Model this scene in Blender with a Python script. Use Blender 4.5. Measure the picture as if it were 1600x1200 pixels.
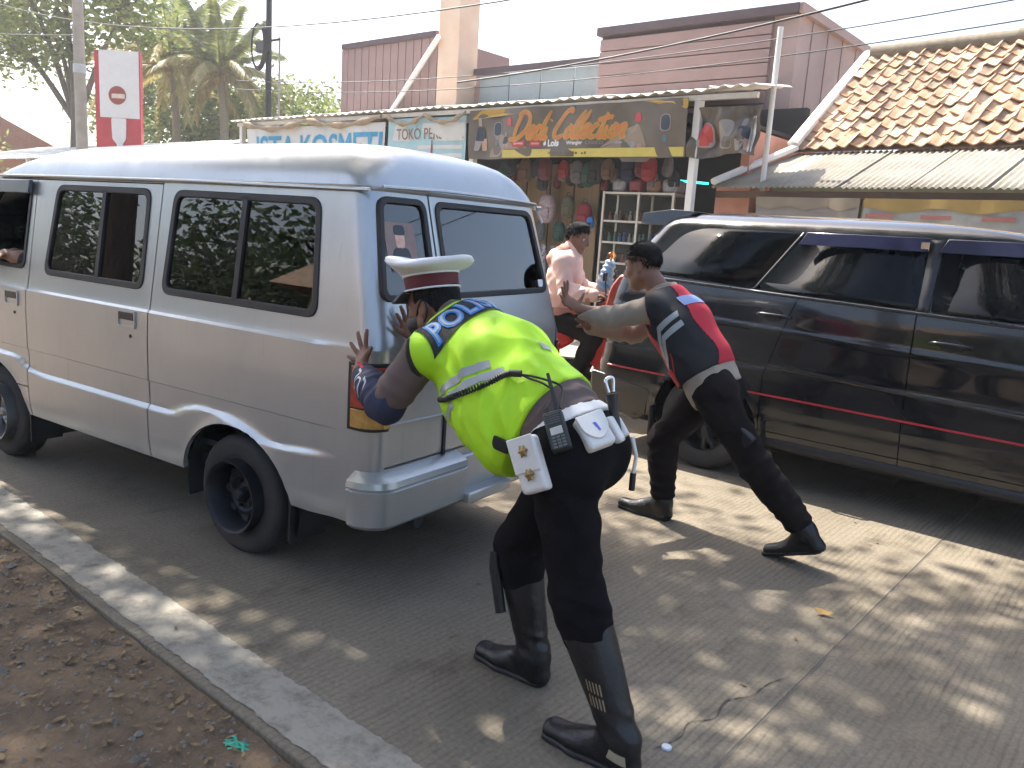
import bpy, bmesh, math, random
import numpy as np
from mathutils import Vector, Matrix
from mathutils.bvhtree import BVHTree
R = math.radians
random.seed(7)
rng = np.random.default_rng(11)
scene = bpy.context.scene
for o in list(bpy.data.objects): bpy.data.objects.remove(o)

# ---------------------------------------------------------------- camera
# world: X runs along the road (to the right in the picture), Y across it (away), Z up, metres
CAM_H = 1.55
PITCH, ROLL, YAW = R(10.6), R(3.72), R(50.4)
fw0 = Vector((-math.cos(YAW), math.sin(YAW), 0)); rt0 = Vector((math.sin(YAW), math.cos(YAW), 0)); zz = Vector((0, 0, 1))
fwv = math.cos(PITCH)*fw0 - math.sin(PITCH)*zz
upv = math.sin(PITCH)*fw0 + math.cos(PITCH)*zz
rtv = math.cos(ROLL)*rt0 + math.sin(ROLL)*upv
upv = math.cos(ROLL)*upv - math.sin(ROLL)*rt0
cd = bpy.data.cameras.new('camera'); cam = bpy.data.objects.new('camera', cd); scene.collection.objects.link(cam)
cd.sensor_width = 36; cd.lens = 36*1273/1600; cd.clip_start = .05; cd.clip_end = 2000
m = Matrix((rtv, upv, -fwv)).transposed().to_4x4(); m.translation = (0, 0, CAM_H)
cam.matrix_world = m
scene.camera = cam

# ---------------------------------------------------------------- light
SUN_AZ, SUN_EL = R(168), R(58)      # azimuth from +X counter-clockwise: the sun stands over the road ahead of the van
sdir = Vector((math.cos(SUN_AZ)*math.cos(SUN_EL), math.sin(SUN_AZ)*math.cos(SUN_EL), math.sin(SUN_EL)))
sl = bpy.data.lights.new('sun', 'SUN'); sl.energy = 5.0; sl.angle = R(.53); sl.color = (1, .94, .84)
so = bpy.data.objects.new('sun', sl); scene.collection.objects.link(so); so.location = (0, 0, 30)
so.rotation_euler = sdir.to_track_quat('Z', 'Y').to_euler()
w = bpy.data.worlds.new('World'); scene.world = w; w.use_nodes = True
nt = w.node_tree; bg = nt.nodes['Background']
sky = nt.nodes.new('ShaderNodeTexSky'); sky.sky_type = 'NISHITA'; sky.sun_disc = False
sky.sun_elevation = SUN_EL; sky.sun_rotation = math.pi/2 - SUN_AZ
sky.air_density = 1.0; sky.dust_density = 4.0; sky.ozone_density = 1.0; sky.altitude = 0
nt.links.new(sky.outputs[0], bg.inputs[0]); bg.inputs[1].default_value = .15
vs = scene.view_settings; vs.view_transform = 'Standard'; vs.look = 'None'; vs.gamma = 1; vs.exposure = 1.5; vs.use_curve_mapping = False
scene.cycles.max_bounces = 6; scene.cycles.diffuse_bounces = 3; scene.cycles.transparent_max_bounces = 12; scene.cycles.use_adaptive_sampling = True; scene.cycles.adaptive_threshold = .03
scene.cycles.use_denoising = True

# ---------------------------------------------------------------- helpers
col = scene.collection
def tag(o, label=None, cat=None, group=None, kind=None):
    if label: o['label'] = label
    if cat: o['category'] = cat
    if group: o['group'] = group
    if kind: o['kind'] = kind
    return o
def empty(name, loc=(0, 0, 0), rz=0, parent=None):
    o = bpy.data.objects.new(name, None); col.objects.link(o); o.location = loc; o.rotation_euler = (0, 0, rz); o.empty_display_size = .1
    if parent: o.parent = parent
    return o
def link(name, me, mat=None, parent=None, smooth=None, loc=None):
    o = bpy.data.objects.new(name, me); col.objects.link(o)
    if mat is not None and not me.materials: me.materials.append(mat)
    if parent: o.parent = parent
    if loc is not None: o.location = loc
    if smooth is not None:
        me.shade_smooth()
        if smooth < 179: me.set_sharp_from_angle(angle=R(smooth))
    return o
def copy_tree(o, parent=None):
    c = o.copy(); col.objects.link(c); c.parent = parent
    for ch in list(o.children): copy_tree(ch, c)
    return c
def rotz(a): return Matrix.Rotation(a, 4, 'Z')
class MB:
    def __init__(s): s.v = []; s.f = []
    def add(s, v, f, M=None):
        n = len(s.v)
        s.v += [tuple(M @ Vector(p)) for p in v] if M is not None else [tuple(p) for p in v]
        s.f += [tuple(i+n for i in q) for q in f]; return s
    def box(s, c, d, M=None, taper=(1, 1)):
        x, y, z = d[0]/2, d[1]/2, d[2]/2; tx, ty = taper
        v = [(-x, -y, -z), (x, -y, -z), (x, y, -z), (-x, y, -z), (-x*tx, -y*ty, z), (x*tx, -y*ty, z), (x*tx, y*ty, z), (-x*tx, y*ty, z)]
        v = [(p[0]+c[0], p[1]+c[1], p[2]+c[2]) for p in v]
        return s.add(v, [(3, 2, 1, 0), (4, 5, 6, 7), (0, 1, 5, 4), (1, 2, 6, 5), (2, 3, 7, 6), (3, 0, 4, 7)], M)
    def tube(s, path, rad, seg=8, caps=True, M=None, flat=1.0, upv=None):
        P = [Vector(p) for p in path]; n = len(P)
        rad = [rad]*n if not hasattr(rad, '__len__') else rad
        v = []; T0 = None; N = None
        for i in range(n):
            T = (P[min(i+1, n-1)]-P[max(i-1, 0)]).normalized()
            if N is None:
                N = Vector(upv) if upv else (Vector((0, 0, 1)) if abs(T.z) < .9 else Vector((1, 0, 0)))
            N = (N - T*N.dot(T)).normalized(); B = T.cross(N)
            for k in range(seg):
                a = 2*math.pi*k/seg
                v.append(P[i]+N*math.cos(a)*rad[i]*flat+B*math.sin(a)*rad[i])
        f = [(i*seg+k, i*seg+(k+1) % seg, (i+1)*seg+(k+1) % seg, (i+1)*seg+k) for i in range(n-1) for k in range(seg)]
        if caps: f += [tuple(range(seg))[::-1], tuple((n-1)*seg+k for k in range(seg))]
        return s.add(v, f, M)
    def lathe(s, prof, seg=24, M=None, close=False):
        # prof: (radius, height) about Z
        v = [(r*math.cos(2*math.pi*k/seg), r*math.sin(2*math.pi*k/seg), h) for r, h in prof for k in range(seg)]
        n = len(prof); rr = range(n if close else n-1)
        f = [(i*seg+k, i*seg+(k+1) % seg, ((i+1) % n)*seg+(k+1) % seg, ((i+1) % n)*seg+k) for i in rr for k in range(seg)]
        if not close: f += [tuple(range(seg))[::-1], tuple((n-1)*seg+k for k in range(seg))]
        return s.add(v, f, M)
    def prism(s, poly, fn0, fn1):
        # poly of (u, v); fn0 / fn1 map them to the two faces
        n = len(poly); v = [fn0(*p) for p in poly]+[fn1(*p) for p in poly]
        return s.add(v, [tuple(range(n))[::-1], tuple(range(n, 2*n))]+[(i, (i+1) % n, n+(i+1) % n, n+i) for i in range(n)])
    def ring(s, outer, inner, fn0, fn1):
        n = len(outer); v = [fn0(*p) for p in outer]+[fn0(*p) for p in inner]+[fn1(*p) for p in outer]+[fn1(*p) for p in inner]
        f = []
        for i in range(n):
            j = (i+1) % n
            f += [(i, n+i, n+j, j), (2*n+i, 2*n+j, 3*n+j, 3*n+i), (i, j, 2*n+j, 2*n+i), (n+j, n+i, 3*n+i, 3*n+j)]
        return s.add(v, f)
    def grid(s, fn, nu, nv):
        v = [fn(i/nu, j/nv) for j in range(nv+1) for i in range(nu+1)]
        return s.add(v, [(j*(nu+1)+i, j*(nu+1)+i+1, (j+1)*(nu+1)+i+1, (j+1)*(nu+1)+i) for j in range(nv) for i in range(nu)])
    def mesh(s, name='m'):
        me = bpy.data.meshes.new(name); me.from_pydata(s.v, [], s.f); me.update(); return me
    def build(s, name, mat, parent=None, smooth=None, bevel=0, seg=2, fix=True, loc=None, solid=0):
        me = s.mesh(name)
        if fix:
            b = bmesh.new(); b.from_mesh(me); bmesh.ops.recalc_face_normals(b, faces=b.faces); b.to_mesh(me); b.free()
        o = link(name, me, mat, parent, smooth, loc)
        if solid:
            sm = o.modifiers.new('s', 'SOLIDIFY'); sm.thickness = solid; sm.offset = 0
        if bevel:
            bm_ = o.modifiers.new('b', 'BEVEL'); bm_.width = bevel; bm_.segments = seg; bm_.limit_method = 'ANGLE'; bm_.angle_limit = R(35); bm_.harden_normals = False
            if smooth is None: me.shade_smooth(); me.set_sharp_from_angle(angle=R(50))
        return o
def rpoly(pts, r, n=5):
    # polygon with rounded corners; r: one radius or one per corner
    out = []; k = len(pts)
    for i in range(k):
        p = Vector(pts[i]).to_2d(); a = Vector(pts[i-1]).to_2d(); b = Vector(pts[(i+1) % k]).to_2d()
        ri = r[i] if hasattr(r, '__len__') else r
        da = (a-p).normalized(); db = (b-p).normalized()
        t = min(ri, .45*(a-p).length, .45*(b-p).length)
        p0 = p+da*t; p1 = p+db*t
        for j in range(n+1):
            s = j/n; out.append(tuple((1-s)**2*p0+2*s*(1-s)*p+s*s*p1))
    return out
def inset(pts, d):
    k = len(pts); c = sum((Vector(p).to_2d() for p in pts), Vector((0, 0)))/k; out = []
    for i in range(k):
        p = Vector(pts[i]).to_2d(); a = (p-Vector(pts[i-1]).to_2d()).normalized(); b = (Vector(pts[(i+1) % k]).to_2d()-p).normalized()
        n1 = Vector((-a.y, a.x)); n2 = Vector((-b.y, b.x))
        if n1.dot(c-p) < 0: n1 = -n1
        if n2.dot(c-p) < 0: n2 = -n2
        nn = (n1+n2); q = p+nn*(d/max(.3, 1+n1.dot(n2)))
        out.append(tuple(q))
    return out
def crom(pts, n=8):
    P = [Vector(p) for p in pts]; P = [P[0]*2-P[1]]+P+[P[-1]*2-P[-2]]; out = []
    for i in range(1, len(P)-2):
        for j in range(n):
            t = j/n; a, b, c, d = P[i-1:i+3]
            out.append(.5*((2*b)+(c-a)*t+(2*a-5*b+4*c-d)*t*t+(3*b-a-3*c+d)*t**3))
    out.append(P[-2]); return out
def interp(tbl, z):
    a = np.array(tbl); return [float(np.interp(z, a[:, 0], a[:, i])) for i in range(1, a.shape[1])]

# ---------------------------------------------------------------- materials
def pm(name, c, rough=.6, metal=0, var=.12, scale=6, bump=0, bscale=60, coat=0, spec=.5, c2=None, detail=4, sheen=0, stretch=None, rvar=.1, emit=0, sub=0):
    if name in bpy.data.materials: return bpy.data.materials[name]
    mt = bpy.data.materials.new(name); mt.use_nodes = True; t = mt.node_tree; N = t.nodes; L = t.links
    b = N['Principled BSDF']
    tc = N.new('ShaderNodeTexCoord'); vec = tc.outputs['Object']
    if stretch:
        mp = N.new('ShaderNodeMapping'); mp.inputs['Scale'].default_value = stretch; L.new(vec, mp.inputs[0]); vec = mp.outputs[0]
    no = N.new('ShaderNodeTexNoise'); no.inputs['Scale'].default_value = scale; no.inputs['Detail'].default_value = detail; no.inputs['Roughness'].default_value = .6
    L.new(vec, no.inputs['Vector'])
    rp = N.new('ShaderNodeValToRGB'); rp.color_ramp.elements[0].position = .3; rp.color_ramp.elements[1].position = .7
    d = c2 if c2 else tuple(min(1, x*(1+var)) for x in c)
    lo = c if c2 else tuple(x*(1-var) for x in c)
    rp.color_ramp.elements[0].color = (*lo, 1); rp.color_ramp.elements[1].color = (*d, 1)
    L.new(no.outputs[0], rp.inputs[0]); L.new(rp.outputs[0], b.inputs['Base Color'])
    mr = N.new('ShaderNodeMapRange'); mr.inputs[1].default_value = .3; mr.inputs[2].default_value = .7; mr.inputs[3].default_value = max(0, rough-rvar*rough); mr.inputs[4].default_value = min(1, rough+rvar*rough)
    L.new(no.outputs[0], mr.inputs[0]); L.new(mr.outputs[0], b.inputs['Roughness'])
    b.inputs['Metallic'].default_value = metal; b.inputs['Coat Weight'].default_value = coat; b.inputs['Coat Roughness'].default_value = .05
    b.inputs['Specular IOR Level'].default_value = spec
    if sheen: b.inputs['Sheen Weight'].default_value = sheen
    if sub: b.inputs['Subsurface Weight'].default_value = sub; b.inputs['Subsurface Radius'].default_value = (.02, .008, .004); b.inputs['Subsurface Scale'].default_value = .4
    if emit: L.new(rp.outputs[0], b.inputs['Emission Color']); b.inputs['Emission Strength'].default_value = emit
    if bump:
        n2 = N.new('ShaderNodeTexNoise'); n2.inputs['Scale'].default_value = bscale; n2.inputs['Detail'].default_value = 5; L.new(vec, n2.inputs['Vector'])
        bp = N.new('ShaderNodeBump'); bp.inputs['Strength'].default_value = bump; bp.inputs['Distance'].default_value = .01
        L.new(n2.outputs[0], bp.inputs['Height']); L.new(bp.outputs[0], b.inputs['Normal'])
    return mt
def glass(name, tint=(.3, .34, .36), refl=1.45, rough=.0, boost=1.0):
    mt = bpy.data.materials.new(name); mt.use_nodes = True; t = mt.node_tree; N = t.nodes; L = t.links
    N.remove(N['Principled BSDF']); out = N['Material Output']
    tr = N.new('ShaderNodeBsdfTransparent'); tr.inputs[0].default_value = (*tint, 1)
    gl = N.new('ShaderNodeBsdfGlossy'); gl.inputs['Roughness'].default_value = rough
    fr = N.new('ShaderNodeFresnel'); fr.inputs['IOR'].default_value = refl
    mu = N.new('ShaderNodeMath'); mu.operation = 'MULTIPLY'; mu.use_clamp = True; mu.inputs[1].default_value = boost; L.new(fr.outputs[0], mu.inputs[0])
    mx = N.new('ShaderNodeMixShader'); L.new(mu.outputs[0], mx.inputs[0]); L.new(tr.outputs[0], mx.inputs[1]); L.new(gl.outputs[0], mx.inputs[2]); L.new(mx.outputs[0], out.inputs[0])
    return mt
def silver_mat():
    mt = bpy.data.materials.new('dusty_silver_paint'); mt.use_nodes = True; t = mt.node_tree; N = t.nodes; L = t.links; b = N['Principled BSDF']; tc = N.new('ShaderNodeTexCoord')
    def noise(sc, det, st=(1, 1, 1), rough=.6):
        mp = N.new('ShaderNodeMapping'); mp.inputs['Scale'].default_value = st; L.new(tc.outputs['Object'], mp.inputs[0]); n = N.new('ShaderNodeTexNoise'); n.inputs['Scale'].default_value = sc; n.inputs['Detail'].default_value = det; n.inputs['Roughness'].default_value = rough; L.new(mp.outputs[0], n.inputs[0]); return n.outputs[0]
    def ramp(x, p0, c0, p1, c1):
        r = N.new('ShaderNodeValToRGB'); e = r.color_ramp.elements; e[0].position = p0; e[0].color = (*c0, 1); e[1].position = p1; e[1].color = (*c1, 1); L.new(x, r.inputs[0]); return r.outputs[0]
    base = ramp(noise(1.6, 4), .3, (.425, .445, .45), .7, (.48, .50, .505))
    dirt = ramp(noise(3.2, 9, (1, 1, .45), .72), .52, (0, 0, 0), .82, (.30, .30, .30))
    streak = ramp(noise(7, 5, (5, 5, .35)), .58, (0, 0, 0), .80, (.30, .30, .30))
    speck = ramp(noise(42, 5), .66, (0, 0, 0), .74, (.5, .5, .5))
    a = N.new('ShaderNodeMix'); a.data_type = 'RGBA'; a.blend_type = 'ADD'; a.inputs[0].default_value = 1; L.new(dirt, a.inputs[6]); L.new(streak, a.inputs[7])
    a2 = N.new('ShaderNodeMix'); a2.data_type = 'RGBA'; a2.blend_type = 'ADD'; a2.inputs[0].default_value = .4; L.new(a.outputs[2], a2.inputs[6]); L.new(speck, a2.inputs[7])
    mx = N.new('ShaderNodeMix'); mx.data_type = 'RGBA'; L.new(a2.outputs[2], mx.inputs[0]); L.new(base, mx.inputs[6]); mx.inputs[7].default_value = (.30, .28, .25, 1)
    L.new(mx.outputs[2], b.inputs['Base Color'])
    mr = N.new('ShaderNodeMapRange'); mr.inputs[3].default_value = .30; mr.inputs[4].default_value = .62; L.new(a2.outputs[2], mr.inputs[0]); L.new(mr.outputs[0], b.inputs['Roughness'])
    mm = N.new('ShaderNodeMapRange'); mm.inputs[3].default_value = .62; mm.inputs[4].default_value = .1; L.new(a2.outputs[2], mm.inputs[0]); L.new(mm.outputs[0], b.inputs['Metallic'])
    b.inputs['Coat Weight'].default_value = .2; b.inputs['Coat Roughness'].default_value = .12
    bp = N.new('ShaderNodeBump'); bp.inputs['Strength'].default_value = .10; bp.inputs['Distance'].default_value = .02; L.new(noise(2.2, 3), bp.inputs['Height']); L.new(bp.outputs[0], b.inputs['Normal'])
    return mt
M_silver = silver_mat()
M_black_rubber = pm('black_rubber', (.012, .012, .013), .55, bump=.1, bscale=90)
M_tyre = pm('tyre_rubber', (.02, .02, .021), .85, c2=(.05, .046, .042), bump=.2, bscale=80)
M_black_plastic = pm('black_plastic', (.015, .015, .017), .45, bump=.1, bscale=200)
M_dark = pm('dark_interior', (.02, .021, .024), .8)
M_steel = pm('painted_steel_rim', (.035, .037, .042), .5, .6, var=.4, bump=.1)
M_rim_silver = pm('silver_rim', (.30, .30, .30), .4, .8, var=.2)
M_chrome = pm('chrome', (.7, .7, .7), .12, 1, var=.05)
M_glass = glass('van_glass', (.36, .41, .43), 1.5, 0, 1.9)
M_glass_r = glass('van_rear_glass', (.48, .55, .60), 1.5, 0, 2.8)
M_seat = pm('seat_cloth', (.012, .014, .02), .9, bump=.3, bscale=120)
M_blackpaint = pm('black_car_paint', (.005, .006, .009), .16, 0, c2=(.016, .016, .017), scale=5, detail=8, coat=.6, spec=.4, bump=.02, bscale=4, rvar=.5)
M_tint = pm('deep_tinted_glass', (.004, .005, .006), .05, 0, var=.1, spec=.16)
M_red_lens = pm('red_lens', (.30, .03, .02), .2, c2=(.42, .06, .03), scale=30, coat=.5)
M_amber_lens = pm('amber_lens', (.42, .22, .05), .25, c2=(.55, .32, .09), scale=40, coat=.5)
M_white_cloth = pm('white_cloth', (.72, .74, .75), .8, var=.05, bump=.15, bscale=300)

# ---------------------------------------------------------------- ground and road
def concrete_mat():
    mt = bpy.data.materials.new('tined_concrete'); mt.use_nodes = True; t = mt.node_tree; N = t.nodes; L = t.links; b = N['Principled BSDF']
    tc = N.new('ShaderNodeTexCoord'); o = tc.outputs['Object']
    def noise(sc, det=5, st=None, rough=.6):
        v = o
        if st:
            mp = N.new('ShaderNodeMapping'); mp.inputs['Scale'].default_value = st; L.new(o, mp.inputs[0]); v = mp.outputs[0]
        n = N.new('ShaderNodeTexNoise'); n.inputs['Scale'].default_value = sc; n.inputs['Detail'].default_value = det; n.inputs['Roughness'].default_value = rough; L.new(v, n.inputs[0]); return n.outputs[0]
    def ramp(x, p0, c0, p1, c1):
        r = N.new('ShaderNodeValToRGB'); e = r.color_ramp.elements; e[0].position = p0; e[0].color = (*c0, 1); e[1].position = p1; e[1].color = (*c1, 1); L.new(x, r.inputs[0]); return r.outputs[0]
    def mix(f, a, c, mode='MULTIPLY', fac=None):
        mx = N.new('ShaderNodeMix'); mx.data_type = 'RGBA'; mx.blend_type = mode
        if f is None: mx.inputs[0].default_value = fac
        else: L.new(f, mx.inputs[0])
        L.new(a, mx.inputs[6]); L.new(c, mx.inputs[7]); return mx.outputs[2]
    base = ramp(noise(1.1, 6), .3, (.145, .122, .088), .72, (.232, .198, .150))
    fine = ramp(noise(60, 4), .25, (.72, .72, .72), .75, (1.2, 1.2, 1.2))
    c = mix(None, base, fine, fac=1)
    stain = ramp(noise(4.5, 6, (1, .5, 1), .7), .56, (1, 1, 1), .74, (.5, .47, .44))
    c = mix(None, c, stain, fac=.85)
    # grime that sits in the grooves, running across the road
    mp = N.new('ShaderNodeMapping'); mp.inputs['Scale'].default_value = (1, .16, 1); L.new(o, mp.inputs[0])
    wv = N.new('ShaderNodeTexWave'); wv.wave_type = 'BANDS'; wv.bands_direction = 'X'; wv.inputs['Scale'].default_value = 10.5; wv.inputs['Distortion'].default_value = 3.2; wv.inputs['Detail'].default_value = 3; wv.inputs['Detail Scale'].default_value = 2.5
    L.new(mp.outputs[0], wv.inputs[0])
    gro = ramp(wv.outputs[1], .05, (0, 0, 0), .45, (1, 1, 1))
    wear = ramp(noise(1.6, 4), .38, (.15, .15, .15), .66, (1, 1, 1))
    grc = mix(wear, ramp(noise(.5), 0, (1, 1, 1), 1, (1, 1, 1)), ramp(wv.outputs[1], .05, (.78, .77, .75), .4, (1.03, 1.03, 1.03)), 'MIX')
    c = mix(None, c, grc, fac=1)
    strk = ramp(noise(9, 3, (4, .25, 1)), .62, (1, 1, 1), .72, (.62, .6, .58))
    c = mix(None, c, strk, fac=.6)
    L.new(c, b.inputs['Base Color']); b.inputs['Roughness'].default_value = .88; b.inputs['Specular IOR Level'].default_value = .3
    bp = N.new('ShaderNodeBump'); bp.inputs['Strength'].default_value = .3; bp.inputs['Distance'].default_value = .006
    mh = N.new('ShaderNodeMath'); mh.operation = 'MULTIPLY'; L.new(gro, mh.inputs[0]); L.new(wear, mh.inputs[1])
    ma = N.new('ShaderNodeMath'); ma.operation = 'MULTIPLY_ADD'; L.new(noise(90, 4), ma.inputs[0]); ma.inputs[1].default_value = .5; L.new(mh.outputs[0], ma.inputs[2])
    L.new(ma.outputs[0], bp.inputs['Height']); L.new(bp.outputs[0], b.inputs['Normal'])
    return mt
M_conc = concrete_mat()
M_dirt = pm('dirt', (.060, .042, .027), .95, c2=(.190, .130, .078), scale=4.5, detail=14, bump=1.0, bscale=45)
M_verge = pm('far_verge_paving', (.22, .19, .15), .9, c2=(.34, .30, .25), scale=2, detail=8, bump=.4, bscale=30)
M_field = pm('far_ground', (.07, .065, .04), .95, c2=(.13, .11, .07), scale=.3, detail=8)
KERB = 1.285; FAR = 7.6
mb = MB(); mb.grid(lambda u, v: (-600+1200*u, -600+1200*v, -.16), 8, 8)
tag(mb.build('ground', M_field, smooth=180), kind='structure')
road = tag(empty('road'), kind='structure')
joints = [-.88+5*k for k in range(-14, 8)]
for a, b_ in zip(joints[:-1], joints[1:]):
    MB().box(((a+b_)/2, (KERB+FAR)/2, -.09), (b_-a-.007, FAR-KERB, .18)).build('concrete_slab', M_conc, road, bevel=.006)
# joint filler
for a in joints: MB().box((a, (KERB+FAR)/2, -.1), (.007, FAR-KERB-.01, .194)).build('joint_filler', pm('joint_mortar', (.10, .085, .07), .95, c2=(.17, .145, .12), scale=9), road)
# hairline crack with chips
cr = MB(); pts = [(-1.06, 2.08), (-1.03, 2.2), (-1.05, 2.29), (-1.0, 2.38), (-1.02, 2.5), (-.97, 2.6), (-.96, 2.72), (-.92, 2.83)]
cpts = crom([(p[0], p[1], 0) for p in pts], 5)
for i in range(len(cpts)-1):
    a, b_ = cpts[i], cpts[i+1]; wd = .0015+.005*random.random()**2
    cr.add([(a.x-wd, a.y, .003), (a.x+wd*.4, a.y, .003), (b_.x+wd*.4, b_.y+.004, .003), (b_.x-wd, b_.y+.004, .003)], [(0, 1, 2, 3)])
cr.build('crack', pm('crack_dirt', (.09, .075, .06), .95), road)
# worn edge line
def paint_mat():
    mt = bpy.data.materials.new('worn_white_paint'); mt.use_nodes = True; t = mt.node_tree; N = t.nodes; L = t.links; b = N['Principled BSDF']
    tc = N.new('ShaderNodeTexCoord')
    n = N.new('ShaderNodeTexNoise'); n.inputs['Scale'].default_value = 9; n.inputs['Detail'].default_value = 9; n.inputs['Roughness'].default_value = .75; L.new(tc.outputs['Object'], n.inputs[0])
    r = N.new('ShaderNodeValToRGB'); e = r.color_ramp.elements; e[0].position = .34; e[0].color = (.16, .14, .115, 1); e[1].position = .54; e[1].color = (.31, .285, .235, 1); L.new(n.outputs[0], r.inputs[0])
    n2 = N.new('ShaderNodeTexNoise'); n2.inputs['Scale'].default_value = 70; L.new(tc.outputs['Object'], n2.inputs[0])
    mx = N.new('ShaderNodeMix'); mx.data_type = 'RGBA'; mx.blend_type = 'MULTIPLY'; mx.inputs[0].default_value = .5; L.new(r.outputs[0], mx.inputs[6]); L.new(n2.outputs[1], mx.inputs[7]); L.new(mx.outputs[2], b.inputs['Base Color'])
    mx.inputs[0].default_value = 0
    bp = N.new('ShaderNodeBump'); bp.inputs['Strength'].default_value = .4; bp.inputs['Distance'].default_value = .005; L.new(n2.outputs[0], bp.inputs['Height']); L.new(bp.outputs[0], b.inputs['Normal'])
    b.inputs['Roughness'].default_value = .85; return mt
M_line = paint_mat()
def jit(x, s, f=1.0):
    return s*(math.sin(x*17.3*f)+.7*math.sin(x*41.7*f+1)+.6*math.sin(x*97*f+2)+.5*math.sin(x*211*f))/2
ln = MB(); xs = [-40+42*(i/2400) for i in range(2401)]
for i, x in enumerate(xs): ln.v += [(x, 1.318+jit(x, .006)+.006*random.random(), .004), (x, 1.515+jit(x+9, .006)+.006*random.random(), .004)]
for i in range(2400): ln.f.append((2*i, 2*i+2, 2*i+3, 2*i+1))
ln.build('edge_line', M_line, road)
# dirt shoulder with real lumps
from mathutils import noise as mn
def dirt_z(x, y):
    e = max(0, min(1, (KERB-y)/.25))
    return -.010+.016*mn.fractal(Vector((x*1.3, y*1.3, 0)), 1, 2, 4)+.010*mn.fractal(Vector((x*8, y*8, 3)), .8, 2.2, 4)-.006*(1-e)
mb = MB(); mb.grid(lambda u, v: (-10+13*u, -3+(KERB-.004+3)*v, dirt_z(-10+13*u, -3+(KERB+3)*v)), 420, 150)
tag(mb.build('dirt_shoulder', M_dirt, smooth=180), kind='structure')
mb = MB(); mb.grid(lambda u, v: (-90+140*u, -30+(KERB+30)*v, -.13), 10, 4)
tag(mb.build('near_ground', M_dirt, smooth=180), kind='structure')
mb = MB(); mb.box((-20, 20, -.07), (100, 24.7, .16)); tag(mb.build('far_verge', M_verge), kind='structure')

# litter: dead leaves, chips of stone and crumbs of soil
M_leaf_dry = pm('dry_leaf', (.11, .07, .035), .8, c2=(.26, .18, .09), scale=14)
M_stone = pm('pebble', (.12, .10, .085), .9, c2=(.25, .22, .18), scale=20)
lv = MB(); st = MB()
def leafcard(mb_, x, y, z, L_, a, tilt, curl):
    M_ = Matrix.Translation((x, y, z)) @ Matrix.Rotation(a, 4, 'Z') @ Matrix.Rotation(tilt, 4, 'X')
    w_ = L_*.42; c_ = curl*L_
    mb_.add([(-L_/2, 0, c_), (-L_*.15, -w_/2, c_*.2), (L_*.25, -w_*.38, c_*.1), (L_/2, 0, c_*.7), (L_*.25, w_*.38, c_*.3), (-L_*.15, w_/2, c_*.4), (0, 0, 0)],
            [(0, 1, 6), (1, 2, 6), (2, 3, 6), (3, 4, 6), (4, 5, 6), (5, 0, 6)], M_)
for i in range(1700):
    x = random.uniform(-6.5, .4); y = KERB-.02-abs(random.gauss(0, .55))
    if y < -2.6: continue
    leafcard(lv, x, y, dirt_z(x, y)+.008, random.uniform(.012, .045), random.uniform(0, 6.28), random.uniform(-.4, .4), random.uniform(.05, .3))
for i in range(130):
    x = random.uniform(-6, 1); y = random.uniform(KERB+.02, 7)
    leafcard(lv, x, y, .006, random.uniform(.012, .035), random.uniform(0, 6.28), random.uniform(-.25, .25), random.uniform(.05, .25))
tag(lv.build('leaf_litter', M_leaf_dry, fix=False), 'dry brown leaves scattered over the dirt shoulder', 'leaves', kind='stuff')
for i in range(2600):
    x = random.uniform(-6, .4); y = KERB-.015-abs(random.gauss(0, .7))
    if y < -2.6: continue
    r = random.uniform(.003, .013)*(1.9 if random.random() < .06 else 1)
    v = [(math.cos(k*1.047)*r*random.uniform(.7, 1.2), math.sin(k*1.047)*r*random.uniform(.7, 1.2), random.uniform(-.2, .3)*r) for k in range(6)]
    st.add([(p[0]+x, p[1]+y, p[2]+dirt_z(x, y)) for p in v]+[(x, y, dirt_z(x, y)+r*.8)], [(k, (k+1) % 6, 6) for k in range(6)])
tag(st.build('gravel', M_stone, fix=False), 'small stones and crumbs along the road edge', 'gravel', kind='stuff')
# green scrap of plastic string, bottle cap, yellow leaf, white paper scrap
M_green = pm('green_plastic', (.02, .30, .20), .5, var=.4)
g = MB()
for k in range(7):
    a = random.uniform(-.5, .9); p0 = Vector((-1.98+random.uniform(-.03, .02), 1.215+random.uniform(-.015, .01), -.02))
    d = Vector((math.cos(a), math.sin(a)*.8, 0))*random.uniform(.05, .11)
    g.tube(crom([p0-d*.5, p0+Vector((random.uniform(-.01, .01), random.uniform(-.01, .01), random.uniform(.004, .02))), p0+d*.5], 4), .005, 5, flat=.35)
tag(g.build('plastic_scrap', M_green, smooth=60), 'crumpled green plastic string lying at the road edge', 'litter')
c = MB(); c.lathe([(.001, .004), (.013, .004), (.0155, .003), (.016, 0), (.0165, .0005), (.015, .0065), (.011, .0078), (.001, .008)], 18)
tag(c.build('cap_litter', pm('cap_white', (.6, .68, .72), .4), smooth=40, loc=(-1.035, 2.12, .001)), 'small white bottle cap on the concrete by the boot', 'bottle cap')
y_ = MB(); leafcard(y_, -1.02, 3.45, .012, .085, .3, .2, .2)
tag(y_.build('fallen_leaf', pm('yellow_leaf', (.30, .19, .05), .7), solid=.001), 'single yellow-brown leaf lying on the concrete road', 'leaf')

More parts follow.
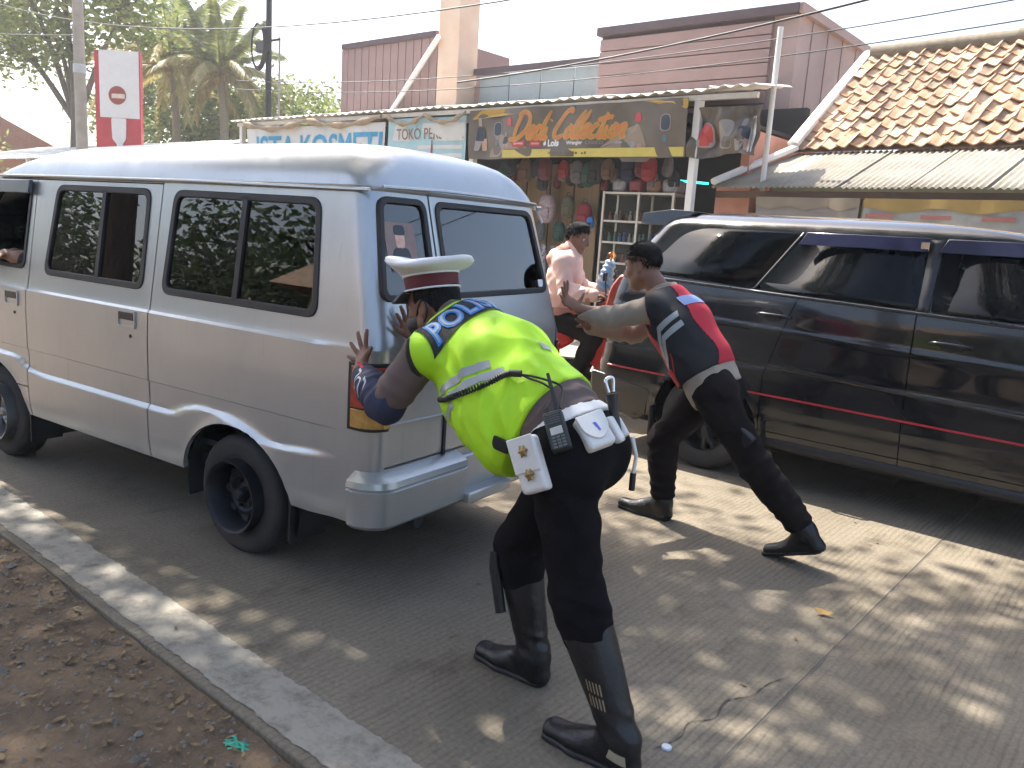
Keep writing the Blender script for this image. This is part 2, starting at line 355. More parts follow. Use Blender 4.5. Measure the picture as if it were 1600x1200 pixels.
# ---------------------------------------------------------------- lofted vehicle shells
def ring_pts(T, z, nS, nC, nR, nF, off=None):
    hw, xr, xf, rr, rf = interp(T, z)
    pts = []
    for i in range(nS+1):
        x = (xf-rf)+((xr+rr)-(xf-rf))*i/nS; pts.append((x, hw, z, 1))
    for k in range(1, nC):
        a = math.pi/2*k/nC; pts.append((xr+rr-rr*math.sin(a), hw-rr+rr*math.cos(a), z, math.cos(a)))
    for i in range(nR+1):
        pts.append((xr, (hw-rr)*(1-2*i/nR), z, 0))
    for k in range(1, nC):
        a = math.pi/2*k/nC; pts.append((xr+rr-rr*math.cos(a), -(hw-rr)-rr*math.sin(a), z, -math.sin(a)))
    for i in range(nS+1):
        x = (xr+rr)+((xf-rf)-(xr+rr))*i/nS; pts.append((x, -hw, z, -1))
    for k in range(1, nC):
        a = math.pi/2*k/nC; pts.append((xf-rf+rf*math.sin(a), -(hw-rf)-rf*math.cos(a), z, -math.cos(a)))
    for i in range(nF+1):
        pts.append((xf, (hw-rf)*(-1+2*i/nF), z, 0))
    for k in range(1, nC):
        a = math.pi/2*k/nC; pts.append((xf-rf+rf*math.cos(a), (hw-rf)+rf*math.sin(a), z, math.sin(a)))
    out = []
    for x, y, z_, s in pts:
        if off and s: y += s*off(x, z_)
        out.append((x, y, z_))
    return out
def loft(T, zs, nS, nC=6, nR=20, nF=12, off=None):
    b = bmesh.new(); prev = None
    for z in zs:
        cur = [b.verts.new(p) for p in ring_pts(T, z, nS, nC, nR, nF, off)]
        if prev:
            n = len(cur)
            for i in range(n): b.faces.new((prev[i], prev[(i+1) % n], cur[(i+1) % n], cur[i]))
        prev = cur
    b.faces.new(prev)
    bmesh.ops.recalc_face_normals(b, faces=b.faces)
    return b
def to_obj(b, name='tmp'):
    me = bpy.data.meshes.new(name); b.to_mesh(me); b.free(); o = bpy.data.objects.new(name, me); col.objects.link(o); return o
def eval_mesh(o):
    dg = bpy.context.evaluated_depsgraph_get(); dg.update()
    return bpy.data.meshes.new_from_object(o.evaluated_get(dg), depsgraph=dg)
def shell_cut(b, thick, cutter_mb):
    o = to_obj(b); s = o.modifiers.new('s', 'SOLIDIFY'); s.thickness = thick; s.offset = -1
    cm = cutter_mb.mesh('cut')
    bb = bmesh.new(); bb.from_mesh(cm); bmesh.ops.recalc_face_normals(bb, faces=bb.faces); bb.to_mesh(cm); bb.free()
    c = bpy.data.objects.new('cut', cm); col.objects.link(c)
    bo = o.modifiers.new('b', 'BOOLEAN'); bo.operation = 'DIFFERENCE'; bo.solver = 'MANIFOLD'; bo.object = c
    me = eval_mesh(o); print('SHELL', len(me.polygons))
    bpy.data.objects.remove(o); bpy.data.objects.remove(c)
    return me
def split_gap(b, co, no, test, gap):
    # opens a thin panel gap where the plane crosses the faces that pass the test
    no = Vector(no).normalized()
    for s in (-.5, .5):
        g = [f for f in b.faces if test(f.calc_center_median())]
        es = set(e for f in g for e in f.edges); vs_ = set(v for f in g for v in f.verts)
        bmesh.ops.bisect_plane(b, geom=list(vs_)+list(es)+g, plane_co=Vector(co)+no*gap*s, plane_no=no, dist=1e-6)
    kill = [f for f in b.faces if test(f.calc_center_median()) and abs((f.calc_center_median()-Vector(co)).dot(no)) < gap*.5]
    bmesh.ops.delete(b, geom=kill, context='FACES')
def take(b, test, name, mat, parent, smooth=28):
    fs = [f for f in b.faces if test(f.calc_center_median())]
    if not fs: return None
    d = bmesh.new(); mp = {}
    for f in fs:
        vv = []
        for v in f.verts:
            if v not in mp: mp[v] = d.verts.new(v.co)
            vv.append(mp[v])
        try: d.faces.new(vv)
        except ValueError: pass
    bmesh.ops.delete(b, geom=fs, context='FACES')
    me = bpy.data.meshes.new(name); d.to_mesh(me); d.free()
    return link(name, me, mat, parent, smooth)
def wheel(parent, x, y, r, wd, side, rim_mat, style='steel'):
    # axle along local Y; side +1 means the outer face looks to +Y
    e = empty('wheel', (x, y, r), parent=parent)
    Mx = Matrix.Rotation(R(-90)*side, 4, 'X')
    rr = r*.60
    t = MB(); t.lathe([(rr, -wd*.42), (rr+.02, -wd*.5), (r*.9, -wd*.5), (r*.97, -wd*.42), (r, -wd*.3), (r*.993, -wd*.1), (r*.985, -wd*.09), (r*.985, -wd*.06), (r, -wd*.05), (r, wd*.05), (r*.985, wd*.06), (r*.985, wd*.09), (r*.993, wd*.1), (r, wd*.3), (r*.97, wd*.42), (r*.9, wd*.5), (r*.82, wd*.515), (r*.72, wd*.5), (rr+.012, wd*.47), (rr, wd*.42)], 48, Mx, close=True)
    t.build('tyre', M_tyre, e, smooth=40)
    m_ = MB(); q = rr
    if style == 'steel':
        m_.lathe([(.0, .0), (q*.22, .0), (q*.24, -.012), (q*.42, -.02), (q*.5, -.008), (q*.78, -.03), (q*.88, -.055), (q*.92, wd*.36), (q*.98, wd*.44), (q*1.02, wd*.45), (q*1.02, -wd*.4), (0, -wd*.4)], 40, Mx @ Matrix.Translation((0, 0, wd*.36)))
        rim = m_.build('rim', rim_mat, e, smooth=35)
        for k in range(8):
            h = MB(); a = k*math.pi/4; p = Mx @ Vector((q*.68*math.cos(a), q*.68*math.sin(a), wd*.36-.018))
            Mh = Matrix.Translation(p) @ Mx @ Matrix.Rotation(a, 4, 'Z')
            h.lathe([(.001, .001), (.022, .001), (.024, -.004)], 10, Mh).build('vent_hole', M_dark, rim)
        h = MB()
        for k in range(5):
            a = k*math.pi*.4; p = Mx @ Vector((q*.36*math.cos(a), q*.36*math.sin(a), wd*.36-.012))
            h.lathe([(.009, -.01), (.009, .012), (.005, .016)], 6, Matrix.Translation(p) @ Mx)
        h.lathe([(q*.2, 0), (q*.18, .02), (q*.12, .03), (.001, .031)], 20, Mx @ Matrix.Translation((0, 0, wd*.36)))
        h.build('wheel_nut', rim_mat, rim, smooth=40)
    else:
        m_.lathe([(q*.9, -wd*.4), (q*.93, wd*.3), (q*1.0, wd*.45), (q*1.03, wd*.45), (q*1.02, -wd*.4)], 40, Mx, close=True)
        m_.lathe([(.001, wd*.34), (q*.2, wd*.34), (q*.22, wd*.2), (.001, wd*.2)], 20, Mx)
        for k in range(5):
            for s in (-1, 1):
                a = k*math.pi*.4+s*.13; ca, sa = math.cos(a), math.sin(a)
                m_.tube([Mx @ Vector((q*.15*ca, q*.15*sa, wd*.3)), Mx @ Vector((q*.55*ca, q*.55*sa, wd*.33)), Mx @ Vector((q*.94*math.cos(k*math.pi*.4+s*.2), q*.94*math.sin(k*math.pi*.4+s*.2), wd*.28))], [.028, .022, .024], 6)
        rim = m_.build('rim', rim_mat, e, smooth=40)
        h = MB(); h.lathe([(.001, -.01), (q*.7, -.01), (q*.7, -.03), (.001, -.03)], 24, Mx); h.build('brake_disc', M_steel, rim)
    return e

# ---------------------------------------------------------------- silver van
VAN_A = R(186.1); VAN_O = (-3.172+.1063*-.68, 1.984-.9943*-.68, 0)
van = empty('minivan', VAN_O, VAN_A)
tag(van, 'old silver minivan being pushed along the road by two officers', 'van')
K = .14
def v_hw(z):
    if z <= 1.06: return float(np.interp(z, [.33, .38, .45, .585, .72, .9, 1.06], [.682, .695, .70, .703, .705, .706, .702]))
    return .700-K*(z-1.06)
VT = []
for z in (.33, .36, .42, .5, .585, .65, .72, .9, 1.0, 1.06): VT.append((z, v_hw(z), float(np.interp(z, [.33, .45, .6, 1.06], [-.765, -.785, -.80, -.80])), float(np.interp(z, [.33, .6, .95, 1.06], [2.86, 2.93, 2.92, 2.89])), .085, .16))
for z in (1.08, 1.2, 1.4, 1.6, 1.672): VT.append((z, v_hw(z), -.80+.25*max(0, z-1.08), float(np.interp(z, [1.06, 1.68], [2.88, 2.46])), .095, .17))
VT += [(1.680, .625, -.665, 2.46, .10, .18), (1.690, .627, -.668, 2.45, .10, .18), (1.692, .612, -.652, 2.43, .10, .18), (1.72, .605, -.642, 2.36, .11, .2), (1.76, .585, -.625, 2.25, .14, .24), (1.80, .55, -.60, 2.12, .17, .27), (1.835, .50, -.565, 1.97, .2, .28), (1.86, .435, -.51, 1.8, .22, .28), (1.88, .35, -.43, 1.55, .22, .26), (1.895, .25, -.30, 1.2, .2, .2), (1.902, .14, -.1, .9, .12, .12), (1.905, .05, .1, .7, .04, .04)]
def crease_z(x): return float(np.interp(x, [-.6, -.45, -.25, -.14, -.03, .1, .30, .42, .5, .6, 1.7, 1.86, 2.0, 2.6], [.60, .595, .575, .585, .62, .65, .655, .625, .588, .585, .585, .60, .66, .67]))
def van_off(x, z):
    if z > 1.2: return 0
    fade = max(0, min(1, (x+.56)/.12))
    o = .010*fade*max(0, min(1, (1.064-z)/.012))
    o -= .006*max(0, min(1, (.722-z)/.006))*fade
    o += .016*fade*max(0, min(1, (crease_z(x)+.012-z)/.02))
    for xc in (0.05, 2.28):
        d = math.hypot(x-xc, z-.28)
        o += .012*math.exp(-((d-.33)/.035)**2)
    return o
zs = sorted(set([round(z, 4) for z in list(np.arange(.33, 1.67, .03))+list(np.arange(.555, .685, .009))+[.712, .716, .719, .722, .726]+[1.048, 1.052, 1.056, 1.060, 1.064, 1.07]+[t[0] for t in VT if t[0] >= 1.6]+[1.74, 1.78, 1.82]]))
vb = loft(VT, zs, 84, 7, 24, 12, van_off)
cut = MB()
W1 = [(.772, 1.152), (1.715, 1.152), (1.655, 1.643), (.785, 1.643)]
W2 = [(-.452, 1.150), (.622, 1.150), (.60, 1.643), (-.395, 1.637)]
W0 = [(1.925, 1.165), (2.60, 1.165), (2.30, 1.643), (1.915, 1.643)]
RQ = [(.640, 1.245), (.300, 1.245), (.292, 1.690), (.575, 1.690)]          # (y, z) on the rear
RT = [(.238, 1.245), (-.585, 1.255), (-.520, 1.680), (.235, 1.690)]
RQ = [(y, min(z, 1.655)) for y, z in RQ]; RT = [(y, min(z, 1.655)) for y, z in RT]
for s in (1, -1):
    for Wp in (W1, W2, W0):
        cut.prism(rpoly(inset(Wp, .012), .06), lambda x, z: (x, s*(v_hw(z)-.1), z), lambda x, z: (x, s*(v_hw(z)+.1), z))
for Wp in (RQ, RT): cut.prism(rpoly(inset(Wp, .012), .05), lambda y, z: (-.80+.25*(z-1.08)+.06, y, z), lambda y, z: (-1.1, y, z))
WS = [(-.60, 1.13), (.60, 1.13), (.53, 1.64), (-.53, 1.64)]
cut.prism(rpoly(WS, .08), lambda y, z: (2.88-.677*(z-1.06)-.08, y, z), lambda y, z: (3.3, y, z))
for xc in (.05, 2.28):
    arch = [(xc+.345*math.cos(a)*1.12, .28+.345*math.sin(a)*.98) for a in np.linspace(-.35, math.pi+.35, 25)]+[(xc-.36, .1), (xc+.36, .1)]
    for s in (1, -1): cut.prism(arch, lambda x, z: (x, s*.42, z), lambda x, z: (x, s*.95, z))
me = shell_cut(vb, .022, cut)
vb = bmesh.new(); vb.from_mesh(me)
up_ = lambda c: c.z < 1.676
for s in (1, -1):
    sd = lambda c, s=s: c.y*s > .55 and c.z < 1.677 and c.x > -.7
    split_gap(vb, (.697, 0, 0), (1, 0, 0), sd, .007)
    split_gap(vb, (1.872, 0, 0), (1, 0, 0), sd, .007)
    split_gap(vb, (2.72, 0, 0), (1, 0, 0), sd, .006)
    split_gap(vb, (0, 0, 1.666), (0, 0, 1), lambda c, s=s: sd(c) and .69 < c.x < 2.73, .006)
    split_gap(vb, (0, 0, .50), (0, 0, 1), lambda c, s=s: sd(c) and 1.875 < c.x < 2.72, .006)
rearf = lambda c: c.x < -.55 and abs(c.y) < .62 and .56 < c.z < 1.676
split_gap(vb, (0, .268, 0), (0, 1, 0), rearf, .010)
split_gap(vb, (0, 0, .58), (0, 0, 1), lambda c: c.x < -.7 and abs(c.y) < .63 and c.z < .7, .008)
split_gap(vb, (0, -.628, 0), (0, 1, 0), lambda c: c.x < -.55 and c.y < -.4 and .57 < c.z < 1.676, .008)
left = van
d1 = take(vb, lambda c: c.y > .5 and .7 < c.x < 1.8725 and c.z < 1.664, 'sliding_door', M_silver, van)
d0 = take(vb, lambda c: c.y > .5 and 1.8725 < c.x < 2.72 and .5 < c.z < 1.664, 'front_door', M_silver, van)
d0r = take(vb, lambda c: c.y < -.5 and 1.8725 < c.x < 2.72 and .5 < c.z < 1.664, 'front_door', M_silver, van)
d1r = take(vb, lambda c: c.y < -.5 and .7 < c.x < 1.8725 and c.z < 1.664, 'sliding_door', M_silver, van)
tg = take(vb, lambda c: c.x < -.55 and -.628 < c.y < .268 and .58 < c.z < 1.676, 'tailgate', M_silver, van)
me2 = bpy.data.meshes.new('body'); vb.to_mesh(me2); vb.free()
body = link('body', me2, M_silver, van, 28)
# windows
def sidefn(s, d): return lambda x, z: (x, s*(v_hw(z)+d), z)
def rearx(z): return -.80+.25*max(0, z-1.08)
def rearfn(d): return lambda y, z: (rearx(z)-d, y, z)
def window(parent, Wp, fa, fb, fg0, fg1, panes, mull, rad=.065, fw=.032, gm=None):
    o_ = rpoly(Wp, rad); i_ = rpoly(inset(Wp, fw), rad*.7)
    fr = MB().ring(o_, i_, fa, fb).build('window_seal', M_black_rubber, parent, bevel=.004)
    for Pp in panes: MB().prism(Pp, fg0, fg1).build('window_pane', gm or M_glass, fr, fix=True)
    for q in mull: MB().prism(q, fa, fb).build('mullion', M_black_rubber, fr)
for s, pd1, pd0 in ((1, d1, d0), (-1, d1r, d0r)):
    fa, fb = sidefn(s, -.016), sidefn(s, .006); g0, g1 = sidefn(s, -.010), sidefn(s, -.006)
    for Wp, mx, pr in ((W1, 1.188, pd1), (W2, .078, van)):
        ii = inset(Wp, .02)
        window(pr, Wp, fa, fb, g0, g1, [rpoly(ii, .04)], [[(mx-.016, Wp[0][1]+.02), (mx+.016, Wp[0][1]+.02), (mx+.016, 1.625), (mx-.016, 1.625)]])
    fr = MB().ring(rpoly(W0, .05), rpoly(inset(W0, .025), .035), fa, fb).build('window_seal', M_black_rubber, pd0, bevel=.004)
    # the driver's pane is wound down: only its top edge guide and a rain visor show
    if s == -1: MB().prism(rpoly(inset(W0, .02), .03), g0, g1).build('window_pane', M_glass, fr)
    vis = MB(); vis.prism([(1.90, 1.585), (2.35, 1.585), (2.32, 1.66), (1.90, 1.66)], sidefn(s, .012), sidefn(s, .035)); vis.build('rain_visor', pm('smoked_visor', (.05, .06, .08), .2, spec=.7), pd0, bevel=.006)
fa, fb, g0, g1 = rearfn(-.016), rearfn(.007), rearfn(-.010), rearfn(-.006)
window(van, RQ, fa, fb, g0, g1, [rpoly(inset(RQ, .02), .04)], [], .055, .026, gm=M_glass_r)
window(tg, RT, fa, fb, g0, g1, [rpoly(inset(RT, .02), .04)], [], .055, .026, gm=M_glass_r)
wsx = lambda z: float(np.interp(z, [1.06, 1.68], [2.88, 2.46]))
window(van, WS, lambda y, z: (wsx(z)-.02, y, z), lambda y, z: (wsx(z)+.005, y, z), lambda y, z: (wsx(z)-.012, y, z), lambda y, z: (wsx(z)-.007, y, z), [rpoly(inset(WS, .02), .06)], [], .08, .03)
# recessed panel under the rear quarter window, drip rails, handles
for s in (1, -1):
    MB().tube([(-.66, s*(v_hw(1.672)+.012), 1.674), (.5, s*(v_hw(1.68)+.016), 1.684), (1.6, s*(v_hw(1.68)+.016), 1.684), (2.3, s*(v_hw(1.68)+.013), 1.68)], .008, 6).build('drip_rail', M_silver, van, smooth=60)
MB().tube([(-.668, .56, 1.690), (-.674, .2, 1.700), (-.674, -.2, 1.700), (-.666, -.56, 1.690), (-.63, -.625, 1.668), (-.66, -.645, 1.60)], .007, 6).build('drip_rail', M_silver, van, smooth=60)
for pr, hx, hz in ((d1, .87, 1.005), (d0, 2.03, 1.0)):
    h = MB().ring(rpoly([(hx-.075, hz-.045), (hx+.075, hz-.045), (hx+.075, hz+.04), (hx-.075, hz+.04)], .012, 3), rpoly([(hx-.066, hz-.036), (hx+.066, hz-.036), (hx+.066, hz+.032), (hx-.066, hz+.032)], .01, 3), sidefn(1, .006), sidefn(1, .018)).build('handle', M_silver, pr)
    MB().prism([(hx-.066, hz-.006), (hx+.066, hz-.006), (hx+.066, hz+.032), (hx-.066, hz+.032)], sidefn(1, .005), sidefn(1, .020)).build('handle_pull', M_black_plastic, h, bevel=.004)
    MB().lathe([(.001, .0), (.009, .0), (.009, .004), (.001, .005)], 12, Matrix.Translation((hx-.03, v_hw(.93)+.010, hz-.085)) @ Matrix.Rotation(R(-90), 4, 'X')).build('key_lock', M_black_plastic, h)
# tail lamps that wrap the corner
def cornerpts(z, s, d, x0, y1, n=10):
    hw, xr, xf, rr, rf = interp(VT, z); hw += .004; out = [(x0, s*(hw+d), z)]
    for k in range(n+1):
        a = math.pi/2*k/n; out.append((xr+rr-(rr+d)*math.sin(a), s*(hw-rr+(rr+d)*math.cos(a)), z))
    out.append((xr-d, s*y1, z)); return out
def wrap_patch(s, zlist, x0, y1, d, name, mat, parent, bevel=.004, d0=-.01):
    m_ = MB(); rows = [cornerpts(z, s, d, x0, y1) for z in zlist]; inn = [cornerpts(z, s, d0, x0, y1) for z in zlist]
    n = len(rows[0]); nz = len(zlist)
    for rws in (rows, inn):
        b0 = len(m_.v)
        for r_ in rws: m_.v += r_
        for j in range(nz-1):
            for i in range(n-1): m_.f.append((b0+j*n+i, b0+j*n+i+1, b0+(j+1)*n+i+1, b0+(j+1)*n+i))
    o2 = nz*n
    for j in range(nz-1):
        m_.f.append((j*n, (j+1)*n, o2+(j+1)*n, o2+j*n)); m_.f.append((j*n+n-1, (j+1)*n+n-1, o2+(j+1)*n+n-1, o2+j*n+n-1))
    for i in range(n-1):
        m_.f.append((i, i+1, o2+i+1, o2+i)); q = (nz-1)*n; m_.f.append((q+i, q+i+1, o2+q+i+1, o2+q+i))
    return m_.build(name, mat, parent, smooth=40, bevel=bevel)
for s in (1, -1):
    L_ = wrap_patch(s, [.735, .82, .92, 1.01], -.66, .652, .006, 'tail_light', M_black_plastic, van)
    wrap_patch(s, [.83, .90, .995], -.682, .662, .012, 'red_lens', M_red_lens, L_, .003)
    am = wrap_patch(s, [.748, .79, .824], -.682, .662, .012, 'amber_lens', M_amber_lens, L_, .003)
# lower crease on the tail, handle recess, dark strip at the door gap
MB().tube([(-.803, .62, .757), (-.806, .28, .754)], .006, 6).build('rear_crease', M_silver, van, smooth=60)
MB().box((-.802, .268, .665), (.012, .018, .19)).build('door_strip', M_black_rubber, van)
MB().tube([(-.803, .25, .757), (-.806, -.60, .754)], .006, 6).build('rear_crease', M_silver, van, smooth=60)
# rear bumper: two box corners and a lower step plate
def bumper_corner(s):
    m_ = MB()
    for z, d in ((.335, .020), (.355, .042), (.44, .050), (.50, .053), (.508, .044), (.516, .055), (.54, .049), (.556, .025)):
        r_ = cornerpts(.5, s, d, -.705, .16); m_.v += [(p[0]-.02*min(1, max(0, (-.70-p[0])/.1)), p[1]*(1+0*z), z-.05*max(0, (-.6-p[0]))*.2) for p in r_]
    n = len(cornerpts(.5, s, .1, -.705, .16)); nz = 8
    for j in range(nz-1):
        for i in range(n-1): m_.f.append((j*n+i, j*n+i+1, (j+1)*n+i+1, (j+1)*n+i))
    top = len(m_.v); m_.v += [(p[0], p[1], .57) for p in cornerpts(.5, s, .0, -.705, .16)]
    for i in range(n-1): m_.f.append((7*n+i, 7*n+i+1, top+i+1, top+i))
    bt = len(m_.v); m_.v += [(p[0], p[1], .335) for p in cornerpts(.5, s, -.02, -.705, .16)]
    for i in range(n-1): m_.f.append((i, i+1, bt+i+1, bt+i))
    m_.f.append(tuple(j*n+n-1 for j in range(8))+(top+n-1, bt+n-1)); m_.f.append(tuple(j*n for j in range(8))+(top, bt))
    return m_.build('bumper', M_silver, van, smooth=30)
for s in (1, -1): bumper_corner(s)
MB().box((-.835, 0, .36), (.10, .33, .05)).box((-.80, 0, .46), (.03, .33, .16)).build('bumper_step', M_silver, van, bevel=.008)
MB().box((-.775, 0, .345), (.10, 1.25, .03)).build('bumper_beam', M_black_plastic, van, bevel=.005)
# front bumper, lamps, grille
MB().tube([(2.60, .70, .45), (2.90, .66, .45), (2.985, .5, .45), (3.0, 0, .45), (2.985, -.5, .45), (2.90, -.66, .45), (2.60, -.70, .45)], .09, 8, flat=1.2).build('front_bumper', M_black_plastic, van, smooth=40)
for s in (1, -1): MB().box((2.925, s*.5, .80), (.04, .24, .16)).build('headlight', pm('lamp_glass', (.5, .52, .55), .1, spec=.8), van, bevel=.02)
MB().box((2.93, 0, .80), (.03, .7, .12)).build('grille', M_black_plastic, van, bevel=.01)
for s in (1, -1):
    mi = MB(); mi.box((2.60, s*.80, 1.24), (.06, .16, .22)); mi.tube([(2.55, s*.68, 1.15), (2.60, s*.78, 1.20)], .012, 6); mi.build('wing_mirror', M_black_plastic, van, bevel=.02)
# wheels, mud flap, underside
for x, s, st_ in ((.05, 1, 'steel'), (.05, -1, 'steel'), (2.28, 1, 'steel'), (2.28, -1, 'steel')):
    wheel(van, x, s*.605, .28, .165, s, M_steel if x < 1 else M_rim_silver, st_)
for s in (1, -1):
    MB().box((-.315, s*.60, .28), (.012, .2, .26)).build('mud_flap', M_black_rubber, van)
    MB().box((1.93, s*.60, .28), (.012, .18, .24)).build('mud_flap', M_black_rubber, van)
un = MB(); un.box((1.05, 0, .36), (3.5, 1.20, .06)); un.box((1.05, .3, .28), (2.6, .06, .1)); un.box((1.05, -.3, .28), (2.6, .06, .1)); un.tube([(.05, -.6, .28), (.05, .6, .28)], .04, 8); un.tube([(2.28, -.6, .28), (2.28, .6, .28)], .03, 8); un.tube([(1.4, .1, .25), (-.75, .35, .27)], .03, 8)
un.build('chassis', M_dark, van)
for xc in (.05, 2.28):
    for s in (1, -1):
        aw = MB(); aw.grid(lambda u, v: (xc+.40*math.cos(R(-15)+u*R(210)), s*(.40+.27*v), .28+.36*math.sin(R(-15)+u*R(210))), 14, 2)
        aw.build('wheel_well', M_dark, van, smooth=60)
# cabin: floor, dashboard, two rows of seats with headrests
MB().box((1.0, 0, .47), (3.3, 1.28, .03)).build('cabin_floor', M_dark, van)
MB().box((2.62, 0, 1.0), (.35, 1.2, .2)).build('dashboard', M_dark, van, bevel=.05)
def seat(x, y, wd, hr=True, face=1):
    e = empty('seat', (x, y, .48), 0, van)
    MB().box((.0, 0, .25), (.48, wd, .16)).build('cushion', M_seat, e, bevel=.05, seg=3)
    MB().box((0, 0, .58), (.13, wd, .62), Matrix.Translation((-.24*face, 0, .02)) @ Matrix.Rotation(-.18*face, 4, 'Y')).build('backrest', M_seat, e, bevel=.06, seg=3)
    if hr:
        for k in ([0] if wd < .7 else [-wd*.3, wd*.3]): MB().box((-.39*face, k, .98), (.10, .26, .20)).build('headrest', M_seat, e, bevel=.04, seg=3)
for yy in (.33, -.33): seat(1.95, yy, .46)
seat(.95, 0, 1.1); seat(.10, -.0, 1.15)
st_ = MB(); st_.tube([(2.32+.17*math.sin(a)*.4, -.33+.17*math.cos(a), 1.08+.17*math.sin(a)*.9) for a in np.linspace(0, 2*math.pi, 25)], .014, 6, caps=False); st_.tube([(2.33, -.33, 1.08), (2.55, -.33, .95)], .02, 6)
st_.build('steering_wheel', M_black_plastic, van, smooth=60)
# portrait sticker on the rear quarter pane and a small label in the tail glass corner
pq = lambda d: (lambda y, z: (rearx(z)-d, y, z))
stk = MB().prism([(.565, 1.40), (.385, 1.40), (.385, 1.555), (.565, 1.555)], pq(-.0045), pq(-.004)).build('portrait_sticker', pm('sticker_backing', (.20, .13, .12), .5, c2=(.28, .2, .18), scale=12), van)
MB().prism(rpoly([(.505, 1.452), (.452, 1.452), (.450, 1.525), (.507, 1.525)], .026), pq(-.0038), pq(-.003)).build('sticker_face', pm('print_skin', (.55, .28, .20), .5, c2=(.8, .55, .45), scale=30), stk)
MB().prism(rpoly([(.514, 1.505), (.443, 1.505), (.447, 1.545), (.51, 1.545)], .02), pq(-.0030), pq(-.0024)).build('sticker_hair', pm('print_dark', (.03, .04, .05), .5), stk)
MB().prism(rpoly([(.555, 1.36), (.41, 1.36), (.435, 1.455), (.522, 1.455)], .02), pq(-.0038), pq(-.003)).build('sticker_shirt', pm('print_dark', (.03, .04, .05), .5), stk)
MB().prism(rpoly([(-.505, 1.285), (-.565, 1.285), (-.565, 1.32), (-.505, 1.32)], .006), pq(.003), pq(.004)).build('glass_label', M_white_cloth, tg)

# ---------------------------------------------------------------- black people carrier (oncoming lane, nose to the right)
CAR_O = (-2.50, 5.985, 0)
car = empty('people_carrier', CAR_O, 0)
tag(car, 'glossy black people carrier with a thin red stripe along its side', 'car')
def c_hw(z): return float(np.interp(z, [.24, .30, .42, .62, .82, 1.0, 1.15, 1.25, 1.32, 1.66, 1.70], [.80, .845, .868, .880, .885, .880, .868, .850, .832, .700, .680]))
CT = []
for z in (.24, .30, .42, .52, .62, .72, .82, .90):
    CT.append((z, c_hw(z), float(np.interp(z, [.24, .36, .6, .66, .90], [-.86, -.95, -.965, -.925, -.915])), float(np.interp(z, [.24, .45, .75, .9], [3.50, 3.60, 3.56, 3.40])), .17, .3))
CT += [(1.0, c_hw(1.0), -.905, 3.05, .16, .28), (1.08, c_hw(1.08), -.895, 2.72, .16, .25), (1.15, c_hw(1.15), -.88, 2.52, .15, .22), (1.25, c_hw(1.25), -.855, 2.36, .15, .2), (1.32, c_hw(1.32), -.83, 2.24, .15, .2), (1.5, c_hw(1.5), -.72, 2.09, .16, .2), (1.66, c_hw(1.66), -.62, 1.95, .17, .2), (1.70, .675, -.59, 1.83, .18, .22), (1.73, .62, -.56, 1.64, .2, .24), (1.755, .53, -.50, 1.38, .22, .24), (1.772, .41, -.40, 1.08, .22, .22), (1.782, .27, -.25, .8, .18, .18), (1.787, .1, -.05, .45, .08, .08)]
def car_off(x, z):
    o = .006*max(0, min(1, (.79+.03*(-x)*.3-z)/.02))*(1 if z > .5 else 0)
    o += .006*math.exp(-((z-(1.045-.035*x))/.02)**2)
    for xc in (0, 2.75):
        d = math.hypot(x-xc, z-.33); o += .016*math.exp(-((d-.39)/.04)**2)
    return o
zs = sorted(set([round(z, 4) for z in list(np.arange(.24, 1.66, .03))+[t[0] for t in CT if t[0] >= 1.6]+list(np.arange(.74, .84, .01))+list(np.arange(.96, 1.12, .01))]))
cb = loft(CT, zs, 90, 7, 20, 14, car_off)
cut = MB()
for xc in (0, 2.75):
    arch = [(xc+.375*math.cos(a)*1.04, .33+.375*math.sin(a)) for a in np.linspace(-.3, math.pi+.3, 25)]+[(xc-.40, .05), (xc+.40, .05)]
    for s in (1, -1): cut.prism(arch, lambda x, z: (x, s*.50, z), lambda x, z: (x, s*1.1, z))
me = shell_cut(cb, .02, cut)
cb = bmesh.new(); cb.from_mesh(me)
for s in (1, -1):
    sd = lambda c, s=s: c.y*s > .6 and .30 < c.z < 1.30 and -.5 < c.x < 2.45
    split_gap(cb, (.36, 0, .6), (1, 0, -.30), lambda c, s=s: sd(c) and c.z > .72 and c.x < 1, .006)
    split_gap(cb, (.40, 0, .6), (1, 0, 0), lambda c, s=s: sd(c) and c.z <= .72 and c.x < 1, .006)
    split_gap(cb, (1.285, 0, 0), (1, 0, .02), sd, .007)
    split_gap(cb, (2.28, 0, 0), (1, 0, .05), sd, .007)
    split_gap(cb, (0, 0, .36), (0, 0, 1), lambda c, s=s: sd(c) and .40 < c.x < 2.3, .006)
split_gap(cb, (0, 0, .70), (0, 0, 1), lambda c: c.x < -.7 and abs(c.y) < .60, .007)
cparts = {}
for s in (1, -1):
    cparts[s, 'rear_door'] = take(cb, lambda c, s=s: c.y*s > .6 and .36 < c.z < 1.30 and c.x < 1.285 and c.x > (.40 if c.z <= .72 else .36+.30*(c.z-.6)), 'rear_door', M_blackpaint, car)
    cparts[s, 'front_door'] = take(cb, lambda c, s=s: c.y*s > .6 and .36 < c.z < 1.30 and 1.285 < c.x < 2.27, 'front_door', M_blackpaint, car)
me2 = bpy.data.meshes.new('body'); cb.to_mesh(me2); cb.free()
link('body', me2, M_blackpaint, car, 30)
def cside(s, d): return lambda x, z: (x, s*(c_hw(z)+d), z)
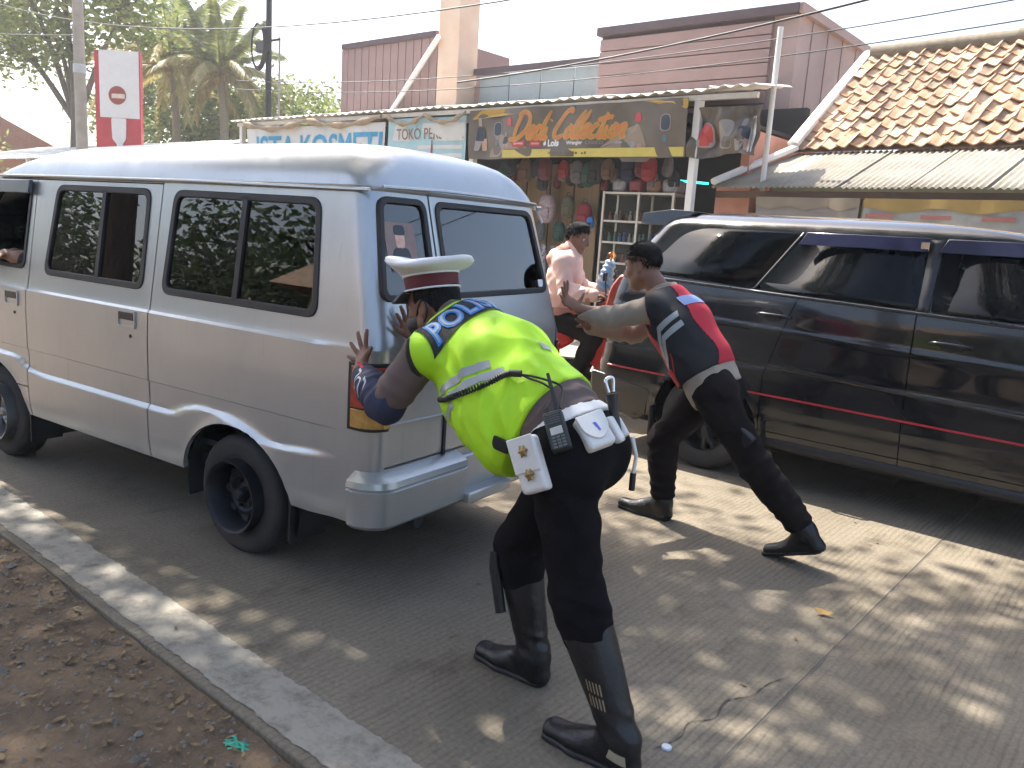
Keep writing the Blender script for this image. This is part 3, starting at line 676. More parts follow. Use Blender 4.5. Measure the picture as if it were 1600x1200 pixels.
def cgrid(poly, s, d, name, mat, parent, th=.006):
    # curved pane: prism refined along z by slicing
    b = bmesh.new(); vs_ = [b.verts.new((p[0], 0, p[1])) for p in poly]; b.faces.new(vs_)
    zmin, zmax = min(p[1] for p in poly), max(p[1] for p in poly)
    for z in np.arange(zmin+.04, zmax, .04):
        bmesh.ops.bisect_plane(b, geom=b.verts[:]+b.edges[:]+b.faces[:], plane_co=(0, 0, z), plane_no=(0, 0, 1), dist=1e-5)
    for v in b.verts: v.co.y = s*(c_hw(v.co.z)+d)
    me = bpy.data.meshes.new(name); b.to_mesh(me); b.free()
    bb = bmesh.new(); bb.from_mesh(me); bmesh.ops.recalc_face_normals(bb, faces=bb.faces)
    if bb.faces[:] and bb.faces[:][0].normal.y*s < 0: bmesh.ops.reverse_faces(bb, faces=bb.faces[:])
    bb.to_mesh(me); bb.free()
    o = link(name, me, mat, parent, 60); sm = o.modifiers.new('s', 'SOLIDIFY'); sm.thickness = th; sm.offset = 1; return o
M_visor = pm('blue_visor', (.010, .012, .035), .15, spec=.5)
belt = lambda x: 1.285-.045*(x+.3)*.75
for s in (-1, 1):
    Q = rpoly([(-.55, belt(-.55)+.03), (.235, belt(.2)+.012), (.475, 1.655), (-.22, 1.655), (-.36, 1.61), (-.52, 1.42)], [.04, .02, .02, .08, .1, .05], 4)
    cgrid(Q, s, .002, 'window_pane', M_tint, car)
    Rr = rpoly([(.265, belt(.26)+.012), (1.255, belt(1.25)+.012), (1.235, 1.65), (.50, 1.655)], .025, 3)
    cgrid(Rr, s, .002, 'window_pane', M_tint, cparts[s, 'rear_door'])
    Fr = rpoly([(1.33, belt(1.33)+.012), (2.28, belt(2.2)+.02), (2.0, 1.60), (1.8, 1.645), (1.325, 1.65)], [.025, .03, .05, .06, .025], 3)
    cgrid(Fr, s, .002, 'window_pane', M_tint, cparts[s, 'front_door'])
    # pillar cover, belt trim, visors, stripe, moulding
    cgrid([(1.262, belt(1.26)), (1.322, belt(1.32)), (1.318, 1.655), (1.242, 1.655)], s, .004, 'pillar_cover', M_black_plastic, car)
    cgrid([(.245, belt(.24)+.005), (.262, belt(.26)+.005), (.495, 1.66), (.478, 1.66)], s, .004, 'pillar_trim', M_black_plastic, car)
    MB().tube([(x, s*(c_hw(belt(x)-.01)+.006), belt(x)) for x in np.linspace(-.5, 2.25, 20)], .010, 6).build('belt_trim', pm('dark_trim', (.05, .055, .065), .3, .3), car, smooth=60)
    for x0, x1, pd in ((.50, 1.245, 'rear_door'), (1.325, 1.88, 'front_door')):
        vis = MB().prism([(x0-.02, 1.585), (x1, 1.585), (x1, 1.665), (x0+.01, 1.665)], lambda x, z: (x, s*(c_hw(z)+.012), z), lambda x, z: (x, s*(c_hw(z)+.035-.2*(z-1.585)), z))
        vo = vis.build('rain_visor', M_visor, cparts[s, pd], bevel=.006)
        if x0 < 1: MB().box((x1-.02, s*(c_hw(1.62)+.036), 1.615), (.045, .006, .05)).build('visor_clip', M_chrome, vo)
    MB().tube([(x, s*(c_hw(.61)+.010), .622-.012*(x+.9)) for x in np.linspace(-.80, 3.1, 30)], .007, 6).build('red_stripe', pm('red_tape', (.42, .015, .03), .35), car, smooth=60)
    MB().tube([(x, s*(c_hw(.8)+.010), .80-.045*(x-.42)) for x in np.linspace(.42, 2.25, 16)], .008, 6, flat=1.5).build('side_moulding', M_blackpaint, car, smooth=60)
    MB().tube([(x, s*(c_hw(.28)+.004), .285) for x in np.linspace(.42, 2.30, 12)], .03, 8, flat=1.4).build('side_skirt', M_black_plastic, car, smooth=60)
    for hx, hz, pd in ((.42, 1.125, 'rear_door'), (1.47, 1.075, 'front_door')):
        h = MB().tube(crom([(hx-.11, s*(c_hw(hz)+.004), hz), (hx-.07, s*(c_hw(hz)+.035), hz+.004), (hx+.07, s*(c_hw(hz)+.035), hz+.002), (hx+.11, s*(c_hw(hz)+.004), hz-.004)], 5), .013, 8).build('door_handle', pm('dark_handle', (.03, .032, .036), .25, .6), cparts[s, pd], smooth=60)
        MB().lathe([(.001, 0), (.035, 0), (.042, .004)], 16, Matrix.Translation((hx, s*(c_hw(hz)+.001), hz)) @ Matrix.Rotation(R(-90)*s, 4, 'X') @ Matrix.Scale(1.6, 4, (1, 0, 0))).build('handle_cup', M_black_plastic, h)
    MB().box((.44, s*.80, .30), (.012, .22, .26)).build('mud_flap', M_black_rubber, car)
    MB().box((-.40, s*.80, .27), (.012, .20, .22)).build('mud_flap', M_black_rubber, car)
    MB().prism(rpoly([(-.93, .86), (-.66, .90), (-.60, 1.20), (-.80, 1.30), (-.87, 1.2)], .04), lambda x, z: (x, s*(c_hw(z)-.16), z), lambda x, z: (x, s*(c_hw(z)-.02+.0*z), z)).build('tail_light', M_red_lens, car, bevel=.02)
    wheel(car, 0, s*.775, .33, .205, s, M_steel, 'alloy'); wheel(car, 2.75, s*.775, .33, .205, s, M_steel, 'alloy')
    mi = MB(); mi.box((2.02, s*1.0, 1.22), (.12, .2, .15)); mi.tube([(2.0, s*.86, 1.18), (2.02, s*.98, 1.2)], .03, 6); mi.build('wing_mirror', M_blackpaint, car, bevel=.03)
    MB().box((3.42, s*.62, .80), (.2, .3, .16)).build('headlight', pm('lamp_glass', (.5, .52, .55), .1, spec=.8), car, bevel=.04)
# corner of the rear bumper that hangs lower, spoiler, tail glass, windscreen
for s in (-1, 1):
    MB().prism(rpoly([(-.95, .32), (-.58, .22), (-.47, .28), (-.43, .50), (-.95, .56)], .03), lambda x, z: (x, s*.70, z), lambda x, z: (x, s*(c_hw(z)+.012), z)).build('bumper_corner', M_blackpaint, car, bevel=.015)
MB().prism(rpoly([(-.80, 1.672), (-.50, 1.66), (-.36, 1.772), (-.55, 1.782), (-.80, 1.748)], .012, 3), lambda x, z: (x, -.60+(z-1.66)*.15, z), lambda x, z: (x, .60-(z-1.66)*.15, z)).build('spoiler', M_blackpaint, car, bevel=.015)
MB().prism(rpoly([(-.60, 1.20), (.60, 1.20), (.52, 1.62), (-.52, 1.62)], .06), lambda y, z: (float(np.interp(z, [1.15, 1.32, 1.66], [-.89, -.84, -.63])), y, z), lambda y, z: (float(np.interp(z, [1.15, 1.32, 1.66], [-.89, -.84, -.63]))+.01, y, z)).build('tail_glass', M_tint, car)
MB().prism(rpoly([(-.70, 1.12), (.70, 1.12), (.58, 1.64), (-.58, 1.64)], .06), lambda y, z: (float(np.interp(z, [1.08, 1.32, 1.66], [2.725, 2.255, 1.965])), y, z), lambda y, z: (float(np.interp(z, [1.08, 1.32, 1.66], [2.725, 2.255, 1.965]))-.01, y, z)).build('windscreen', M_tint, car)
MB().box((3.60, 0, .60), (.04, .9, .14)).build('grille', M_black_plastic, car, bevel=.02)
un = MB(); un.box((1.3, 0, .33), (4.4, 1.35, .12)); un.tube([(0, -.7, .33), (0, .7, .33)], .05, 8); un.tube([(2.75, -.7, .33), (2.75, .7, .33)], .04, 8); un.build('chassis', M_dark, car)
for xc in (0, 2.75):
    for s in (1, -1):
        MB().grid(lambda u, v: (xc+.41*math.cos(R(-15)+u*R(210)), s*(.50+.34*v), .33+.40*math.sin(R(-15)+u*R(210))), 14, 2).build('wheel_well', M_dark, car, smooth=60)

# ---------------------------------------------------------------- shops and houses on the far side
M_canopy = pm('pale_metal_sheet', (.62, .60, .56), .5, .1, var=.12, scale=3, bump=.1)
M_salmon = pm('salmon_plaster', (.52, .25, .18), .9, var=.1, scale=3, bump=.2, bscale=80)
M_wallp = pm('mauve_cladding', (.31, .205, .185), .7, var=.08, scale=2, bump=.05)
M_wallp2 = pm('mauve_wall', (.36, .25, .22), .85, c2=(.46, .335, .30), scale=1.2, detail=8, bump=.1)
M_cap = pm('dark_coping', (.10, .07, .075), .7)
M_orange = pm('orange_plaster', (.66, .45, .31), .9, var=.08, c2=(.76, .60, .46), scale=1.2)
M_panel = pm('grey_glass_panel', (.34, .38, .37), .35, var=.06, spec=.6)
M_beige = pm('beige_boards', (.30, .21, .125), .7, var=.15, scale=4, stretch=(6, 6, .4))
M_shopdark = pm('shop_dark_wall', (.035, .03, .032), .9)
M_whitepaint = pm('white_paint', (.72, .71, .68), .6, var=.05, bump=.05)
M_alu = pm('aluminium', (.55, .50, .44), .4, .5)
M_blackmetal = pm('black_metal', (.02, .021, .024), .6, var=.3)
def corrugated(x0, x1, y0, z0, y1, z1, period, amp, name, mat, parent, left_skew=0, M=None, seg=6, th=.004, droop=0):
    n = max(1, int(round((x1-x0)/period*seg)))
    def fn(u, v):
        x = x0+(x1-x0)*u + left_skew*v*(1-u)
        ph = 2*math.pi*(x-x0)/period
        return (x, y0+(y1-y0)*v, z0+(z1-z0)*v+amp*math.cos(ph)-droop*(1-v)*u*u)
    o = MB().grid(fn, n, 3).build(name, mat, parent, smooth=50)
    sm = o.modifiers.new('s', 'SOLIDIFY'); sm.thickness = th; return o
shop = empty('shop_row', (-10, 11, 0)); tag(shop, 'low row of shops with a pale metal canopy behind the vehicles', 'shop')
def S(p): return (p[0]+10, p[1]-11, p[2])
def SM(): return Matrix.Translation((10, -11, 0))
xx = -16.4
k = 0
while xx < -4.6:
    x1 = min(xx+.80, -4.55)
    dr = 0.10*max(0, (xx+5.6)) if xx > -5.6 else 0
    ye = 13.0 if xx < -6 else 10.9
    corrugated(xx+10-.03, x1+10, 9.86-11, 3.47+.012*(k % 2)+(.04 if xx > -5.5 else 0), ye-11, 3.47+(ye-9.86)*.181+.012*(k % 2), .2, .018, 'roof_sheet', M_canopy, shop)
    xx = x1; k += 1
MB().box((-10.45, 9.98, 3.405), (11.7, .06, .07), SM()).build('canopy_beam', M_alu, shop)
MB().box((-10.9, 11.4, 3.66), (11.0, .06, .07), SM()).build('canopy_beam', M_alu, shop)
for px in (-16.2, -12.3, -9.42, -5.42): MB().box((px, 10.02, 1.71), (.10, .10, 3.38), SM()).build('canopy_post', M_whitepaint, shop, bevel=.008)
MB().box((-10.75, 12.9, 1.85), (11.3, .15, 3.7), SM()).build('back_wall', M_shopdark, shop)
MB().box((-5.02, 11.8, 1.55), (.12, 2.2, 3.1), SM()).build('side_wall', M_salmon, shop)
MB().box((-5.1, 10.66, 1.2), (.5, .10, 2.4), SM()).build('front_wall', M_salmon, shop)
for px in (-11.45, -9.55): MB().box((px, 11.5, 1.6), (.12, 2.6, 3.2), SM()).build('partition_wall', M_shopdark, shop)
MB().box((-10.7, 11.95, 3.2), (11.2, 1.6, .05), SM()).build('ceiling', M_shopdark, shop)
# folding board door, each leaf of its own
for i in range(7):
    x = -9.35+i*.255; MB().box((x, 11.2+(.03 if i % 2 else 0), 1.35), (.24, .03, 2.7), SM()).build('door_board', M_beige, shop, bevel=.004)
MB().box((-14.0, 11.6, 1.3), (4.4, .08, 2.6), SM()).build('shop_front', M_beige, shop)
MB().box((-10.5, 11.6, 1.3), (1.7, .08, 2.6), SM()).build('shop_front', pm('pale_blue_board', (.35, .5, .52), .7), shop)
# teal light tube at the back of the shop
MB().tube([(-6.75, 12.0, 2.52), (-6.2, 12.0, 2.48)], .018, 8, M=SM()).build('light_tube', pm('teal_tube', (.05, .9, .75), .4, emit=1.2), shop, smooth=60)

# printed banners -------------------------------------------------
def text_mesh(body, size, extrude=0, bold=0, shear=0, align='LEFT', spacing=1.0, sub=0):
    cu = bpy.data.curves.new('txt', 'FONT'); cu.body = body; cu.size = size; cu.offset = bold; cu.shear = shear; cu.align_x = align; cu.space_character = spacing; cu.resolution_u = 3
    o = bpy.data.objects.new('txt', cu); col.objects.link(o)
    dg = bpy.context.evaluated_depsgraph_get(); dg.update()
    me = bpy.data.meshes.new_from_object(o.evaluated_get(dg), depsgraph=dg); bpy.data.objects.remove(o)
    b = bmesh.new(); b.from_mesh(me)
    bmesh.ops.remove_doubles(b, verts=b.verts, dist=1e-5); bmesh.ops.triangulate(b, faces=b.faces)
    for _ in range(sub):
        bmesh.ops.subdivide_edges(b, edges=b.edges, cuts=1, use_grid_fill=False); bmesh.ops.triangulate(b, faces=b.faces)
    v = [(p.co.x, p.co.y) for p in b.verts]; f = [tuple(q.index for q in t.verts) for t in b.faces]
    b.verts.index_update(); f = [tuple(q.index for q in t.verts) for t in b.faces]; b.free(); return v, f
def ribbon(pts, wd):
    P = [Vector((p[0], p[1], 0)) for p in pts]; P = crom(P, 7); v = []; f = []
    for i, p in enumerate(P):
        t = (P[min(i+1, len(P)-1)]-P[max(i-1, 0)]); t.normalize(); n = Vector((-t.y, t.x, 0))
        e = wd*(.55+.45*min(1, i/3, (len(P)-1-i)/3))
        v += [(p.x+n.x*e, p.y+n.y*e), (p.x-n.x*e, p.y-n.y*e)]
    for i in range(len(P)-1): f.append((2*i, 2*i+1, 2*i+3, 2*i+2))
    return v, f
class Banner:
    def __init__(s, name, label, x0, x1, z0, z1, Y, mat, fold, seg=(80, 16), bottom=None, skew=0):
        s.x0, s.x1, s.z0, s.z1, s.Y, s.fold, s.skew = x0, x1, z0, z1, Y, fold, skew
        s.e = empty(name, ((x0+x1)/2, Y, 0)); tag(s.e, label, 'banner'); s.o = Vector(((x0+x1)/2, Y, 0))
        s.MBb = MB().grid(lambda u, v: s.P(u*(x1-x0), (v if bottom is None else v)*(z1-z0)-(bottom(u)*(1-v) if bottom else 0)), *seg)
        s.cloth = s.MBb.build('cloth', mat, s.e, smooth=180)
    def P(s, u, v, d=0):
        x = s.x0+u; z = s.z0+v
        return (x-s.o.x, s.fold(x, z)-d, z-s.o.z+s.skew*u)
    def put(s, vf, u, v, d, name, mat, sx=1, sy=1):
        m_ = MB(); m_.add([s.P(u+p[0]*sx, v+p[1]*sy, d) for p in vf[0]], vf[1])
        return m_.build(name, mat, s.e, fix=False)
    def poly(s, pts, d, name, mat, r=.02, n=4):
        q = rpoly(pts, r, n); c = (sum(p[0] for p in q)/len(q), sum(p[1] for p in q)/len(q))
        return s.put(([*q, c], [(i, (i+1) % len(q), len(q)) for i in range(len(q))]), 0, 0, d, name, mat)
# the brown banner
def f1(x, z): return .03*math.sin(x*2.3+z*1.5)+.02*math.sin(x*5.1-z*3)+.012*math.sin(x*11+z*7)+.04*max(0, 1-abs(x+6.1)/.35)*(3.4-z)
M_ban = pm('brown_vinyl', (.105, .082, .062), .45, c2=(.15, .122, .098), scale=1.2, bump=.05, spec=.5)
M_yel = pm('yellow_print', (.55, .45, .10), .5, var=.08); M_yel2 = pm('ochre_print', (.45, .28, .05), .5)
M_or = pm('orange_print', (.60, .16, .05), .5); M_redp = pm('red_print', (.48, .05, .06), .5); M_wh = pm('white_print', (.7, .7, .7), .5); M_gr = pm('grey_print', (.30, .28, .28), .5)
M_navy = pm('navy_print', (.03, .04, .07), .5); M_skinp = pm('skin_print', (.45, .27, .2), .5); M_pale = pm('pale_brown_print', (.27, .21, .15), .5)
B1 = Banner('shop_banner', 'brown vinyl banner lettered Dedi Collection in orange script over the shop', -9.45, -5.50, 2.66, 3.40, 9.90, M_ban, f1, bottom=lambda u: .015*math.sin(u*9)+(.05 if .74 < u < .86 else 0))
B1.poly([(.78, .005), (3.93, .005), (3.93, .125), (.78, .125)], .006, 'yellow_strip', M_yel, .004)
B1.poly([(.05, .60), (.9, .64), (1.6, .73), (.3, .735)], .006, 'yellow_swoosh', M_yel2, .05)
B1.poly([(3.25, .735), (3.95, .60), (3.95, .735)], .006, 'yellow_swoosh', M_yel2, .03)
B1.poly([(.62, .40), (1.3, .14), (.80, .13), (.70, .02), (.45, .02)], .005, 'pale_swoosh', M_pale, .04)
B1.poly([(2.55, .13), (3.35, .13), (3.2, .45), (2.95, .38)], .005, 'pale_swoosh', M_pale, .05)
GL = {'D': ([[(.04, .0), (.12, .5), (.2, .97)], [(.02, .88), (.28, 1.0), (.58, .82), (.55, .35), (.25, .03), (-.12, .02), (-.2, .08)]], .64),
      'e': ([[(.0, .2), (.2, .25), (.27, .4), (.15, .46), (.03, .25), (.1, .03), (.32, .1)]], .31),
      'd': ([[(.25, .4), (.12, .46), (.02, .2), (.1, .02), (.25, .2)], [(.44, 1.02), (.27, .2), (.32, .03), (.42, .1)]], .40),
      'i': ([[(.1, .44), (.04, .1), (.1, .02), (.22, .1)], [(.15, .64), (.17, .70)]], .22),
      'C': ([[(.62, .86), (.55, 1.02), (.3, .88), (.08, .35), (.2, .03), (.52, .14)]], .52),
      'o': ([[(.18, .45), (.04, .25), (.1, .03), (.25, .15), (.26, .38), (.15, .45), (.32, .4)]], .32),
      'l': ([[(.30, .98), (.12, .5), (.04, .12), (.12, .02), (.22, .1)]], .21),
      'c': ([[(.27, .38), (.17, .46), (.03, .22), (.1, .03), (.28, .1)]], .28),
      't': ([[(.26, .86), (.08, .15), (.14, .02), (.26, .1)], [(-.1, .60), (.15, .66), (.5, .74)]], .25),
      'n': ([[(.06, .44), (.0, .02)], [(.02, .22), (.17, .44), (.26, .38), (.2, .08), (.28, .03), (.38, .1)]], .36)}
def script(txt, hgt, wds, bn, u, v, mats, shear=.28):
    x = 0
    for ch in txt:
        if ch == ' ': x += .16; continue
        strokes, adv = GL[ch]; up_ = {}
        for li, (wd, mt, d) in enumerate(zip(wds, mats, (.008, .011))):
            m_ = MB()
            for q in strokes:
                vf = ribbon([((x+p[0]+p[1]*shear)*hgt*1.05, p[1]*hgt) for p in q], wd)
                m_.add([bn.P(u+p[0], v+p[1], d) for p in vf[0]], vf[1])
            m_.build('letter_outline' if li == 0 else 'letter', mt, bn.e, fix=False)
        x += adv
script('Dedi Collection', .40, (.037, .014), B1, .98, .27, (M_yel2, M_or))
for u0, w_ in ((.98, .26), (1.32, .20)):
    B1.poly([(u0, .165), (u0+w_, .165), (u0+w_, .25), (u0, .25)], .007, 'red_box', M_redp, .008)
    B1.poly([(u0+.03, .195), (u0+w_-.03, .195), (u0+w_-.03, .222), (u0+.03, .222)], .009, 'box_lettering', pm('pink_print', (.6, .3, .3), .5), .006)
B1.put(text_mesh('Lois', .13, bold=.006, sub=1), 1.66, .165, .008, 'lettering', M_wh)
B1.poly([(1.58, .17), (1.63, .19), (1.62, .25), (1.57, .21)], .008, 'lettering', M_wh, .01)
B1.put(text_mesh('Wrangler', .075, bold=.002, sub=1), 2.0, .185, .008, 'lettering', M_wh)
B1.put(text_mesh('CASUCCI', .065, sub=1), 2.34, .185, .008, 'lettering', M_gr)
B1.poly([(2.68, .19), (2.94, .19), (2.94, .22), (2.68, .22)], .008, 'lettering', M_gr, .005)
for i in range(26):
    if i in (2, 9, 14, 18): continue
    B1.poly([(1.50+i*.052, .045), (1.50+i*.052+.034, .045), (1.50+i*.052+.034, .045+random.uniform(.025, .045)), (1.50+i*.052, .045+random.uniform(.025, .045))], .008, 'small_print', pm('print_olive', (.12, .1, .04), .6), .003, 2)
def figure(bn, u, v, s, name='printed_figure', shirt=M_navy):
    bn.poly([(u-.03*s, v+.30*s), (u+.03*s, v+.30*s), (u+.03*s, v+.40*s), (u-.03*s, v+.40*s)], .009, name, M_gr, .03*s)
    bn.poly([(u-.08*s, v+.12*s), (u+.09*s, v+.12*s), (u+.07*s, v+.29*s), (u-.05*s, v+.29*s)], .009, name, shirt, .03*s)
    bn.poly([(u-.10*s, v), (u-.02*s, v), (u+.03*s, v+.13*s), (u-.08*s, v+.14*s)], .009, name, M_gr, .02*s)
    bn.poly([(u+.03*s, v), (u+.12*s, v), (u+.11*s, v+.15*s), (u+.02*s, v+.15*s)], .009, name, M_skinp, .02*s)
figure(B1, .25, .12, 1.25); figure(B1, .82, .14, .62); figure(B1, 3.16, .13, .78, shirt=pm('print_blue', (.1, .12, .25), .5))
for u0, v0 in ((.55, .33), (3.55, .33)):
    B1.poly([(u0, v0), (u0+.17, v0), (u0+.17, v0+.22), (u0, v0+.22)], .006, 'shield_rim', M_gr, .07)
    B1.poly([(u0+.015, v0+.012), (u0+.155, v0+.012), (u0+.155, v0+.208), (u0+.015, v0+.208)], .009, 'shield', M_navy, .065)
    B1.poly([(u0+.05, v0-.14), (u0+.12, v0-.14), (u0+.12, v0-.05), (u0+.05, v0-.05)], .008, 'emblem', pm('print_teal', (.08, .16, .2), .5), .03)
for u0, v0, s in ((.84, .48, .12), (3.12, .47, .12)): B1.poly([(u0, v0), (u0+s, v0), (u0+s*.85, v0+s), (u0+s*.15, v0+s)], .008, 'red_emblem', M_redp, .04)
# its right-hand piece, slack and crumpled
def f2(x, z): return .05+.05*math.sin((x*1.3+z)*6)+.035*math.sin((x-z*1.2)*13)+.02*math.sin(x*27+z*5)+.05*(x+5.5)
B2 = Banner('torn_banner', 'slack crumpled brown banner hanging at the right end of the shop canopy', -5.48, -4.56, 2.66, 3.28, 9.92, M_ban, f2, (50, 30), bottom=lambda u: .03*math.sin(u*7)-.03*u)
B2.poly([(.10, .12), (.32, .12), (.34, .38), (.22, .45), (.10, .36)], .022, 'red_emblem_rim', M_gr, .06); B2.poly([(.12, .14), (.30, .14), (.32, .37), (.22, .43), (.12, .35)], .034, 'red_emblem', M_redp, .06)
B2.poly([(.42, .10), (.60, .10), (.60, .46), (.42, .46)], .01, 'ring_print', M_gr, .09, 6); B2.poly([(.435, .115), (.585, .115), (.585, .445), (.435, .445)], .014, 'ring_print', M_ban, .075, 6) if False else None
figure(B2, .73, .08, 1.0)
for u0 in (.82, .86): B2.poly([(u0, .06), (u0+.02, .06), (u0+.02, .5), (u0, .5)], .012, 'white_bar', M_wh, .005)
# cosmetics banner and its neighbour, both sagging from the canopy
def f3(x, z): return .03*math.sin(x*1.7)+.02*math.sin(x*4+z*3)
M_banw = pm('white_vinyl', (.62, .62, .60), .5, var=.06); M_banb = pm('pale_blue_vinyl', (.36, .56, .60), .5, var=.08); M_cy = pm('blue_print', (.03, .30, .52), .5)
B3 = Banner('cosmetics_banner', 'white banner with big blue letters hanging under the canopy at left', -15.85, -11.50, 2.55, 3.30, 9.93, M_banw, f3)
tv = text_mesh('ISTA KOSMETI', .62, bold=.012, sub=1); wmax = max(p[0] for p in tv[0])
B3.put(tv, .35, .13, .008, 'lettering', M_cy, 3.95/wmax, 1.05)
M_drape = pm('tan_drape', (.33, .25, .17), .8, var=.2, bump=.3, bscale=20)
def drape(x0, x1, z, sag, name, label, amp=.05):
    e = empty(name, ((x0+x1)/2, 9.9, 0)); tag(e, label, 'awning cloth')
    def fn(u, v):
        a = sum(math.sin(math.pi*max(0, min(1, (u-c0)/(c1-c0))))*sag for c0, c1 in ((0, .5), (.5, 1)))
        th = 2*math.pi*v; r = amp*(.7+.3*math.sin(u*37))
        return (x0+(x1-x0)*u-(x0+x1)/2, -.03+r*.6*math.cos(th), z-a+r*math.sin(th))
    MB().grid(fn, 50, 10).build('rolled_cloth', M_drape, e, smooth=60)
drape(-15.9, -11.55, 3.40, .12, 'rolled_awning', 'tan cloth rolled up above the white cosmetics banner', .07)
drape(-11.4, -9.5, 3.38, .14, 'rolled_awning', 'tan cloth sagging above the pale blue shop banner')
B4 = Banner('pale_blue_banner', 'pale blue banner with brown lettering beside the brown one', -11.42, -9.55, 2.55, 3.34, 9.93, M_banb, f3, (40, 14))
B4.poly([(.1, .42), (1.85, .40), (1.85, .70), (.2, .70)], .006, 'white_band', M_banw, .05)
tv = text_mesh('TOKO PERSTIKA', .26, bold=.002, sub=1); B4.put(tv, .22, .44, .011, 'lettering', pm('print_brown', (.26, .14, .1), .5), 1.6/max(p[0] for p in tv[0]), 1)
for zz_ in (.27, .13): B4.poly([(.75, zz_), (1.8, zz_), (1.8, zz_+.07), (.75, zz_+.07)], .008, 'white_line', M_banw, .01)
B4.poly([(1.08, .08), (1.14, .08), (1.12, .42), (1.10, .42)], .013, 'red_tower', M_redp, .006); B4.poly([(1.03, .06), (1.19, .06), (1.14, .12), (1.08, .12)], .013, 'red_tower', M_redp, .006)
# hanging goods ---------------------------------------------------
bagcols = {'black': (.015, .015, .02), 'maroon': (.10, .015, .02), 'dark green': (.015, .06, .045), 'navy': (.015, .02, .06), 'grey': (.12, .12, .13), 'brown': (.10, .05, .03), 'red': (.25, .02, .03), 'patterned white and rust': (.45, .42, .48), 'olive': (.10, .10, .06)}
def backpack(x, y, z, s, cname, label, group, tilt=0):
    c = bagcols[cname]
    mt = pm('bag_'+cname.replace(' ', '_'), c, .7, var=.3, scale=20, bump=.3, bscale=60) if 'pattern' not in cname else pm('bag_pattern', (.35, .16, .10), .7, c2=(.45, .47, .6), scale=28, bump=.2)
    e = empty('backpack', (x, y, z), tilt); tag(e, label, 'bag', group)
    m_ = MB()
    prof = [(0, .0, .55), (.03, .7, .9), (.12, 1.0, 1), (.28, 1.0, 1), (.38, .85, .9), (.44, .5, .6), (.46, .1, .2)]
    seg = 14
    for h, a, b_ in prof:
        for k in range(seg):
            th = 2*math.pi*k/seg; ca, sa = math.cos(th), math.sin(th)
            sg = lambda q: math.copysign(abs(q)**.6, q)
            m_.v.append((.15*a*sg(ca)*s, .08*b_*sg(sa)*s, (h-.46)*s))
    for i in range(len(prof)-1):
        for k in range(seg): m_.f.append((i*seg+k, i*seg+(k+1) % seg, (i+1)*seg+(k+1) % seg, (i+1)*seg+k))
    m_.f += [tuple(range(seg))[::-1], tuple((len(prof)-1)*seg+k for k in range(seg))]
    m_.build('bag_body', mt, e, smooth=50)
    m_ = MB().box((0, -.085*s, -.31*s), (.2*s, .04*s, .17*s)); m_.build('front_pocket', mt, e, bevel=.015*s)
    MB().tube([(-.04*s, 0, -.01*s), (-.03*s, 0, .06*s), (.03*s, 0, .06*s), (.04*s, 0, -.01*s)], .008*s, 5).build('strap', M_black_plastic, e, smooth=60)
names = list(bagcols)[:7]
random.seed(3)
gx = -9.2; i = 0; seen_bag = {}
while gx < -6.1:
    cn = names[(i*5+2) % 7]; s = random.uniform(.62, .85)
    seen_bag[cn] = seen_bag.get(cn, 0)+1
    backpack(gx, 10.55+random.uniform(-.1, .15), 2.72+random.uniform(-.05, .03), s, cn, f'{["", "left", "right", "farthest right"][seen_bag[cn]]} {cn} bag in the row hung beneath the brown shop banner', 'bags hung in a row under the banner', random.uniform(-.5, .5))
    gx += random.uniform(.19, .27); i += 1
random.seed(12); gx = -9.25
while gx < -6.0:
    cn = random.choice(['black', 'black', 'navy', 'maroon', 'grey', 'dark green'])
    backpack(gx, 10.85+random.uniform(-.1, .1), 2.62+random.uniform(-.12, .05), random.uniform(.45, .62), cn, f'small {cn} bag half hidden in the row behind the hung bags', 'bags of the hidden back row', random.uniform(-.6, .6)); gx += random.uniform(.15, .21)
backpack(-8.55, 10.95, 2.20, 1.05, 'patterned white and rust', 'patterned white and rust backpack hanging on the beige boards', 'backpacks on the boards')
backpack(-8.12, 10.95, 2.18, .8, 'olive', 'olive backpack hanging between the patterned and the red one', 'backpacks on the boards')
backpack(-7.78, 10.95, 2.08, .9, 'red', 'red backpack hanging nearest the dark shop doorway', 'backpacks on the boards')
backpack(-8.66, 10.93, 1.74, .7, 'grey', 'grey bag hanging low on the beige boards', 'backpacks on the boards')
backpack(-8.25, 10.93, 1.76, .72, 'dark green', 'dark green bag hanging low on the beige boards', 'backpacks on the boards')
M_floral = pm('floral_cloth', (.04, .035, .06), .8, c2=(.5, .48, .55), scale=26, detail=2)
for j, (gx, lb) in enumerate(((-8.62, 'floral trousers hanging lowest on the beige boards, left pair'), (-8.28, 'floral trousers hanging lowest on the beige boards, right pair'))):
    m_ = MB()
    for dx in (-.07, .07): m_.tube([(gx+dx*.6, 10.93, 1.36), (gx+dx, 10.93, 1.0), (gx+dx*1.3, 10.93, .55)], [.075, .08, .07], 10, flat=.4, upv=(0, 1, 0))
    tag(m_.build('floral_trousers', M_floral, smooth=60), lb, 'trousers', 'clothes hung on the boards')
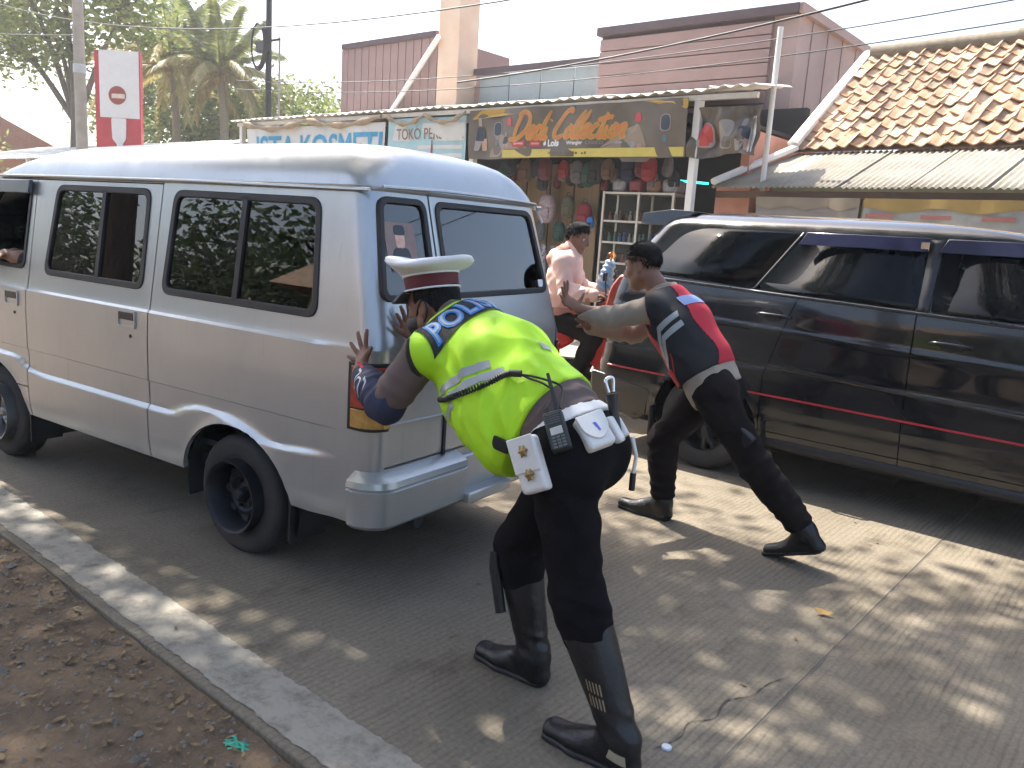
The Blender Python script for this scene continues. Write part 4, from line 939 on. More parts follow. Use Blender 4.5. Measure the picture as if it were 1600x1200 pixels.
# glass display case with rows of small bottles
case = empty('display_case', (-6.62, 10.85, 0)); tag(case, 'glass display case with pale metal frame packed with small bottles', 'display case')
for x in (-.60, .02, .60):
    for y in ((-.2, .2) if x else (-.2,)): MB().box((x, y, 1.12), (.035, .035, 2.24)).build('frame_post', M_alu, case)
shelf_z = (2.22, 1.80, 1.48, 1.17, .86, .55, .20)
for z in shelf_z: MB().box((0, 0, z), (1.22, .42, .03)).build('shelf', M_alu, case)
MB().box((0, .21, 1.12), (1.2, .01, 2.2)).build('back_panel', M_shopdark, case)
MB().box((0, -.205, 1.12), (1.18, .004, 2.2)).build('glass_front', glass('case_glass', (.9, .92, .92), 1.45, 0, .6), case)
bm_ = MB().lathe([(.022, 0), (.024, .01), (.024, .07), (.012, .085), (.012, .10), (.015, .102), (.015, .125), (.001, .126)], 8).mesh('bottle')
bm_.shade_smooth(); bm_.set_sharp_from_angle(angle=R(40))
bmats = [pm('bottle_amber', (.35, .10, .05), .3), pm('bottle_white', (.6, .58, .55), .4), pm('bottle_green', (.2, .3, .25), .3), pm('bottle_red', (.4, .06, .05), .3), pm('bottle_blue', (.1, .2, .45), .3)]
meshes = []
for q in bmats:
    c = bm_.copy(); c.materials.append(q); meshes.append(c)
shn = {1.80: ('upper', (0, 1, 0, 1)), 1.48: ('second', (2, 1, 4, 2)), 1.17: ('third', (3, 0, 3, 3)), .86: ('fourth', (3, 1, 0, 3)), .55: ('lowest', (1, 1, 2, 1))}
for z, (nm, pal) in shn.items():
    for j in range(13):
        x = -6.62-.54+j*.09
        o = bpy.data.objects.new('bottle', meshes[pal[(j*7+j//3) % 4]]); col.objects.link(o); o.location = (x, 10.78+random.uniform(-.03, .03), z+.016); o.scale = (1, 1, random.uniform(.85, 1.2))
        tag(o, f'small bottle standing on the {nm} shelf of the glass display case', 'bottle', f'bottles on the {nm} shelf')
for j, (x, cn) in enumerate(((-7.02, 'grey'), (-6.72, 'maroon'), (-6.42, 'brown'), (-6.15, 'grey'))):
    m_ = MB().box((x, 10.85, 2.335), (.24, .30, .2)); mt = pm('pack_'+cn, tuple(min(1, q*2.2) for q in bagcols[cn]), .3, var=.4, scale=12)
    tag(m_.build('goods_pack', mt, bevel=.05, seg=3), ['grey plastic pack lying leftmost on top of the display case', 'maroon plastic pack lying on top of the display case', 'brown plastic pack lying on top of the display case', 'grey plastic pack lying rightmost on top of the display case'][j], 'goods pack', 'packs on top of the display case')
# ---------------------------------------------------------------- two-storey building behind the shops
bd = empty('mauve_building', (-9, 13, 0)); tag(bd, 'two-storey mauve building with an orange column rising behind the shops', 'building')
BM = Matrix.Translation((9, -13, 0))
MB().box((-7.33, 15.0, 2.6), (3.7, 3.9, 5.2), BM).build('right_block', M_wallp2, bd)
MB().box((-7.34, 13.0, 5.22), (3.76, .16, .14), BM).build('coping', M_cap, bd)
MB().box((-5.46, 15.0, 5.22), (.14, 4.1, .14), BM).build('coping', M_wallp2, bd)
for i in range(8): MB().box((-7.52, 13.0, 3.50+i*.212), (3.28, .06, .195), BM).build('cladding_board', M_wallp, bd, bevel=.005)
MB().box((-7.52, 13.035, 4.3), (3.26, .02, 1.9), BM).build('cladding_backing', M_cap, bd)
for y in (13.6, 14.3, 15.0, 15.7, 16.4): MB().box((-5.472, y, 3.9), (.012, .025, 2.6), BM).build('wall_joint', M_wallp, bd)
MB().box((-11.05, 13.6, 2.3), (3.6, .1, 4.6), BM).build('middle_wall', M_wallp2, bd)
MB().box((-11.0, 13.5, 4.86), (3.5, .14, .12), BM).build('coping', M_cap, bd)
for i in range(4): MB().box((-12.2+i*.84, 13.52, 4.45), (.82, .03, .66), BM).build('glass_panel', M_panel, bd, bevel=.006)
MB().box((-13.12, 13.3, 3.6), (.62, .6, 7.2), BM).build('column', M_orange, bd, bevel=.01)
MB().box((-15.15, 14.3, 2.8), (3.2, 2.4, 5.6), BM).build('left_block', M_wallp, bd)
MB().box((-15.15, 13.08, 5.64), (3.24, .12, .12), BM).build('coping', M_cap, bd)
for i in range(13): MB().box((-16.7+i*.255, 13.085, 4.6), (.235, .03, 1.96), BM).build('cladding_board', M_wallp, bd, bevel=.005)
MB().tube([(-14.9, 12.9, 3.9), (-13.35, 12.95, 5.55)], .06, 8, M=BM).build('brace', M_whitepaint, bd, smooth=60)
tag(MB().tube([(-4.62, 10.45, 0), (-4.62, 10.45, 4.30)], .035, 10).build('steel_post', M_whitepaint, smooth=60), 'tall thin white steel post beside the right end of the canopy', 'post')

# ---------------------------------------------------------------- tiled house on the right
HA = R(-8); hs = empty('tiled_house', (-5.26, 10.3, 0), HA); tag(hs, 'low house with weathered orange tile roof and corrugated lean-to', 'house')
M_tile = pm('clay_tile', (.34, .19, .105), .85, c2=(.53, .35, .22), scale=5, detail=6, bump=.4, bscale=40)
M_tile_b = pm('clay_tile_dark', (.20, .125, .08), .9, c2=(.40, .28, .19), scale=6, detail=6, bump=.4, bscale=40)
M_tile_c = pm('clay_tile_pale', (.46, .31, .19), .85, c2=(.64, .48, .34), scale=6, detail=6, bump=.4, bscale=40)
M_moss = pm('mossy_ridge', (.13, .115, .08), .95, c2=(.24, .2, .15), scale=9, bump=.5)
M_asb = pm('weathered_cement_sheet', (.25, .22, .175), .85, c2=(.40, .36, .30), scale=2.5, detail=8, bump=.2)
ya, za, yb, zb = 1.28, 2.90, 3.22, 4.50
L_ = math.hypot(yb-ya, zb-za); sv = Vector((0, (yb-ya)/L_, (zb-za)/L_)); nv = Vector((0, -sv.z, sv.y))
NX, NY, TW = 25, 11, .2; x0 = .42
def tile_mesh(mat):
    m_ = MB(); W, Ln = TW*1.12, L_/NY*1.22
    def hgt(t): return .030*math.cos(2*math.pi*t)*(.9 if t < .5 else 1)
    for j, (v, up2) in enumerate(((0, .0), (1, .0))):
        for i in range(7):
            t = i/6; p = Vector((W*t, 0, 0))+sv*(Ln*v)+nv*(hgt(t)+(.030 if v == 0 else 0)); m_.v.append(tuple(p))
    for i in range(7):
        t = i/6; p = Vector((W*t, 0, 0))+nv*(hgt(t)+.010)-sv*.002; m_.v.append(tuple(p))
    for i in range(6): m_.f += [(i, i+1, 7+i+1, 7+i), (14+i, 14+i+1, i+1, i)]
    me = m_.mesh('tile'); me.materials.append(mat); me.shade_smooth(); me.set_sharp_from_angle(angle=R(50)); return me
tms = [tile_mesh(q) for q in (M_tile, M_tile_b, M_tile_c)]
for r_ in range(NY):
    for c in range(NX):
        o = bpy.data.objects.new('roof_tile', tms[random.choice((0, 0, 0, 1, 2, 2))]); col.objects.link(o); o.parent = hs
        o.location = Vector((x0+c*TW+random.uniform(-.008, .008), ya, za))+sv*(r_*L_/NY+random.uniform(-.015, .015))+nv*(.02+random.uniform(0, .012))
        o.rotation_euler = (random.uniform(-.05, .05), random.uniform(-.07, .07), random.uniform(-.06, .06)) if random.random() > .06 else (random.uniform(-.1, .1), random.uniform(-.1, .1), random.uniform(-.22, .22))
dk = MB().add([(x0-.1, ya, za-.02), (x0+NX*TW, ya, za-.02), (x0+NX*TW, yb, zb-.02), (x0-.1, yb, zb-.02), (x0+NX*TW, yb+2, za), (x0-.1, yb+2, za)], [(0, 1, 2, 3), (3, 2, 4, 5)]); dk.build('roof_deck', M_tile_b, hs)
for i in range(13):
    Mr = Matrix.Translation((x0+i*.40+.2, yb, zb+.03+random.uniform(-.01, .01))) @ Matrix.Rotation(R(90), 4, 'Y')
    MB().tube([(-.0, 0, -.22), (0, 0, .22)], [.13, .115], 10, M=Mr).build('ridge_cap', M_moss, hs, smooth=60)
for i in range(6):
    xa, xb = (.0 if i == 0 else .10+i*.82), .10+(i+1)*.82+.03
    corrugated(xa, xb, -.02-.01*(i % 2), 2.30+.006*(i % 2), ya+.06, 2.87+.006*(i % 2), .076, .013, 'cement_sheet', M_asb, hs, left_skew=.44 if i == 0 else 0)
MB().tube([(.02, .0, 2.375), (.43, ya-.03, 2.94)], .075, 6, flat=.7).build('verge', M_whitepaint, hs, smooth=30)
MB().tube([(.40, ya-.05, 2.98), (.32, yb, zb+.05)], .085, 6, flat=.8).build('verge', M_whitepaint, hs, smooth=30)
MB().box((.56, 1.85, 2.80), (.35, .5, .03), Matrix.Translation((0, 0, 0))).build('verge_patch', M_whitepaint, hs)
MB().box((2.8, 1.0, 1.25), (5.0, .12, 2.5)).build('front_wall', pm('pale_green_wall', (.36, .38, .28), .9), hs)
MB().box((.62, 2.45, 1.4), (.12, 1.9, 2.8)).build('gable_wall', M_salmon, hs)
MB().box((2.7, .06, 2.215), (5.3, .07, .09)).build('eave_beam', pm('brown_timber', (.10, .055, .035), .8), hs)
for x in (.9, 2.0, 3.6, 5.0): MB().box((x, .07, 1.09), (.09, .09, 2.16)).build('eave_post', pm('brown_timber', (.10, .055, .035), .8), hs)
MB().box((.45, .6, 1.0), (.14, .5, 2.0)).build('door_jamb', pm('yellow_timber', (.36, .22, .08), .8), hs)
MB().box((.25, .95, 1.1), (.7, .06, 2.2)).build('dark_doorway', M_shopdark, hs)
# stall banners under the eave
def fh(x, z): return .02*math.sin(x*5)+.015*math.sin(x*11+z*4)
def eave_banner(x0_, x1_, z0_, z1_, mt, name, label, top):
    e = empty(name, hs.matrix_basis @ Vector(((x0_+x1_)/2, -.02, 0)), HA); tag(e, label, 'banner'); xm = (x0_+x1_)/2
    MB().grid(lambda u, v: (x0_-xm+(x1_-x0_)*u, fh(x0_+(x1_-x0_)*u, z0_+(z1_-z0_)*v)-.03, z0_+(z1_-z0_)*v), 40, 6).build('cloth', mt, e, smooth=180)
    MB().grid(lambda u, v: (x0_-xm+(x1_-x0_)*u, fh(x0_+(x1_-x0_)*u, z1_)-.045, z1_+.02-(.10+.05*math.sin(u*math.pi*3)**2)*v), 40, 2).build('valance', top, e, smooth=180)
    return e, xm
e, xm = eave_banner(2.15, 4.6, 1.60, 2.16, pm('grey_white_cloth', (.24, .24, .22), .8, c2=(.34, .34, .31)), 'eave_banner', 'white printed banner with yellow and red valance under the corrugated eave', pm('yellow_cloth', (.30, .20, .06), .8))
for i in range(34): MB().box((2.25+i*.07-xm, -.06, 1.80+random.uniform(-.08, .08)), (random.uniform(.02, .05), .004, random.uniform(.02, .05))).build('small_print', pm('print_greygreen', (.22, .26, .24), .6), e)
for i in range(4): MB().box((2.35+i*.62-xm, -.066, 1.985), (.32, .004, .045)).build('red_print', pm('faded_red_print', (.33, .12, .10), .6), e)
e, xm = eave_banner(.75, 2.1, 1.95, 2.16, pm('grey_tarp', (.20, .18, .16), .7), 'folded_tarpaulin', 'grey tarpaulin tied up under the left of the corrugated eave', pm('tan_cloth', (.22, .18, .13), .8))
lamp = MB().lathe([(.01, 0), (.05, .02), (.06, .09), (.04, .14), (.02, .18)], 14, Matrix.Translation(hs.matrix_basis @ Vector((.66, .25, 1.78))) @ Matrix.Rotation(.5, 4, 'Y'))
tag(lamp.build('white_lantern', M_whitepaint, smooth=50), 'small white lantern hanging in the dark corner of the lean-to', 'lantern')

# ---------------------------------------------------------------- left background: stalls, poles, sign
st2 = empty('market_stall', (-27, 11.5, 0)); tag(st2, 'long stall with a bleached sheet roof far down the street', 'stall')
for i in range(16): corrugated(-9.6+i*.98, -9.6+(i+1)*.98+.03, -1.6, 2.78+.01*(i % 2), 2.0, 3.62+.01*(i % 2), .24, .02, 'roof_sheet', M_canopy, st2, seg=4)
for x in (-9.3, -5, -1, 3, 6): MB().box((x, -1.5, 1.38), (.1, .1, 2.76)).build('post', M_whitepaint, st2)
MB().box((-1.6, 1.9, 1.5), (15.6, .1, 3.0)).build('back_wall', M_beige, st2)
fh2 = empty('red_roofed_house', (-50, 15, 0), R(-4)); tag(fh2, 'far house with a red tile roof behind the leafy tree', 'house')
MB().box((0, 0, 1.75), (11, 6, 3.5)).build('wall', M_salmon, fh2)
rf = MB().add([(-6.2, -3.8, 3.4), (6.2, -3.8, 3.4), (5.0, 0, 5.5), (-5.0, 0, 5.5), (6.2, 3.8, 3.4), (-6.2, 3.8, 3.4)], [(0, 1, 2, 3), (1, 4, 2), (4, 5, 3, 2), (5, 0, 3), (0, 1, 4, 5)]).build('roof', pm('far_red_tiles', (.26, .09, .06), .9, c2=(.36, .16, .10), scale=3, stretch=(1, 4, 4)), fh2)
pl = empty('utility_pole', (-21.0, 8.7, 0)); tag(pl, 'tall concrete utility pole in front of the white and red sign', 'pole')
MB().tube([(0, 0, -.1), (0, 0, 9.5)], [.15, .10], 14).build('shaft', pm('pole_concrete', (.33, .29, .24), .9, c2=(.45, .40, .34), scale=4, bump=.2), pl, smooth=60)
MB().tube([(-.0, 0, 4.55), (0, 0, 4.75)], .145, 14).build('band', pm('pole_band', (.5, .52, .52), .6), pl, smooth=60)
bp_ = empty('black_pole', (-20.1, 13.2, 0)); tag(bp_, 'dark steel pole carrying a coil of black cable above the canopy', 'pole')
MB().tube([(0, 0, -.1), (0, 0, 9.2)], [.10, .07], 12).build('shaft', M_blackmetal, bp_, smooth=60)
cc = MB()
for q in range(5): cc.tube([(-.20+.36*math.cos(a)*(1-.05*q)+.012*q, -.16-.02*q, 5.98+.62*math.sin(a)*(1-.03*q)) for a in np.linspace(0, 2*math.pi, 25)], .022, 6, caps=False)
cc.build('cable_coil', M_black_rubber, bp_, smooth=60)
MB().box((-.08, -.14, 5.95), (.42, .16, .28)).build('junction_box', M_black_plastic, bp_, bevel=.02)
MB().box((.0, -.04, 6.1), (1.1, .05, .05)).build('cross_arm', M_blackmetal, bp_)
tag(MB().tube([(-19.75, 13.3, 0), (-19.75, 13.3, 6.2)], .03, 8).build('thin_pole', pm('pole_grey', (.35, .33, .3), .6), smooth=60), 'thin pale pole standing right beside the dark cable pole', 'pole')
sg = empty('roadside_sign', (-22.3, 10.2, 0), R(38)); tag(sg, 'white and red roadside sign board with a round emblem', 'sign')
M_signw = pm('sign_white', (.75, .74, .72), .5, var=.04); M_signr = pm('sign_red', (.50, .05, .06), .5)
MB().box((0, 0, 4.20), (1.2, .14, 2.5)).build('board', M_signr, sg, bevel=.01)
MB().box((.05, -.076, 4.62), (1.04, .012, 1.66)).build('white_panel', M_signw, sg)
MB().prism(rpoly([(-.18, 3.78), (.22, 3.78), (.20, 3.25), (.10, 3.12), (.10, 2.95), (-.04, 2.95), (-.04, 3.12), (-.16, 3.25)], .05, 3), lambda x, z: (x, -.072, z), lambda x, z: (x, -.090, z)).build('white_cup', M_signw, sg)
Mr = Matrix.Translation((-.0, -.090, 4.35)) @ Matrix.Rotation(R(90), 4, 'X')
MB().lathe([(.001, .008), (.22, .008), (.23, 0)], 28, Mr).build('emblem', pm('emblem_red', (.32, .06, .05), .5), sg)
MB().box((.03, -.105, 4.33), (.34, .01, .11)).build('emblem_bar', pm('emblem_cream', (.7, .6, .5), .5), sg)
MB().tube([(-.4, 0, 2.98), (.1, 0, 2.4), (.1, 0, 0)], .08, 8).build('sign_post', M_signr, sg, smooth=50)
# wires
M_wire = pm('wire', (.02, .022, .03), .6)
def wire(a, b_, sag, r, label, n=30):
    A, B = Vector(a), Vector(b_); P = []
    for i in range(n+1):
        t = i/n; p = A.lerp(B, t); p.z -= sag*4*t*(1-t); P.append(p)
    tag(MB().tube(P, r, 5).build('overhead_cable', M_wire, smooth=60), label, 'cable', 'overhead cables')
WIRES_HERE = 1

# ---------------------------------------------------------------- trees
def leaf_mat(name, c, c2, trans=.35, scale=1.2):
    mt = bpy.data.materials.new(name); mt.use_nodes = True; t = mt.node_tree; N = t.nodes; L = t.links; b = N['Principled BSDF']
    tc = N.new('ShaderNodeTexCoord'); n = N.new('ShaderNodeTexNoise'); n.inputs['Scale'].default_value = scale; n.inputs['Detail'].default_value = 6; L.new(tc.outputs['Object'], n.inputs[0])
    n2 = N.new('ShaderNodeTexWhiteNoise'); geo = N.new('ShaderNodeNewGeometry'); L.new(geo.outputs['Random Per Island'], n2.inputs[1] if False else n2.inputs['Vector'])
    ad = N.new('ShaderNodeMath'); ad.operation = 'MULTIPLY_ADD'; L.new(geo.outputs['Random Per Island'], ad.inputs[0]); ad.inputs[1].default_value = .4; L.new(n.outputs[0], ad.inputs[2])
    r = N.new('ShaderNodeValToRGB'); e = r.color_ramp.elements; e[0].position = .45; e[0].color = (*c, 1); e[1].position = .95; e[1].color = (*c2, 1); L.new(ad.outputs[0], r.inputs[0])
    L.new(r.outputs[0], b.inputs['Base Color']); b.inputs['Roughness'].default_value = .5
    tr = N.new('ShaderNodeBsdfTranslucent'); hs_ = N.new('ShaderNodeHueSaturation'); hs_.inputs['Value'].default_value = 1.3; L.new(r.outputs[0], hs_.inputs['Color']); L.new(hs_.outputs[0], tr.inputs[0])
    mx = N.new('ShaderNodeMixShader'); mx.inputs[0].default_value = trans; L.new(b.outputs[0], mx.inputs[1]); L.new(tr.outputs[0], mx.inputs[2]); L.new(mx.outputs[0], N['Material Output'].inputs[0])
    return mt
M_leaf_a = leaf_mat('leaf_shade', (.035, .065, .014), (.09, .14, .03))
M_leaf_b = leaf_mat('leaf_sunlit', (.10, .15, .03), (.26, .28, .09))  # colour lightened past real foliage so the far crowns look sunlit
M_leaf_c = leaf_mat('leaf_dark', (.025, .05, .014), (.06, .10, .03))
M_leaf_d = leaf_mat('leaf_mid', (.07, .11, .03), (.17, .21, .07))
M_bark = pm('bark', (.10, .075, .055), .95, c2=(.2, .165, .13), scale=6, stretch=(3, 3, .7), bump=.8, bscale=18)
def leaves_mesh(P, size, name, mat, r, flat=.55):
    n = len(P); d = r.normal(size=(n, 3)); d[:, 2] *= flat; d /= np.linalg.norm(d, axis=1)[:, None]
    s = r.normal(size=(n, 3)); s -= (s*d).sum(1)[:, None]*d; s /= np.linalg.norm(s, axis=1)[:, None]
    nn = np.cross(d, s); L_ = size*r.uniform(.6, 1.25, n)[:, None]
    V = np.stack([P-d*L_*.5, P+s*L_*.24+nn*L_*.06, P+d*L_*.5, P-s*L_*.24+nn*L_*.06], 1).reshape(-1, 3)
    me = bpy.data.meshes.new(name); me.vertices.add(4*n); me.vertices.foreach_set('co', V.astype(np.float32).ravel())
    idx = np.arange(n)*4; T = np.stack([idx, idx+1, idx+2, idx, idx+2, idx+3], 1).reshape(-1)
    me.loops.add(6*n); me.loops.foreach_set('vertex_index', T.astype(np.int32)); me.polygons.add(2*n)
    me.polygons.foreach_set('loop_start', (np.arange(2*n)*3).astype(np.int32)); me.polygons.foreach_set('loop_total', np.full(2*n, 3, np.int32))
    me.update(calc_edges=True); me.validate(); me.materials.append(mat); return me
def tree(name, label, base, trunk_top, blobs, nleaf, size, mat, seed, tr=.18, clump=14, spread=.28, group=None):
    r = np.random.default_rng(seed); e = empty(name, base); tag(e, label, 'tree', group)
    B = Vector(base); tt = Vector(trunk_top)-B; m_ = MB()
    mid = tt*.5+Vector((r.uniform(-.15, .15), r.uniform(-.15, .15), 0))
    m_.tube(crom([(0, 0, -.2), mid*.5, mid, tt], 4), [tr*1.25-(tr*.65)*i/12 for i in range(13)], 10)
    tw = []
    vol = np.array([b_[3]*b_[4]*b_[5] for b_ in blobs]); vol = vol**.7; vol /= vol.sum(); pts = []
    for b_, w_ in zip(blobs, vol):
        c = np.array(b_[:3])-np.array(base); rad = np.array(b_[3:6]); k = max(3, int(nleaf*w_/clump))
        u = r.normal(size=(k, 3)); u /= np.linalg.norm(u, axis=1)[:, None]; q = c+u*rad*(r.uniform(.25, 1, (k, 1))**.6)
        lp = (q[:, None, :]+r.normal(size=(k, clump, 3))*spread).reshape(-1, 3); pts.append(lp)
        m_.tube(crom([tt*.8, tt.lerp(Vector(c), .5)+Vector((0, 0, -.15)), Vector(c)], 4), [tr*.5, tr*.45, tr*.42, tr*.38, tr*.34, tr*.3, tr*.26, tr*.2, tr*.14], 7)
        for j in range(min(k, 9)): m_.tube([Vector(c).lerp(tt, .25), Vector(q[j]).lerp(Vector(c), .45)+Vector((0, 0, -.05)), q[j]], [tr*.2, tr*.12, tr*.05], 5)
    m_.build('trunk', M_bark, e, smooth=60)
    link('crown', leaves_mesh(np.concatenate(pts), size, 'crown', mat, r), mat, e)
    return e
# shade trees of the near roadside: their crowns arch over the road and dapple it
tree('shade_tree', 'roadside shade tree arching over the near lane', (-8.6, -1.6, -.1), (-8.3, -.6, 5.2),
     [(-7.6, 1.2, 8.0, 2.3, 2.0, .9), (-6.2, 3.0, 8.3, 1.9, 1.7, .8), (-6.15, 2.9, 7.5, 1.0, .8, .4), (-9.6, 2.4, 8.2, 1.9, 2.0, .9), (-8.0, 4.2, 8.4, 1.7, 1.2, .7), (-10.4, -.6, 7.8, 2.0, 2.0, 1.0), (-7.4, -1.8, 7.6, 2.0, 1.8, 1.0)], 21000, .17, M_leaf_a, 5, .2, spread=.30, group='shade trees on the near roadside')  # small low crown clump added to shade the officer's back
tree('shade_tree', 'roadside shade tree nearest the camera', (-3.4, -2.8, -.1), (-3.6, -2.2, 5.0),
     [(-4.6, .6, 8.1, 2.1, 1.8, .9), (-3.4, 2.0, 8.4, 1.6, 1.4, .8), (-3.6, 4.3, 8.8, 1.7, 1.3, .7), (-5.6, 4.6, 8.8, 1.3, 1.1, .6), (-4.4, 5.8, 9.0, 1.6, 1.1, .6), (-2.0, 3.2, 8.7, 1.5, 1.3, .7), (-5.2, -1.8, 7.6, 2.0, 1.8, 1.0), (-2.0, -1.4, 7.4, 2.0, 2.0, 1.0)], 18500, .17, M_leaf_a, 6, .2, spread=.30, group='shade trees on the near roadside')
near = [(-30, -14, 6.6, 25, 'unseen leafy tree farthest up the near side'), (-22, -15, 6.2, 21, 'unseen leafy tree far up the near side behind the shade trees'), (-15.5, -14, 6.4, 26, 'unseen leafy tree on the near side left of the low house'), (-3.0, -15, 6.8, 22, 'unseen leafy tree standing right beside the low house'), (2.8, -13, 6.2, 23, 'unseen leafy tree behind the camera to the right'), (8.2, -12, 6.6, 24, 'second unseen leafy tree to the right on the near side'), (14, -12, 6.2, 27, 'unseen leafy tree farthest right on the near side')]
for bx, by, h, sd, lb in near:  # tree row out of view, added to darken the reflections in car and van
    tree('unseen_tree', lb, (bx, by, -.1), (bx, by+.2, h*.42), [(bx, by, h*.66, 2.9, 2.2, 2.0), (bx+2.1, by+.5, h*.45, 2.1, 1.7, 1.6), (bx-2.1, by-.3, h*.47, 2.1, 1.7, 1.6), (bx, by+.9, h*.25, 2.4, 1.2, 1.2)], 3800, .40, M_leaf_c, sd, .16, spread=.42, group='trees added out of view on the near side')
# a low house behind the camera: the van's panes mirror it
nh = empty('near_house', (-9, -12.5, 0)); tag(nh, 'low tiled house on the near side mirrored in the van windows', 'house')
MB().box((0, 0, 1.5), (9, 5, 3)).build('wall', M_orange, nh)
MB().add([(-5.2, -3.2, 2.9), (5.2, -3.2, 2.9), (5.2, 0, 4.8), (-5.2, 0, 4.8), (5.2, 3.2, 2.9), (-5.2, 3.2, 2.9)], [(0, 1, 2, 3), (1, 4, 2), (4, 5, 3, 2), (5, 0, 3)]).build('roof', M_tile_b, nh)
# far side
tree('broadleaf_tree', 'sunlit broadleaf tree at the far left behind the utility pole', (-33, 13.5, 0), (-32.5, 13.3, 5.5),
     [(-35, 12.5, 9.5, 2.6, 2.2, 1.8), (-31.5, 13, 10, 2.4, 2.2, 1.8), (-36.5, 12.5, 7.4, 2.0, 1.8, 1.2), (-33.2, 13, 7.3, 1.6, 1.6, 1.1), (-39, 12.5, 9.0, 2.2, 2, 1.8), (-29.6, 14, 8.4, 1.8, 1.8, 1.5), (-33, 13, 12, 3, 2.4, 1.6)], 12000, .30, M_leaf_b, 31, .25, spread=.36)
tree('leafy_tree', 'dense tree standing behind the coconut palm', (-38, 21, 0), (-38, 21, 5),
     [(-39, 21, 7.2, 3.0, 2.5, 2.2), (-35.5, 21.5, 5.6, 2.6, 2.4, 1.8), (-42, 20, 6.6, 3.0, 2.4, 2.2), (-37, 20, 4.6, 3.0, 2.4, 1.6)], 8000, .36, M_leaf_d, 32, .25, spread=.42)
tree('leafy_tree', 'round green tree behind the dark cable pole', (-30, 21.5, 0), (-30, 21.5, 3.5),
     [(-30.2, 21.5, 5.4, 2.6, 2.2, 1.6), (-27.6, 21.5, 4.9, 2.0, 2.0, 1.2), (-33, 21.5, 5.6, 2.2, 2.0, 1.6)], 6500, .30, M_leaf_b, 33, .2, spread=.34)
tree('bushy_tree', 'low bushy tree behind the stall at the far left', (-46, 13, 0), (-46, 13, 2.5), [(-46, 13, 4.2, 2.6, 2, 1.6), (-43, 12.5, 3.6, 1.8, 1.6, 1.2), (-50, 12, 4.4, 2.6, 2, 1.8)], 5000, .34, M_leaf_b, 34, .15, spread=.36)
# coconut palms: every frond a part
M_frond = leaf_mat('palm_frond', (.13, .17, .06), (.32, .33, .14), .35, 3)
M_frond_dry = leaf_mat('palm_frond_old', (.26, .23, .09), (.48, .40, .18), .35, 3)
def frond_mesh(Ln, droop, mat, seed, nl=64, lw=.62):
    r = random.Random(seed); m_ = MB(); P = []
    for i in range(13):
        t = i/12; P.append(Vector((Ln*t*(1-.18*droop*t), 0, Ln*(.30*t-droop*.62*t*t))))
    m_.tube(P, [.045*(1-.85*i/12) for i in range(13)], 5)
    for i in range(nl):
        t = .12+.88*i/nl; k = min(11, int(t*12)); f_ = t*12-k; p = P[k].lerp(P[k+1], f_); tg = (P[k+1]-P[k]).normalized()
        ll = lw*(1-.55*abs(t-.4))*r.uniform(.8, 1.1)
        for s in (-1, 1):
            out = (Vector((0, s, 0))*.75+tg*.75+Vector((0, 0, -.35-r.uniform(0, .4)))).normalized(); w_ = tg.cross(out).normalized()
            w2 = tg*.045; q1 = p+out*ll*.5; q2 = p+out*ll+Vector((0, 0, -.18*ll-r.uniform(0, .1)))
            m_.add([p-w2*.6, p+w2*.6, q1+w2, q2, q1-w2], [(0, 1, 2, 4), (4, 2, 3)])
    me = m_.mesh('frond'); me.materials.append(mat); return me
def palm(name, label, base, h, Ln, nf, seed):
    e = empty(name, base); tag(e, label, 'palm tree', 'coconut palms'); r = random.Random(seed)
    MB().tube(crom([(0, 0, -.2), (.15, .1, h*.4), (.1, .1, h*.75), (0, 0, h)], 6), [.22-.10*i/18 for i in range(19)], 12).build('trunk', pm('palm_bark', (.2, .17, .13), .95, c2=(.3, .26, .2), scale=5, stretch=(1, 1, 6), bump=.5), e, smooth=60)
    ms = [frond_mesh(Ln, .35, M_frond, seed+1), frond_mesh(Ln, .75, M_frond, seed+2), frond_mesh(Ln*.95, 1.15, M_frond_dry, seed+3), frond_mesh(Ln*.9, 1.5, M_frond_dry, seed+4)]
    for i in range(nf):
        lev = i/nf; o = bpy.data.objects.new('frond', ms[min(3, int(lev*4))]); col.objects.link(o); o.parent = e; o.location = (0, 0, h-.25*lev)
        o.rotation_euler = (r.uniform(-.15, .15), -R(58)*(1-lev*1.15)+r.uniform(-.1, .1), i*2.399+r.uniform(-.2, .2)); o.scale = [r.uniform(.85, 1.1)]*3
    nut = MB().lathe([(.001, -.13), (.09, -.09), (.12, 0), (.09, .1), (.001, .14)], 10).mesh('coconut'); nut.materials.append(pm('coconut_husk', (.30, .20, .07), .8)); nut.shade_smooth()
    for i in range(6):
        a = i*1.05; o = bpy.data.objects.new('coconut', nut); col.objects.link(o); o.parent = e; o.location = (.24*math.cos(a), .24*math.sin(a), h-.28-.1*(i % 2))
palm('coconut_palm', 'large coconut palm with drooping yellow fronds right of the sign', (-34.5, 18, 0), 7.5, 5.0, 34, 51)
palm('coconut_palm', 'smaller coconut palm between the large palm and the dark pole', (-31.4, 18.4, 0), 7.1, 3.0, 26, 61)
# cables
wire((-30, 9.0, 7.6), (6, 9.4, 5.9), 1.9, .012, 'thin cable crossing the sky high over the shops')
wire((-9.3, 9.45, 3.75), (3.0, 9.45, 5.35), .32, .014, 'thick black cable slanting up over the tiled roof')
for j, dz in enumerate((0, .22)): wire((-21, 12.8, 5.1-dz), (4, 12.6, 5.55-dz*1.3), .7, .010, ['upper thin cable running before the mauve building', 'lower thin cable running before the mauve building'][j])
wire((-21, 8.7, 5.4), (-60, 8.4, 13.5), 1.2, .014, 'cable rising left from the utility pole')

